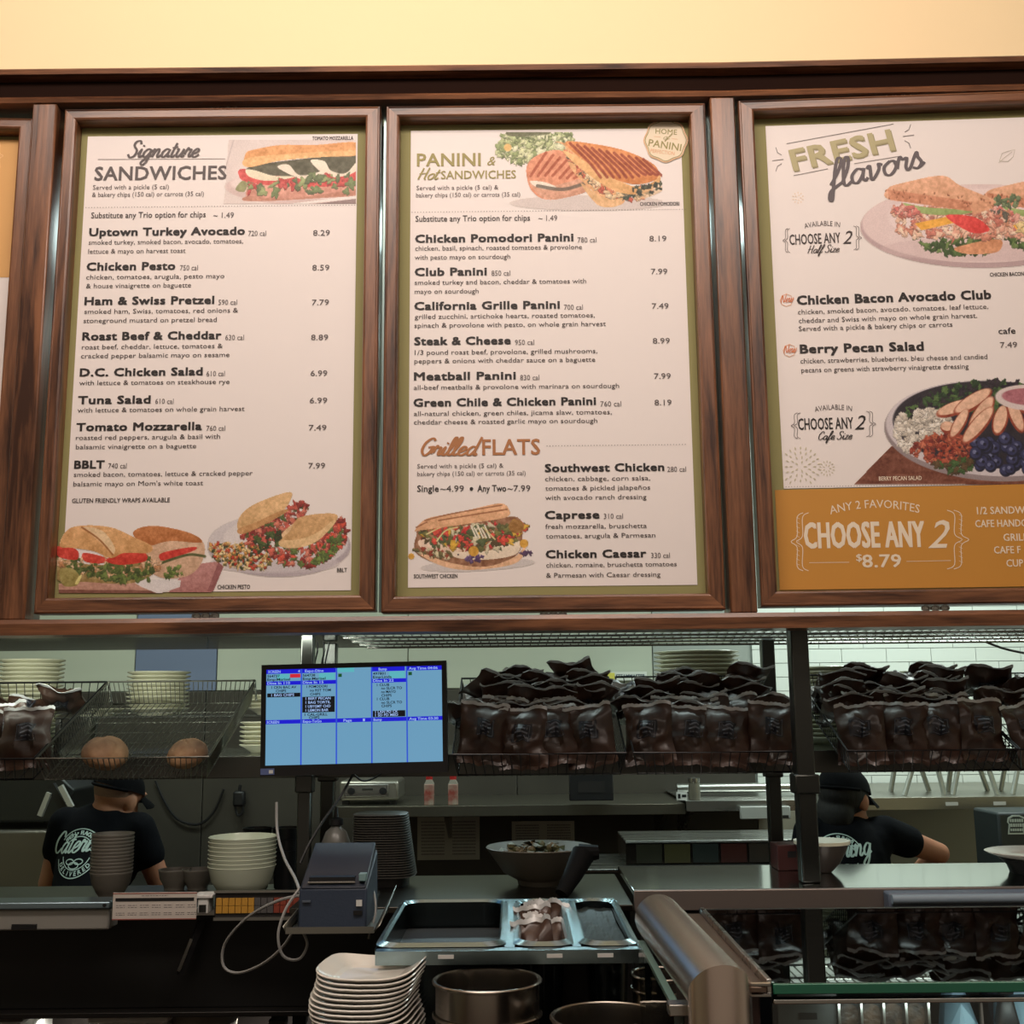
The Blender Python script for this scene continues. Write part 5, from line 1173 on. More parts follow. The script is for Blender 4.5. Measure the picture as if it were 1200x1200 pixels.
# printer cables
cable('pale_cable', 'pale cable hanging from the monitor to the left of the printer', [at(324, 940, 2.7), at(325, 975, 2.68), at(333, 1005, 2.6), at(346, 1030, 2.5), at(352, 1048, 2.42)], .0032)
cable('pale_cable', 'wide loop of pale cable hanging left of the printer', [at(354, 1049, 2.40), at(325, 1056, 2.44), at(290, 1075, 2.5), at(264, 1105, 2.55), at(262, 1132, 2.56), at(280, 1140, 2.55), at(310, 1128, 2.5), at(335, 1105, 2.44), at(350, 1075, 2.40)], .0030)
cable('pale_cable', 'narrow loop of pale cable directly below the printer tray', [at(352, 1040, 2.36), at(335, 1065, 2.34), at(326, 1095, 2.33), at(332, 1120, 2.33), at(350, 1124, 2.33), at(360, 1108, 2.33), at(356, 1094, 2.33)], .0030)
cable('pale_cable', 'thin pale cable curving round the right side of the printer', [at(430, 1025, 2.5), at(438, 1045, 2.42), at(440, 1070, 2.38), at(434, 1090, 2.36), at(432, 1100, 2.36)], .0022)

# ------------------------------------------------------------------ steam wells
WZ = 1.306; WX0, WX1 = xat(440, 2.0, 1100), xat(746, 2.05, 1090); WY0, WY1 = 2.0, 2.52
wells = thing('steam_table', 'steel steam table with three sunken pans in the middle', 'steam table', ((WX0 + WX1) / 2, WY0, 0))
BLUES = mat('blue_lit_steel', (150, 172, 178), .24, 1, rvar=.08, scale=4)  # cool cyan light tinted into the steel colour
ox = wells.location.x
px_ = [(xat(448, 2.15, 1070), xat(594, 2.15, 1070)), (xat(601, 2.15, 1070), xat(669, 2.15, 1070)), (xat(674, 2.15, 1070), xat(741, 2.15, 1070))]
def rrect(x0, x1, y0, y1, r, n=6):
    out = []
    for cx, cy, a0 in ((x1 - r, y1 - r, 0), (x0 + r, y1 - r, 90), (x0 + r, y0 + r, 180), (x1 - r, y0 + r, 270)):
        for i in range(n + 1): a = R(a0 + 90 * i / n); out.append((cx + r * math.cos(a), cy + r * math.sin(a)))
    return out
fr_ = MB(); ys0, ys1 = WY0 + .022, WY1 - .03
fr_.box(WX0 - ox, WX1 - ox, 0, ys0 - WY0, WZ - .004, WZ).box(WX0 - ox, WX1 - ox, ys1 - WY0, WY1 - WY0, WZ - .004, WZ)
xs_ = [WX0] + [v for p in px_ for v in p] + [WX1]
for i in range(0, len(xs_), 2): fr_.box(xs_[i] - ox - .003, xs_[i + 1] - ox + .003, ys0 - WY0 - .003, ys1 - WY0 + .003, WZ - .004, WZ)
fr_.box(WX0 - ox, WX1 - ox, -.003, 0, WZ - .022, WZ)
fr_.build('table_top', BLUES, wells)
MB().box(WX0 - ox, WX1 - ox, .14, .45, WZ - .16, WZ - .045).build('under_body', DARK, wells)
MB().box(WX0 - ox, WX1 - ox, .35, .46, 0, WZ - .2).build('table_base', DARK, wells)
for s_ in (526, 648, 705): x = xat(s_, 2.08, 1098) - ox; MB().box(x - .013, x + .013, -.0045, -.003, WZ - .012, WZ - .006).build('edge_label', WHITEP, wells)
for i, (a_, b_) in enumerate(px_):
    y0_, y1_ = ys0 + .002, ys1 - .002
    pan = thing('steam_pan', ['large empty steam pan with dark inside at left of the table', 'small steam pan filled with chip bags in the middle', 'small steam pan covered in dark plastic film next to the round rail'][i], 'pan', ((a_ + b_) / 2, (y0_ + y1_) / 2, WZ + .001))
    hw_, hd = (b_ - a_) / 2, (y1_ - y0_) / 2
    outer = rrect(-hw_, hw_, -hd, hd, .036); lip = rrect(-hw_ + .010, hw_ - .010, -hd + .008, hd - .008, .040); inn = rrect(-hw_ + .014, hw_ - .014, -hd + .013, hd - .013, .040); bot = rrect(-hw_ + .022, hw_ - .022, -hd + .022, hd - .022, .03)
    n = len(outer); vs = [(x, y, 0) for x, y in outer] + [(x, y, .006) for x, y in lip] + [(x, y, .001) for x, y in inn] + [(x, y, -.14) for x, y in bot]
    fs = [(k_ * n + j, k_ * n + (j + 1) % n, (k_ + 1) * n + (j + 1) % n, (k_ + 1) * n + j) for k_ in range(3) for j in range(n)] + [tuple(range(3 * n, 4 * n))]
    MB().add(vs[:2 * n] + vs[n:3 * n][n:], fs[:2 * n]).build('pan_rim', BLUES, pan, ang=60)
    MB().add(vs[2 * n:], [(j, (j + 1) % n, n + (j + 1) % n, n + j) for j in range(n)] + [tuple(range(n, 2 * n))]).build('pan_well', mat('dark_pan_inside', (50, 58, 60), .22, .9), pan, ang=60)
    if i == 2:
        f = MB(); N = 12; rnd = random.Random(4)
        f.add([((-1 + 2 * c / N) * (hw_ - .016), (-1 + 2 * r / N) * (hd - .016), -.012 + rnd.uniform(-.0006, .0008) + .0015 * math.sin((c + r) * .9)) for r in range(N + 1) for c in range(N + 1)], [(r * (N + 1) + c, r * (N + 1) + c + 1, (r + 1) * (N + 1) + c + 1, (r + 1) * (N + 1) + c) for r in range(N) for c in range(N)])
        o = f.build('plastic_film', mat('dark_film', (22, 25, 20), .5, 0, spec=.25), pan, smooth=False)
    if i == 1:
        rnd = random.Random(7)
        for k_ in range(7):
            M = Matrix.Translation(pan.location + Vector((rnd.uniform(-.012, .012), -.10 + .036 * k_, -.128))) @ Matrix.Rotation(rnd.uniform(-.35, .35), 4, 'Z') @ Matrix.Rotation(R(rnd.uniform(-35, -5)), 4, 'X') @ Matrix.Rotation(rnd.uniform(-.2, .2), 4, 'Y') @ Matrix.Diagonal((.62, .8, .86, 1))
            put_bag(k_ % 4, M, ORD[k_] + ' crumpled chip bag from the front in the middle steam pan', 'chip bags in the steam pan')
# small pans hanging below the table
for i, (x0p, x1p, y0p, y1p, lab) in enumerate(((608, 662, 1112, 1140, 'steel pan with a slanted label hanging below the middle steam pan'), (686, 740, 1114, 1142, 'dark pan with a label hanging below the film covered pan'))):
    Yp = 2.38; a_, b_ = xat(x0p, Yp, 1120), xat(x1p, Yp, 1120); zt2, zb2 = 1.232, zat(y1p, Yp, x0p)
    p = thing('hanging_pan', lab, 'pan', ((a_ + b_) / 2, Yp, zb2)); hw_ = (b_ - a_) / 2
    MB().lathe([(.0, 0), (.8, 0), (1, .25), (1, 1)], 40, Matrix.Diagonal((hw_, .09, zt2 - zb2, 1)), power=.5).build('pan_body', mat('dim_pan_steel', (100, 108, 110), .3, 1), p)
    MB().box(-hw_ * .4, hw_ * .5, -.094, -.0905, (zt2 - zb2) * .35, (zt2 - zb2) * .7, Mx((0, 0, 0), (0, -.14 if i == 0 else 0, 0))).build('pan_label', mat('dim_label', (130, 134, 130), .5), p)
bxo = thing('tan_box', 'small tan box on a pale ledge below the steam table', 'box', tuple(at(651, 1150, 2.5))); MB().box(-.024, .024, 0, .05, 0, .022).build('box_body', mat('tan_card', (150, 120, 88), .6), bxo, bevel=.002)
ldg = thing('narrow_ledge', 'narrow steel ledge holding the tan box below the steam table', 'shelf', tuple(at(651, 1150, 2.5) + Vector((0, 0, -.001)))); MB().box(-.045, .06, -.01, .36, -.018, 0).build('ledge_plate', STEELD, ldg)

# ------------------------------------------------------------------ front service counter: pots and plates
CZ = 1.05
fc = thing('service_counter', 'dark service counter top in front at the bottom edge', 'counter', (0, 1.9, 0))
MB().box(-1.6, .30, -.25, .165, CZ - .04, CZ).build('counter_top', DARK, fc, bevel=.003); MB().box(-1.55, .28, -.2, .15, 0, CZ - .04).build('counter_body', mat('counter_front_brown', (60, 38, 30), .5), fc)
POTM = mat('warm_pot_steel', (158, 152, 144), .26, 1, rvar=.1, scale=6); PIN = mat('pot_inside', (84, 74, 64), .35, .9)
def pot(label, px, py, rp, Y, htop, rings, liquid=None):
    c = at(px, py, Y); r = rp * Y / FPX; h = c.z - CZ - .0005
    p = thing('steel_pot', label, 'pot', (c.x, Y, CZ + .0005))
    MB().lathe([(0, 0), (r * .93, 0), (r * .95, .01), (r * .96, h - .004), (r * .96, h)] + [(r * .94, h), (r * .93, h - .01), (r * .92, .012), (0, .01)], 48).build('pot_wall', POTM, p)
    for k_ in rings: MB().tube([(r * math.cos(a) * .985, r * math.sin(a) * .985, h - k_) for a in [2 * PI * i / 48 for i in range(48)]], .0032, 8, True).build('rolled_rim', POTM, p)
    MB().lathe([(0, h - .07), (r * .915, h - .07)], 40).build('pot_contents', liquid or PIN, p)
pot('two tier steel pot beside the square plates', 571, 1149, 60, 1.93, 0, (0, .050, .1), mat('dark_soup', (44, 30, 22), .25))
pot('wide steel pot with yellow soup at the bottom edge', 712, 1192, 63, 1.84, 0, (0,), mat('green_soup', (96, 100, 60), .3))
pot('narrow steel pot behind the glass pane under the round rail', 775, 1142, 34, 1.99, 0, (0, .022, .055), mat('dark_soup', (44, 30, 22), .25))
# square plates
def sq_mesh():
    prof = [(0, 0), (.55, 0), (.58, .004), (.9, .013), (.99, .018), (1, .0195), (.98, .021), (.9, .016), (.66, .006), (.60, .004), (0, .004)]
    mb = MB().lathe([(r * .0855, z) for r, z in prof], 48, power=.48)
    mb.v = [(x, y, z + .10 * (x * x - y * y) * 8) for x, y, z in mb.v]
    return mb
me1 = sq_mesh().mesh('square_plate', CHINAW, ang=60); rimm = mat('tan_rim_glaze', (172, 138, 104), .35)
c = at(436, 1125, 2.0); nsp = int((c.z - CZ - .02) / .0076) + 1; rnd = random.Random(2)
for i in range(nsp):
    z = CZ + .003 + i * .0076; dx = .006 * math.sin(i * .5)
    o = link('square_plate', me1); o.location = (c.x + dx, 1.965, z); o.rotation_euler = (0, 0, R(-6) + rnd.uniform(-.03, .03)); o.scale = (.95, 1.05, 1)
    tag(o, 'topmost square white plate of the front stack, shining blue white' if i == nsp - 1 else ORD[nsp - 1 - i] + ' square white plate from the top, left of the pot', 'plate', 'square plates in the front stack')

# ------------------------------------------------------------------ round steel rail, glass guard and display case
TZ = 1.397; TY0, TY1 = 1.31, 1.75; TX = xat(842, 1.31, 1130); tr = .0345
rail = thing('guard_rail', 'thick satin steel round rail bending down at the glass guard', 'rail', (TX, TY0, 0))
tb = MB(); n = 40; vs = []; fs = []
rings_ = [(lambda a: (tr * math.cos(a) - .012, TY1 - TY0, TZ + tr * math.sin(a))),
          (lambda a: (tr * math.cos(a), -tr * math.sin(a) * 1.0, TZ + tr * math.sin(a)))]
for f_ in rings_: vs += [f_(2 * PI * i / n) for i in range(n)]
fs = [(j, (j + 1) % n, n + (j + 1) % n, n + j) for j in range(n)] + [tuple(range(n))]
MB().add(vs, fs).build('level_tube', RAILM, rail, ang=60)
vs = [rings_[1](2 * PI * i / n) for i in range(n)] + [(tr * math.cos(2 * PI * i / n), -tr * math.sin(2 * PI * i / n), 0) for i in range(n)]
MB().add(vs, [(j, (j + 1) % n, n + (j + 1) % n, n + j) for j in range(n)] + [tuple(range(n, 2 * n))]).build('upright_tube', RAILM, rail, ang=60)
GL1 = glass_mat('clear_guard_glass', (.90, .95, .93, 1)); TEAL = mat('teal_glass_edge', (20, 110, 84), .1, 0, coat=.6); TEALD = mat('dark_teal_glass_edge', (18, 50, 46), .15, 0, coat=.6)
gx = TX - tr - .004
gp = thing('guard_glass', 'upright clear glass pane with teal edge left of the round rail', 'glass', (gx, 1.36, .9))
MB().box(-.004, .004, 0, .39, 0, TZ - .9 - .035).build('pane', GL1, gp)
MB().box(-.0045, .0045, 0, .39, TZ - .9 - .035, TZ - .9 - .030).build('top_edge', mat('pale_teal_edge', (120, 158, 150), .2, coat=.5), gp)
MB().box(-.0055, .0055, -.006, 0, 0, TZ - .9 - .030).build('front_edge', TEALD, gp, bevel=.001)
MB().box(-.012, .012, -.014, .01, TZ - .9 - .034, TZ - .9 - .022).build('corner_clip', STEEL, gp, bevel=.001)
# glass top
GX0, GX1 = xat(905, 1.30, 1150), 1.5; GZ = zat(1151, 1.30, 1000); GY0, GY1 = 1.30, 1.755
GTM = glass_mat('reflective_case_glass', (.62, .70, .68, 1), spec_ior=5.5)
dc = thing('display_case', 'glass topped display case with a teal glass edge at lower right', 'display case', (GX0, GY0, 0))
MB().box(0, GX1 - GX0, 0, GY1 - GY0, GZ - .008, GZ).build('glass_top', GTM, dc)
MB().box(0, GX1 - GX0, -.004, 0, GZ - .011, GZ - .0005).build('glass_edge', TEAL, dc, bevel=.001)
MB().box(0, GX1 - GX0, -.002, .012, GZ - .0215, GZ - .0165).build('support_strip', STEEL, dc, bevel=.001)
MB().box(-.006, -.0005, 0, GY1 - GY0, GZ - .012, GZ + .004).build('side_edge', STEEL, dc, bevel=.001)
for q_ in (0, .011): MB().tube([(-.034, .012, GZ - .004 - q_), (-.002, -.002, GZ - .001 - q_)], .0022, 6).build('edge_clip', STEEL, dc)
MB().box(-.045, -.010, .02, GY1 - GY0, GZ - .42, GZ - .014).build('side_panel', mat('dark_red_brown_panel', (58, 36, 32), .45), dc, bevel=.002)
MB().box(-.045, -.006, 0, .45, GZ - .010, GZ - .004).build('side_channel', mat('dark_channel', (120, 104, 92), .35, .8), dc, bevel=.001)
MB().box(.0, GX1 - GX0, .004, .010, .80, GZ - .0218).build('front_glass', GL1, dc)
MB().box(.168, .171, .0, .004, .9, GZ - .012).build('glass_joint', mat('pale_joint', (150, 160, 160), .3), dc) if False else None
jx = xat(1150, 1.30, 1180) - GX0; MB().box(jx - .0012, jx + .0012, -.001, .004, .9, GZ - .022).build('glass_joint', mat('pale_joint', (150, 160, 160), .3), dc)
MB().box(-.04, GX1 - GX0, .02, .66, 0, GZ - .16).build('case_body', mat('case_black', (20, 22, 22), .4), dc)
MB().box(-.006, GX1 - GX0, GY1 - GY0, GY1 - GY0 + .01, .8, GZ).build('rear_panel', mat('case_black', (20, 22, 22), .4), dc)
# what stands in the case
cb = GZ - .158
cl = thing('price_card', 'dim printed card standing in the display case at its left end', 'card', (xat(948, 1.345, 1190), 1.35, cb)); cl.location.z = cb
MB().box(-.033, .033, 0, .003, 0, .136).build('card_sheet', mat('dim_card', (92, 94, 92), .5), cl)
MB().box(-.010, .010, -.001, 0, .108, .115).build('card_bar', BLACK, cl)
scribble(cl, 'small_print', mat('dim_print', (52, 52, 52), .6), [(-.028, .028, .01 + .009 * i) for i in range(9)], -.0002, 8, .0035)
tx0, tx1 = xat(983, 1.345, 1185), xat(1088, 1.345, 1185); tray2 = thing('topping_rack', 'tilted rack of small topping cups with steel dividers in the case', 'rack', (tx0, 1.355, cb)); W_ = tx1 - tx0
FD = [mat('topping_' + n_, c_, .5, var=v_, scale=60, bump=.5, bscale=120) for n_, c_, v_ in (('dark', (96, 74, 58), (52, 42, 36)), ('tan', (140, 110, 88), (86, 66, 52)), ('yellow', (196, 168, 40), (150, 120, 30)), ('green', (110, 108, 62), (66, 66, 44)))]
MB().box(0, W_, .0, .006, 0, .130).build('rack_back', BLACK, tray2)
for i in range(5): MB().box(W_ * i / 4 - .0013, W_ * i / 4 + .0013, -.012, 0, .0, .130).build('divider', STEEL, tray2)
rnd = random.Random(5)
for r_ in range(3):
    for i in range(4):
        f = MB().lathe([(0, -.012), (.010, -.010), (.013, -.004), (.0135, 0)], 14, Mx((W_ * (i + .5) / 4, -.001, .110 - .029 * r_), (R(90), 0, 0), (1, 1.0, 1))).build('topping_heap', FD[3 if (r_ == 1 and i == 0) else (2 if (r_ == 1 and i == 2) else (1 if rnd.random() < .5 else 0))], tray2)
PAPERB = mat('pale_blue_paper', (140, 172, 190), .6)
def paper_bag(label, px, py, Y, w_, h, seed, m=PAPERB):
    b = bmesh.new(); rnd = random.Random(seed); bmesh.ops.create_icosphere(b, subdivisions=2, radius=1)
    for v in b.verts:
        v.co = Vector((v.co.x * w_ * rnd.uniform(.8, 1.15), v.co.y * .03, (v.co.z * .5 + .5) * h * rnd.uniform(.85, 1.06)))
    me = bpy.data.meshes.new('paper_wrap'); b.to_mesh(me); b.free(); me.materials.append(m); o = link('paper_wrap', me); o.location = (xat(px, Y, py), Y, cb + .001); tag(o, label, 'paper'); return o
paper_bag('crumpled pale blue paper behind the orange in the case', 1124, 1185, 1.385, .022, .148, 3); paper_bag('crumpled pale blue paper at the right edge of the case', 1192, 1185, 1.395, .026, .150, 4)
paper_bag('dim grey film wrap between the two pale blue papers', 1165, 1185, 1.45, .018, .14, 6, mat('grey_film', (84, 88, 98), .2))
bk_ = MB().lathe([(0, 0), (.010, .002), (.013, .02), (.008, .045), (.010, .055), (0, .06)], 12).build('black_bottle', BLACK); bk_.location = (xat(1180, 1.342, 1180), 1.345, cb + .085); tag(bk_, 'small black bottle in front of the papers in the case', 'bottle')
bk2 = MB().box(-.018, .018, -.012, .012, 0, .084).build('bottle_riser', mat('grey_film', (84, 88, 98), .2)); bk2.location = (xat(1180, 1.342, 1180), 1.345, cb + .0005); tag(bk2, 'grey riser block carrying the small black bottle', 'block')
b = bmesh.new(); bmesh.ops.create_icosphere(b, subdivisions=3, radius=.021)
for v in b.verts: v.co *= 1 + .03 * math.cos(8 * math.atan2(v.co.y, v.co.x)) * (1 - abs(v.co.z) / .026)
me = bpy.data.meshes.new('orange'); b.to_mesh(me); b.free(); me.materials.append(mat('orange_peel', (236, 150, 50), .45, bump=.3, bscale=300)); me.polygons.foreach_set('use_smooth', [True] * len(me.polygons))
o = link('orange', me); o.location = (xat(1133, 1.338, 1200), 1.338, cb + .0225 + .055); tag(o, 'orange fruit in the display case before the blue paper', 'fruit')
o = MB().lathe([(0, 0), (.016, 0), (.020, .055), (.018, .055), (.014, .004), (0, .004)], 20).build('small_pot', WHITEP); o.location = (xat(1133, 1.338, 1200), 1.338, cb + .001); tag(o, 'small white pot under the orange in the case', 'pot')

# ------------------------------------------------------------------ things on and behind the pass ledge
# big salad bowl and its server
sbz = 1.2765
sbw = thing('salad_bowl', 'wide grey salad bowl with greens left on the ledge behind the wells', 'bowl', (xat(632, 2.95, 1010), 2.93, sbz)); rb = 60 * 2.95 / FPX; hb = zat(991, 2.95, 632) - sbz
MB().lathe([(0, 0), (rb * .4, 0), (rb * .42, .012), (rb * .68, hb * .34), (rb * .9, hb * .8), (rb, hb), (rb * .985, hb + .002), (rb * .88, hb * .8), (rb * .64, hb * .38), (0, .02)], 48).build('bowl_body', mat('dim_stone_bowl', (88, 84, 74), .5), sbw)
gr = MB(); rnd = random.Random(6)
for i in range(70):
    a = rnd.uniform(0, 2 * PI); q_ = rnd.uniform(0, .8) * rb; c_ = Vector((q_ * math.cos(a) * .9 - .02, q_ * math.sin(a) * .7, hb * .84 + rnd.uniform(-.005, .026) * (1 - q_ / rb)))
    s_ = rnd.uniform(.012, .024); pts = [c_ + Vector((rnd.uniform(-s_, s_), rnd.uniform(-s_, s_), rnd.uniform(-s_ * .4, s_ * .6))) for _ in range(4)]
    gr.add(pts, [(0, 1, 2), (0, 2, 3)])
for i in range(12):
    a = rnd.uniform(0, 2 * PI); gr.lathe([(0, -.008), (.010, -.004), (.010, .004), (0, .009)], 8, Mx((rnd.uniform(-.08, .04), rnd.uniform(-.03, .03), hb * .86 + rnd.uniform(0, .016)), (a, a, 0)))
gr.build('salad_greens', mat('dim_salad', (92, 70, 44), .6, var=(58, 70, 36), scale=20), sbw)['kind'] = 'stuff'
sv = thing('black_scoop', 'black plastic scoop leaning right of the grey salad bowl', 'scoop', tuple(at(658, 1034, 2.72) ))
sv.location.z = 1.278
d0 = at(684, 1000, 2.78) - Vector(sv.location)
MB().tube([(0, 0, .006), (d0.x * .5, d0.y * .5, d0.z * .5), (d0.x, d0.y, d0.z)], [.016, .022, .028], 12).tube([(d0.x - .01, d0.y, d0.z), (d0.x + .035, d0.y, d0.z + .002)], [.022, .016], 10).build('scoop_body', mat('matt_black_plastic', (10, 10, 11), .8, spec=.15), sv)
# tall stack of dark trays
nl = 26; lx = xat(446, 2.93, 990); LDM = mat('dark_lid', (60, 58, 54), .35)
for i in range(nl):
    t_ = i / (nl - 1); wl = (.079 - .012 * t_)
    z = sbz + .022 + i * .0058
    if i == 0: lid_me = MB().lathe([(0, 0), (.9, 0), (1, .0022), (1, .0040), (.95, .0050), (0, .0044)], 40, Matrix.Diagonal((1, 1, 1, 1)), power=.6).mesh('storage_tray', LDM, ang=60)
    o = link('storage_tray', lid_me); o.location = (lx + .008 - .010 * t_, 2.95, z); o.scale = (wl, wl, 1)
    tag(o, 'topmost dark square tray of the tall stack behind the printer' if i == nl - 1 else ORD[nl - 1 - i] + ' dark square tray from the top behind the printer', 'tray', 'dark trays stacked behind the printer')
o = MB().lathe([(0, 0), (.06, 0), (.062, .0215), (0, .0215)], 32, power=.6).build('lid_stand', BLACK); o.location = (lx + .008, 2.95, sbz + .0005); tag(o, 'low black stand under the tall stack of dark trays', 'stand')
# squeeze bottle
q = thing('clear_bottle', 'pale translucent squeeze bottle left of the dark tray stack', 'bottle', (xat(392, 2.96, 1000), 2.98, 1.2765))
MB().lathe([(0, 0), (.034, 0), (.036, .01), (.036, .10), (.026, .125), (.014, .135), (.012, .14)], 24).build('bottle_body', mat('dim_translucent', (104, 104, 98), .3), q)
MB().lathe([(.014, .14), (.018, .142), (.018, .155), (.006, .16), (.003, .185), (0, .185)], 20).build('bottle_cap', BLACK, q)

# ------------------------------------------------------------------ back-wall furniture
def wallshelf(name, label, px0, px1, py0, py1, Yf, Yb=5.965, m=STEEL, apron=.045):
    x0, x1 = xat(px0, Yf, py0), xat(px1, Yf, py0); z = zat(py0, Yf, (px0 + px1) / 2)
    t = thing(name, label, 'shelf', ((x0 + x1) / 2, Yf, z)); h = (x1 - x0) / 2
    MB().box(-h, h, 0, Yb - Yf, -.004, 0).build('shelf_plate', m, t)
    MB().box(-h, h, -.003, 0, -apron, .001).build('front_flange', m, t, bevel=.001)
    return t, x0, x1, z
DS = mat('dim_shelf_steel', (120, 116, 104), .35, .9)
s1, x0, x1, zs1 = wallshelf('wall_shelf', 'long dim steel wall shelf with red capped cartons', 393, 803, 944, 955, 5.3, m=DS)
for p in (790, 812):
    k_ = xat(p, 5.3, 970) - s1.location.x if p < 803 else None
for p in (785, 520):
    xx = xat(p, 5.35, 970) - s1.location.x
    MB().prism([(.03, -.005), (.60, -.005), (.60, -.20), (.56, -.20)], xx - .008, xx + .008, 'YZ').build('bracket', DS, s1)
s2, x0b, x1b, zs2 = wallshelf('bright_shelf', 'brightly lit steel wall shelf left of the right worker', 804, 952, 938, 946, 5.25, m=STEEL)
for p in (815, ):
    xx = xat(p, 5.35, 970) - s2.location.x; MB().prism([(.03, -.005), (.64, -.005), (.64, -.22), (.60, -.22)], xx - .008, xx + .008, 'YZ').build('bracket', STEEL, s2)
MB().tube([(-.28, .30, .035), (.28, .30, .035)], .022, 16).build('back_roll', STEEL, s2)
uk = wallbox = None
t = thing('label_holder', 'pale label holder hanging under the bright steel shelf', 'label holder', tuple(at(897, 945, 5.2))); MB().box(-.11, .11, 0, .03, -.055, .0).build('holder_body', mat('pale_holder', (170, 172, 168), .4), t, bevel=.004); MB().box(.03, .10, -.003, 0, -.05, -.038).build('holder_slot', BLACK, t)
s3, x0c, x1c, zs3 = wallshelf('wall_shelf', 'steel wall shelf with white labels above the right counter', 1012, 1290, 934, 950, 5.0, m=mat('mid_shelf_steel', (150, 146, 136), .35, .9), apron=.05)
for px in (1115, 1171): xx = xat(px, 5.0, 941) - s3.location.x; MB().box(xx - .026, xx + .026, -.0055, -.003, -.034, -.020).build('shelf_label', WHITEP, s3)
xx = xat(1165, 5.05, 960) - s3.location.x; MB().prism([(.04, -.005), (.9, -.005), (.9, -.12), (.86, -.12)], xx - .012, xx + .012, 'YZ').build('bracket', DS, s3)
# metal stands on the right shelf, their splayed legs under the baskets
LEG = mat('pale_leg_steel', (176, 180, 174), .4, .6)
for i, (legs, lab) in enumerate(((((1048, 902, 1044, 930), (1068, 905, 1060, 934)), 'pale steel stand with splayed legs, left on the right shelf'), (((1080, 902, 1089, 931), (1100, 905, 1107, 934), (1114, 902, 1111, 930), (1122, 905, 1117, 934)), 'pale steel stand with four crossing legs in the middle of the right shelf'), (((1148, 900, 1158, 932), (1160, 905, 1169, 934), (1178, 897, 1173, 931), (1193, 900, 1187, 935)), 'pale steel stand with four legs, right on the right shelf'))):
    xm = sum(l[0] for l in legs) / len(legs); base = at(xm, 934, 5.25); t = thing('metal_stand', lab, 'stand', (base.x, 5.25, zs3 + .001)); hs = .21
    for k_, (xa_, ya_, xb_, yb_) in enumerate(legs):
        Yl = 5.12 if yb_ >= 934 else 5.34
        bx_ = xat(xb_, Yl, yb_) - base.x; tx_ = xat(xa_, Yl, ya_) - base.x; sl = (tx_ - bx_) / (zat(ya_, Yl, xa_) - zs3)
        MB().tube([(bx_, Yl - 5.25, 0), (bx_ + sl * hs, Yl - 5.25, hs)], .011, 8).build('leg', LEG, t)
    ww = max(.12, (max(l[0] for l in legs) - min(l[0] for l in legs)) * 5.25 / FPX / 2 + .03)
    MB().box(-ww, ww, -.15, .11, hs, hs + .012).build('top_plate', STEELD, t, bevel=.003)

def small(name, label, cat, px, py, Y, z=None): 
    p = at(px, py, Y); return thing(name, label, cat, (p.x, Y, z if z is not None else p.z))
# toaster with two knobs
zs = zs1 + .001
tt = small('toaster', 'steel toaster front with two black knobs below the monitor', 'toaster', 432, 943, 5.4, zs); hwt = 34 * 5.4 / FPX; ht = zat(915, 5.4, 432) - zs
MB().box(-hwt, hwt, 0, .3, .018, ht).build('toaster_body', mat('toaster_steel', (150, 146, 136), .35, .8), tt, bevel=.012)
MB().box(-hwt * .82, hwt * .66, -.006, 0, ht * .34, ht * .86).build('control_plate', STEEL, tt, bevel=.003)
for x in (-hwt * .58, hwt * .48): MB().lathe([(.017, 0), (.016, .014), (0, .015)], 20, Mx((x, -.006, ht * .58), (R(90), 0, 0))).build('knob', BLACK, tt)
MB().box(-.03, .02, -.008, -.005, ht * .6, ht * .7).build('display_window', STEELD, tt, bevel=.001)
for x in (-hwt * .8, hwt * .8): MB().box(x - .015, x + .015, .02, .06, 0, .018).build('foot', BLACK, tt)
for px, lab in ((503, 'white carton with a red cap, left of the pair on the wall shelf'), (531, 'white carton with a red cap, right of the pair on the wall shelf')):
    t = small('milk_carton', lab, 'carton', px, 943, 5.35, zs); h = zat(906, 5.35, px) - zs
    MB().box(-.022, .022, -.022, .022, 0, h * .66).build('carton_body', mat('carton_print', (156, 146, 132), .5, var=(140, 60, 50), scale=24), t, bevel=.003)
    MB().prism([(-.022, h * .66), (.022, h * .66), (.012, h * .8), (-.012, h * .8)], -.018, .018).build('carton_neck', mat('carton_white', (160, 154, 142), .5), t)
    MB().lathe([(.015, h * .8), (.016, h), (0, h)], 16).build('red_cap', REDP, t)
t = small('black_box', 'black box hanging over the edge of the long wall shelf', 'box', 693, 938, 5.26); hh = zat(906, 5.26, 693) - t.location.z; MB().box(-25 * 5.26 / FPX, 25 * 5.26 / FPX, -.02, .03, .0, hh).build('box_body', BLACK, t, bevel=.004); MB().box(-.06, .06, -.022, -.02, hh * .3, hh * .7).build('box_face', DARK, t)
t = small('glass_shaker', 'small glass shaker on the bright steel shelf', 'shaker', 814, 937, 5.3, zs2 + .001); hh = zat(911, 5.3, 814) - zs2
MB().lathe([(0, 0), (.026, 0), (.028, hh * .3), (.024, hh * .78)], 18).build('shaker_glass', mat('shaker_glass', (120, 116, 104), .15, .3), t); MB().lathe([(.026, hh * .78), (.026, hh * .96), (0, hh)], 18).build('shaker_lid', STEEL, t)
t = small('number_tag', 'small white tag with black marks beside the glass shaker', 'tag', 799, 930, 5.28); MB().box(-.024, .024, 0, .004, -.018, .018).build('tag_sheet', WHITEP, t); MB().box(-.018, -.006, -.001, 0, -.01, .01).box(0, .02, -.001, 0, -.005, .007).build('tag_marks', BLACK, t); t.location.z = zs2 + .019
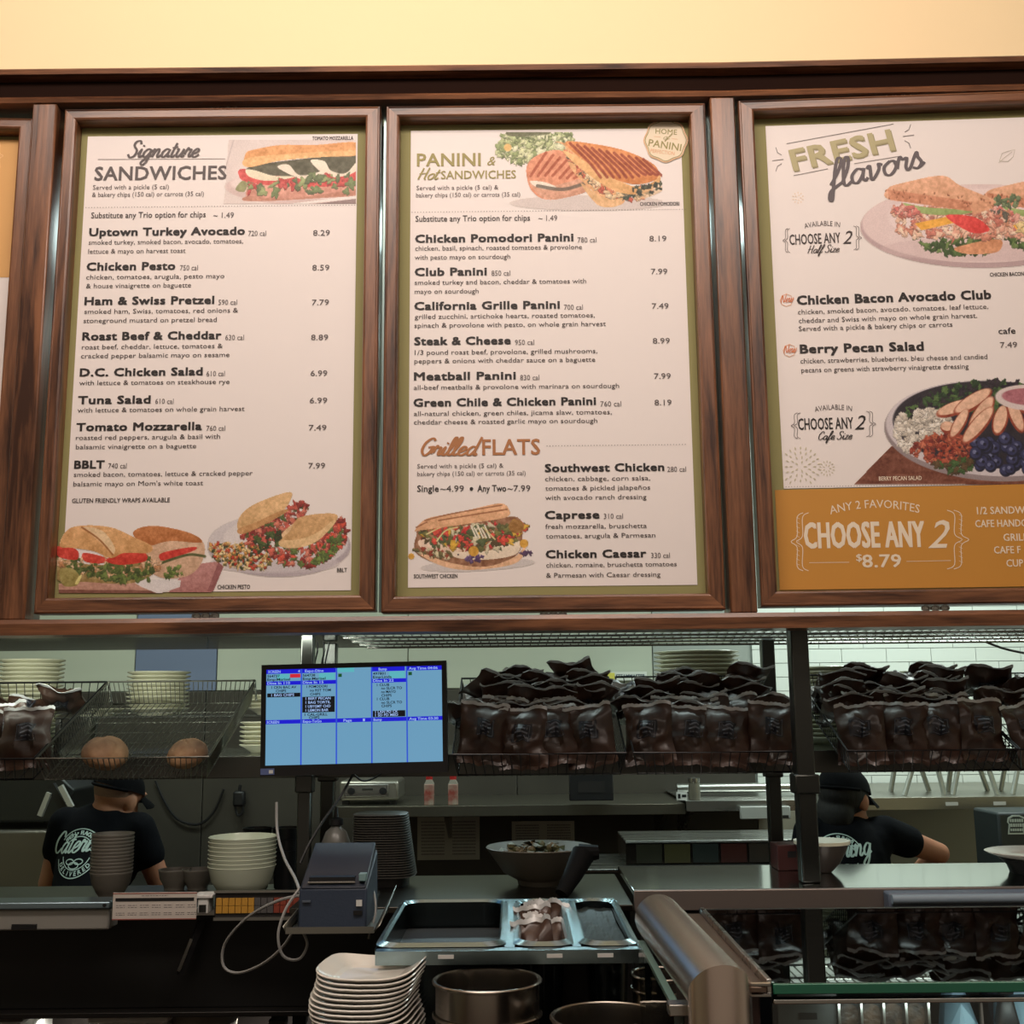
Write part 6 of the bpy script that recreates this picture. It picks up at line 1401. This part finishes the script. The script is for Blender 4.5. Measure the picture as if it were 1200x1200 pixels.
# recipe sheets on the wall
for px0, px1, py0, py1, lab, sd in ((489, 562, 957, 1008, 'printed recipe sheet on the wall below the red capped cartons', 3), (600, 673, 962, 1004, 'printed recipe sheet on the wall behind the grey salad bowl', 5)):
    Yp = 5.955; a_ = at(px0, py1, Yp); b_ = at(px1, py0, Yp); t = thing('recipe_sheet', lab, 'paper sheet', (a_.x, Yp, a_.z)); w_, h = b_.x - a_.x, b_.z - a_.z
    MB().box(0, w_, 0, .006, 0, h).build('sheet', mat('dim_sheet', (176, 172, 160), .6), t)
    scribble(t, 'small_print', mat('grey_print', (104, 100, 98), .6), [(.02 + (w_ / 2) * c_, .02 + (w_ / 2) * c_ + w_ / 2 - .04, h * (.12 + .075 * i)) for i in range(11) for c_ in (0, 1)], -.0004, sd, .006)
# label sign on the upper wall
a_ = at(708.5, 797.5, 5.90); b_ = at(758, 787, 5.90); t = thing('equipment_sign', 'white sign with a yellow spot and steam lettering on the wall', 'sign', (a_.x, 5.90, a_.z)); w_, h = b_.x - a_.x, b_.z - a_.z
MB().box(0, w_, 0, .05, 0, h).build('sign_plate', mat('sign_white', (210, 214, 206), .4), t); MB().box(.006, w_ * .24, -.001, 0, h * .1, h * .9).build('yellow_spot', mat('yellow_print', (210, 200, 90), .5), t)
plane_text(t, 'lettering', mat('blue_print', (70, 84, 96), .5), 'STEAMMASTER', w_ * .27, w_ * .96, h * .3, h * .42, -.0015, .02)
# prep rail with coloured dishes in the middle distance
YR = 4.62
rl = thing('prep_rail', 'long steel prep rail with a dark reflective front in mid distance', 'prep table', (xat(822, YR, 1000), YR, 0)); h0 = (xat(912, YR, 1000) - xat(735, YR, 1000)) / 2; zr0, zr1 = zat(1012, YR, 820), zat(987, YR, 820)
h1 = xat(960, YR, 1000) - rl.location.x
MB().box(-h0, h1, 0, .35, zr0, zr1).build('rail_front', mat('dark_rail_front', (52, 46, 42), .2, .7), rl); MB().box(-h0, h1, -.006, .36, zr1, zr1 + .008).build('rail_lid', STEEL, rl, bevel=.002)
MB().box(-h0 - .2, h1, -.12, .35, zr0 - .012, zr0 - .002).build('work_top', STEEL, rl, bevel=.002); MB().box(-h0 - .2, h1, -.10, .32, 0, zr0 - .012).build('cabinet_body', STEELD, rl)
for i, c_ in enumerate(((44, 44, 34), (66, 62, 38), (38, 44, 42), (62, 30, 26), (50, 44, 38))):
    xa_ = -h0 + .04 + i * .11; MB().box(xa_, xa_ + .10, -.004, 0, zr0 + .004, zr1 - .006).build('dish_front', mat('dish_tint_%d' % i, c_, .3), rl)
# small dark red box between the right posts and brown bowl behind post B
t = thing('red_box', 'dark red box standing between the two right posts', 'box', (xat(929, 2.95, 1010), 2.95, 1.3005)); hh = zat(990, 2.95, 929) - 1.3005; wd2 = 17 * 2.95 / FPX
MB().box(-wd2, wd2, 0, .08, 0, hh).build('box_body', mat('dark_red_card', (60, 20, 18), .5), t, bevel=.002); MB().box(-.012, .01, -.0008, 0, hh * .5, hh * .75).build('box_mark', BLACK, t)
t = thing('brown_bowl', 'dim brown bowl on the ledge right of the near right post', 'bowl', (xat(966, 2.9, 1000), 2.92, 1.3005)); hh = zat(987, 2.9, 966) - 1.3005; r_ = 31 * 2.9 / FPX
MB().lathe([(0, 0), (r_ * .30, 0), (r_ * .62, hh * .30), (r_ * .86, hh * .70), (r_, hh), (r_ * .96, hh), (r_ * .55, hh * .35), (0, .01)], 36).build('bowl_body', mat('dim_brown_bowl', (70, 62, 58), .4), t); MB().lathe([(r_ * 1.01, hh - .005), (r_ * 1.02, hh + .003), (r_ * .97, hh + .003)], 36).build('bowl_rim', CHINA, t)
# white dish on black base at the right edge
t = thing('serving_dish', 'wide white dish on a black base at the right edge of the ledge', 'dish', (xat(1212, 2.9, 1005), 2.88, 1.3005)); r_ = 56 * 2.88 / FPX; hh = zat(998, 2.88, 1190) - 1.3005
MB().lathe([(0, 0), (r_ * .55, 0), (r_ * .6, hh * .35), (r_ * .75, hh * .7), (0, hh * .7)], 40).build('dish_base', BLACK, t); MB().lathe([(0, hh * .62), (r_ * .6, hh * .65), (r_ * .95, hh * .92), (r_, hh), (r_ * .97, hh + .001), (r_ * .6, hh * .78), (0, hh * .75)], 48).build('dish_plate', CHINAW, t)
# dark machine with a white bag-shaped emblem at right edge
t = thing('dark_machine', 'dark teal machine with a white loaf shaped emblem at the right edge', 'machine', (xat(1215, 4.6, 1000), 4.6, 0)); w_ = .16
mz0, mz1 = .9, zat(952, 4.6, 1200)
MB().box(-.14, .20, 0, .25, mz0, mz1).build('machine_body', mat('dark_teal_body', (34, 42, 44), .5), t, bevel=.01); MB().box(-.3, .3, -.1, .3, 0, mz0).build('machine_stand', STEELD, t)
e0 = at(1183, 978, 4.59); ex = e0.x - t.location.x; 
def loaf(s_, y): 
    P = [(0, 0), (.062, 0), (.064, .038), (.074, .045), (.072, .062), (.05, .072), (.022, .072), (.004, .062), (.0, .046), (.006, .038)]
    return [(ex + .034 + (x - .036) * s_, e0.z + .036 + (z - .036) * s_) for x, z in P]
MB().prism(loaf(1.0, 0), -.003, 0).build('emblem_outline', mat('emblem_white', (190, 204, 200), .5), t); MB().prism(loaf(.84, 0), -.004, -.003).build('emblem_field', mat('emblem_dark', (26, 40, 40), .5), t)
q = MB()
for r_i, (za, zb2, sd) in enumerate(((.046, .058, 1), (.028, .041, 2), (.012, .022, 3))):
    rnd = random.Random(sd); x = ex + .008
    while x < ex + .058: l = rnd.uniform(.005, .009); q.box(x, x + l, -.005, -.004, e0.z + za, e0.z + zb2); x += l + .002
q.build('emblem_lettering', mat('emblem_white', (190, 204, 200), .5), t)['kind'] = 'stuff'
# left background: hooded oven with raised lid, wall cord and plug
ov = thing('hooded_oven', 'grey hooded oven with a raised glass lid behind the left worker', 'oven', (xat(30, 4.9, 960), 4.95, 0)); hw_ = .33
zo0, zo1 = .95, zat(975, 4.9, 30); MB().box(-.55, .18, 0, .6, zo0, zo1).build('oven_body', mat('dim_oven_steel', (110, 106, 98), .4, .7), ov, bevel=.01); MB().box(-.6, .4, -.1, .65, 0, zo0).build('oven_stand', STEELD, ov)
zh = zat(922, 4.9, 30); MB().prism([(-.5, zo1 + .03), (.10, zo1 + .03), (.16, zh - .02), (.08, zh + .05), (-.5, zh + .05)], .05, .5).build('oven_hood', mat('dark_hood', (56, 58, 58), .4, .7), ov, bevel=.01)
for (xa_, ya_, xb_, yb_, lab) in ((47, 956, 58, 929, 'lit_edge'), (84, 946, 71, 921, 'lid_edge')):
    A, B_ = at(xa_, ya_, 4.9) - Vector(ov.location), at(xb_, yb_, 4.9) - Vector(ov.location); MB().tube([A, B_], .014, 4).build(lab, mat('lit_strip_steel', (190, 192, 188), .4, .5), ov)
A, B_ = at(78, 950, 4.92) - Vector(ov.location), at(60, 920, 4.92) - Vector(ov.location); MB().tube([A, B_], .022, 4).build('lid_arm', BLACK, ov)
cable('power_cable', 'black cord sagging on the wall right of the left worker', [at(182, 915, 5.95), at(192, 938, 5.95), at(208, 960, 5.95), at(232, 966, 5.95), at(250, 952, 5.95), at(262, 925, 5.95)], .006, BLACK)
t = small('wall_plug', 'black power plug hanging from the wall left of the monitor', 'plug', 279, 938, 5.90); MB().box(-.028, .028, 0, .05, -.03, .045).build('plug_body', BLACK, t, bevel=.01); MB().tube(crom([(0, .02, .04), (.004, .02, .075)], 3), .008, 8).tube(crom([(-.02, .02, -.03), (-.005, .02, -.075), (.02, .02, -.06), (.018, .02, -.03)], 5), .006, 6).build('plug_cord', BLACK, t); MB().box(-.012, .012, .05, .0695, -.012, .012).build('plug_prongs', BLACK, t)

# ------------------------------------------------------------------ people, grown as one fused surface each
def capsule(mb, a, b, ra, rb, n=16, flat=None):
    """tapered limb with round ends; flat=(sx,sy) squashes the section"""
    a = Vector(a); b = Vector(b); d = b - a; L = d.length
    q = d.to_track_quat('Z', 'Y') if L > 1e-6 else Euler((0, 0, 0)).to_quaternion()
    prof = []
    for i in range(7): t = PI / 2 * i / 6; prof.append((ra * math.sin(t) + 1e-5, -ra * math.cos(t)))
    for i in range(7): t = PI / 2 * i / 6; prof.append((rb * math.cos(t) + 1e-5, L + rb * math.sin(t)))
    fx, fy = flat or (1, 1)
    mb.lathe(prof, n, Matrix.Translation(a) @ q.to_matrix().to_4x4(), fx, fy)
def ell(mb, c, r, rot=(0, 0, 0), n=24):
    prof = [(math.sin(PI * i / 12) + (1e-5 if i in (0, 12) else 0), -math.cos(PI * i / 12)) for i in range(13)]
    mb.lathe(prof, n, Mx(c, rot, r))
def fuse(mb, name, m, parent, voxel=.008, it=3):
    me = bpy.data.meshes.new('tmp'); me.from_pydata(mb.v, [], mb.f)
    bm = bmesh.new(); bm.from_mesh(me); bmesh.ops.recalc_face_normals(bm, faces=bm.faces); bm.to_mesh(me); bm.free()
    o = bpy.data.objects.new('tmp', me); scene.collection.objects.link(o)
    r = o.modifiers.new('r', 'REMESH'); r.mode = 'VOXEL'; r.voxel_size = voxel
    s_ = o.modifiers.new('s', 'SMOOTH'); s_.iterations = it; s_.factor = .5
    dg = bpy.context.evaluated_depsgraph_get(); dg.update(); res = bpy.data.meshes.new_from_object(o.evaluated_get(dg)); bpy.data.objects.remove(o)
    res.name = name; res.materials.clear(); res.materials.append(m); res.polygons.foreach_set('use_smooth', [True] * len(res.polygons))
    ob = link(name, res, parent); return ob
def hand(mb, w_, dirv, palm_n, side):
    """palm, four bent fingers and a thumb growing from the side of the palm"""
    d = Vector(dirv).normalized(); pn = Vector(palm_n).normalized(); s_ = d.cross(pn).normalized() * side
    w_ = Vector(w_); c = w_ + d * .045
    for k_ in (-.024, -.008, .008, .024): capsule(mb, w_ + d * .01 + s_ * k_ * .7, w_ + d * .085 + s_ * k_, .014, .011, 8)
    for k_, l in ((-.027, .062), (-.009, .074), (.009, .078), (.027, .068)):
        b0 = w_ + d * .085 + s_ * k_ * 1.05; b1 = b0 + (d * .88 + pn * .35).normalized() * l * .45; b2 = b1 + (d * .6 + pn * .8).normalized() * l * .33; b3 = b2 + (d * .25 + pn).normalized() * l * .25
        capsule(mb, b0, b1, .0095, .009, 8); capsule(mb, b1, b2, .009, .0082, 8); capsule(mb, b2, b3, .0082, .0072, 8)
    t0 = w_ + d * .03 + s_ * .030; t1 = t0 + (d * .7 + s_ * .8 + pn * .2).normalized() * .035; t2 = t1 + (d * .9 + s_ * .3 + pn * .4).normalized() * .03
    capsule(mb, w_ + d * .02 + s_ * .015, t0, .014, .013, 8); capsule(mb, t0, t1, .013, .011, 8); capsule(mb, t1, t2, .011, .009, 8)
def person(label, neck, sh, chest, hip, elb, wri, head_c, head_r, head_rot, feet, hairfn, capfn):
    root = thing('person', label, 'person', (hip[0], hip[1], 0)); O = Vector(root.location)
    L = lambda p: Vector(p) - O
    b = MB(); s_ = MB(); neck = L(neck); chest = L(chest); hp = L(hip); sh = [L(p) for p in sh]; elb = [L(p) for p in elb]; wri = [L(p) for p in wri]; hc = L(head_c)
    # body
    ell(b, chest, (.145, .095, .16)); ell(b, hp, (.145, .105, .13)); capsule(b, hp, chest, .11, .12)
    capsule(b, chest + Vector((0, 0, .10)), neck, .07, .052); capsule(b, neck, hc - Vector((0, 0, .02)), .054, .052)
    for i in (0, 1):
        capsule(b, neck + Vector((0, 0, -.03)), sh[i], .05, .045); capsule(b, sh[i], elb[i], .050, .039); capsule(b, elb[i], wri[i], .040, .026)
        d = (wri[i] - elb[i]).normalized(); hand(b, wri[i], d, Vector((0, 0, -1)) - d * d.z * -1, 1 if i == 0 else -1)
        sx = -1 if i == 0 else 1; kn = hp + Vector((sx * .09, .03, -(hp.z) * .47)); ft = Vector((sx * .10, 0, .08))
        capsule(b, hp + Vector((sx * .08, 0, -.03)), kn, .085, .055); capsule(b, kn, ft, .055, .040); capsule(b, ft + Vector((0, .0, -.03)), ft + Vector((0, .15, -.045)), .042, .034)
    # head with face: skull, jaw, nose, ears, brow
    HM = Matrix.Translation(hc) @ Euler(head_rot).to_matrix().to_4x4()
    hb = MB(); r = head_r
    ell(hb, (0, -.012, .02), (r * .93, r * 1.12, r * 1.05)); ell(hb, (0, .03, -.045), (r * .66, r * .72, r * .78)); ell(hb, (0, .075, -.018), (.013, .024, .026)); ell(hb, (0, .06, -.085), (.026, .022, .02))
    for sx in (-1, 1): ell(hb, (sx * r * .95, -.005, -.012), (.010, .020, .032), (0, 0, sx * -.3)); ell(hb, (sx * .032, .072, .012), (.014, .012, .010)); ell(hb, (sx * .032, .078, .028), (.024, .010, .007))
    ell(hb, (0, .082, -.052), (.024, .010, .007))
    b.add([HM @ Vector(v) for v in hb.v], hb.f)
    fuse(b, 'body', SKIN, root, .007, 3)
    ey = MB()
    for sx in (-1, 1): ell(ey, (sx * .032, .080, .010), (.009, .006, .006), n=10)
    MB().add([HM @ Vector(v) for v in ey.v], ey.f).build('eyes', mat('eye_white', (220, 216, 210), .2), root)
    # shirt
    ell(s_, chest, (.165, .115, .18)); ell(s_, hp + Vector((0, 0, .03)), (.168, .128, .15)); capsule(s_, hp + Vector((0, 0, .05)), chest, .13, .135)
    capsule(s_, chest + Vector((0, 0, .08)), neck - Vector((0, 0, .045)), .10, .062)
    for i in (0, 1):
        capsule(s_, neck + Vector((0, 0, -.055)), sh[i], .056, .062); capsule(s_, chest + (sh[i] - chest) * .4, sh[i], .10, .062)
        e = sh[i] + (elb[i] - sh[i]) * .42; capsule(s_, sh[i], e, .064, .060)
    sm = fuse(s_, 'shirt', SHIRT, root, .009, 3)
    pt = MB()
    for i in (0, 1):
        sx = -1 if i == 0 else 1; kn = hp + Vector((sx * .09, .03, -(hp.z) * .47)); ft = Vector((sx * .10, 0, .11)); capsule(pt, hp + Vector((sx * .08, 0, -.02)), kn, .10, .07); capsule(pt, kn, ft, .07, .062)
    ell(pt, hp + Vector((0, 0, -.05)), (.158, .12, .12)); fuse(pt, 'trousers', mat('black_trousers', (20, 20, 24), .8), root, .012, 2)
    sho = MB()
    for sx in (-1, 1): capsule(sho, (sx * .10, -.03, .045), (sx * .10, .17, .040), .044, .038)
    sho.build('shoes', BLACK, root)
    # hair
    hm = MB(); hairfn(hm, r); MB().add([HM @ Vector(v) for v in hm.v], hm.f); h2 = MB().add([HM @ Vector(v) for v in hm.v], hm.f); fuse(h2, 'hair', hairfn.mat, root, .006, 2)
    # cap: dome, band gap at the back, strap, button, brim
    cm = MB(); capfn(cm, r); c2 = MB().add([HM @ Vector(v) for v in cm.v], cm.f)
    c2.build('cap', mat('black_cap', (11, 11, 14), .9, bump=.15, bscale=300, spec=.1), root, ang=60)
    bt = MB(); ell(bt, (.012, -r * 1.19, .052), (.008, .004, .006), n=12); MB().add([HM @ Vector(v) for v in bt.v], bt.f).build('cap_buckle', STEEL, root)
    return root, sm, O
def cap_fn(tilt=0):
    def f(mb, r):
        # dome cut level with the brow, slightly open at the back
        n = 36; vs = []; fs = []; rows = 9
        for j in range(rows + 1):
            t = PI / 2 * j / rows
            for i in range(n):
                a = 2 * PI * i / n; z0 = .030 - .012 * math.sin(a)
                rr = 1.0 if j > 0 else 1.02
                vs.append((r * 1.04 * math.cos(t) * math.cos(a) * rr, -.012 + r * 1.24 * math.cos(t) * math.sin(a) * rr, z0 + (r * 1.08) * math.sin(t)))
        for j in range(rows):
            for i in range(n): fs.append((j * n + i, j * n + (i + 1) % n, (j + 1) * n + (i + 1) % n, (j + 1) * n + i))
        mb.add(vs, fs)
        # brim sweeping forward and down
        vs = []; m_ = 14
        for k_ in (0, 1):
            for i in range(m_ + 1):
                a = PI * (.14 + .72 * i / m_); q_ = 1.0 if k_ == 0 else 1.62
                vs.append((r * 1.03 * math.cos(a) * (1 + .06 * k_), -.012 + r * 1.24 * math.sin(a) + (.070 * math.sin(a) ** .7 if k_ else 0), .020 - (.030 if k_ else 0) - .018 * (math.cos(a) ** 2)))
        top = len(vs); vs += [(x, y, z + .004) for x, y, z in vs]
        fs = [(i, i + 1, m_ + 2 + i, m_ + 1 + i) for i in range(m_)] + [(top + i, top + i + 1, top + m_ + 2 + i, top + m_ + 1 + i) for i in range(m_)] + [(m_ + 1 + i, m_ + 2 + i, top + m_ + 2 + i, top + m_ + 1 + i) for i in range(m_)]
        mb.add(vs, fs)
        mb.tube([(r * 1.03 * math.cos(a), -.012 - r * 1.25 * abs(math.sin(a)), .032) for a in [PI * (.1 + .8 * i / 12) for i in range(13)]], .006, 6)
    return f
def hair_short(mb, r): ell(mb, (0, -.018, .030), (r * .945, r * 1.115, r * .96)); 
hair_short.mat = HAIRS
def hair_long(mb, r):
    ell(mb, (0, -.018, .022), (r * 1.00, r * 1.16, r * 1.06)); ell(mb, (-.01, -.055, -.055), (r * .86, r * .62, r * .92)); ell(mb, (-.02, -.06, -.10), (.06, .035, .05))
hair_long.mat = HAIR

YP = 4.28
def pp(px, py, Y=YP): return tuple(at(px, py, Y))
ch = Vector(pp(113, 1000, YP + .03)); nk = Vector(pp(124, 950, YP + .03)); hp_ = Vector((ch.x + .03, YP - .14, .92))
p1, sh1, O1 = person('worker in a black cap and catering tee, back turned, head bent right', nk, [Vector(pp(78, 966, YP + .03)), Vector(pp(162, 972, YP + .03))], ch, hp_,
    [Vector(pp(58, 1035, YP + .02)), Vector(pp(190, 1042, YP + .06))], [Vector(pp(80, 1052, YP + .26)), Vector(pp(170, 1056, YP + .28))],
    Vector(pp(140, 934, YP + .07)), .082, (R(-10), R(8), R(-30)), None, hair_short, cap_fn())
ch = Vector(pp(990, 1012, YP + .0)); nk = Vector(pp(990, 961, YP + .02)); hp_ = Vector((ch.x - .02, YP - .06, .92))
p2, sh2, O2 = person('worker with dark hair, black cap and tee, right elbow raised', nk, [Vector(pp(950, 976, YP)), Vector(pp(1036, 976, YP + .02))], ch, hp_,
    [Vector(pp(938, 1042, YP + .02)), Vector(pp(1100, 1000, YP + .10))], [Vector(pp(955, 1060, YP + .24)), Vector(pp(1072, 1024, YP + .30))],
    Vector(pp(991, 936, YP + .02)), .086, (R(-8), R(0), R(-48)), None, hair_long, cap_fn())
# apron strap round the neck of the left worker and collars
for root, nk_, O in ((p1, Vector(pp(124, 950, YP + .03)), O1), (p2, Vector(pp(990, 961, YP + .02)), O2)):
    c = nk_ - O
    MB().tube([c + Vector((.060 * math.cos(a), .055 * math.sin(a), -.012 + .016 * math.sin(a))) for a in [2 * PI * i / 24 for i in range(24)]], .009, 6, True).build('apron_strap', BLACK, root)

# printed emblem on the backs of the two tees: ring lettering, script word and a small cloche drawing
PRM = mat('shirt_print', (176, 196, 190), .7)
def shirt_logo(root, shirt, O, cx, cy, rpx, word, Y):
    bpy.context.evaluated_depsgraph_get().update()
    me = shirt.data; bvh = BVHTree.FromPolygons([v.co for v in me.vertices], [p.vertices for p in me.polygons])
    c = at(cx, cy, Y); r = rpx * Y / FPX; mb = MB()
    def drop(u, v, off=.0025):
        o_ = Vector((c.x + u, Y - 1.0, c.z + v)) - O; h = bvh.ray_cast(o_, Vector((0, 1, 0)), 2.0)
        return Vector((o_.x, (h[0].y if h[0] else Y - O.y) - off, o_.z))
    def strk(pts, w_, nib=None):
        n = len(pts); A = []; B_ = []
        for i, p in enumerate(pts):
            t = Vector(pts[min(i + 1, n - 1)]) - Vector(pts[max(i - 1, 0)])
            if t.length < 1e-9: t = Vector((1, 0))
            t.normalize(); nn = Vector((-t.y, t.x)); ww = w_ if nib is None else w_ * (nib + (1 - nib) * abs(t.y)); p = Vector(p)
            A.append(drop(*(p + nn * ww / 2))); B_.append(drop(*(p - nn * ww / 2)))
        mb.add(A + B_, [(i, i + 1, n + i + 1, n + i) for i in range(n - 1)])
    circ = lambda rr, a0, a1: [(rr * math.cos(R(a0 + (a1 - a0) * i / 30)), rr * math.sin(R(a0 + (a1 - a0) * i / 30))) for i in range(31)]
    w_ = r * .045
    strk(circ(r, 22, 150), w_); strk(circ(r, -162, -14), w_); strk(circ(r * .68, 28, 150), w_ * .8); strk(circ(r * .68, -165, -15), w_ * .8)
    k_ = r * 2.75 / script(lambda s_: None, word); x0 = -r * 1.38
    script(lambda s_: strk([(x0 + x * k_, (-.06 + .0) * r + y * k_ * 1.08 + (x0 + x * k_ + r) * .10) for x, y in s_], r * .10, .5), word, .22)
    for cx_, cy_, rr in ((-.22, -.36, .2), (.2, -.34, .2), (0, -.5, .24)): strk([(r * cx_ + r * rr * math.cos(a), r * cy_ + r * rr * .55 * math.sin(a)) for a in [2 * PI * i / 14 for i in range(15)]], w_)
    o = mb.build('tee_print', PRM, root, smooth=False); o['kind'] = 'stuff'
    def arc_text(s_, rr, a0, a1, h, flip):
        n = len(s_)
        for i, ch_ in enumerate(s_):
            if ch_ == ' ': continue
            a = R(a0 + (a1 - a0) * (i + .5) / n)
            def job(vs, fs, a=a):
                if not vs: return
                xm = (min(v.x for v in vs) + max(v.x for v in vs)) / 2; P = []
                for v in vs:
                    x = (v.x - xm) / CAPH * h; y = v.y / CAPH * h; 
                    if flip: b_ = a + x / rr; q_ = rr - h + y * 1.0; b_ = a + x / rr; q_ = rr - y; P.append(drop(q_ * math.cos(b_), q_ * math.sin(b_)))
                    else: b_ = a - x / rr; q_ = rr + y; P.append(drop(q_ * math.cos(b_), q_ * math.sin(b_)))
                LT.add(P, fs)
            raw_text(ch_, .03, 0, 1, job)
    LT = MB(); arc_text('FRESH \u2022 FLAVORFUL', r * .76, 146, 34, r * .17, False); arc_text('DELIVERED', r * .92, -150, -30, r * .19, True)
    glyph_mesh_flush(); o = LT.build('tee_lettering', PRM, root, smooth=False); o['kind'] = 'stuff'
shirt_logo(p1, sh1, O1, 92, 999, 25, 'Catering', YP - .10)
shirt_logo(p2, sh2, O2, 986, 1006, 26, 'Catering', YP - .12)
glyph_mesh_flush()
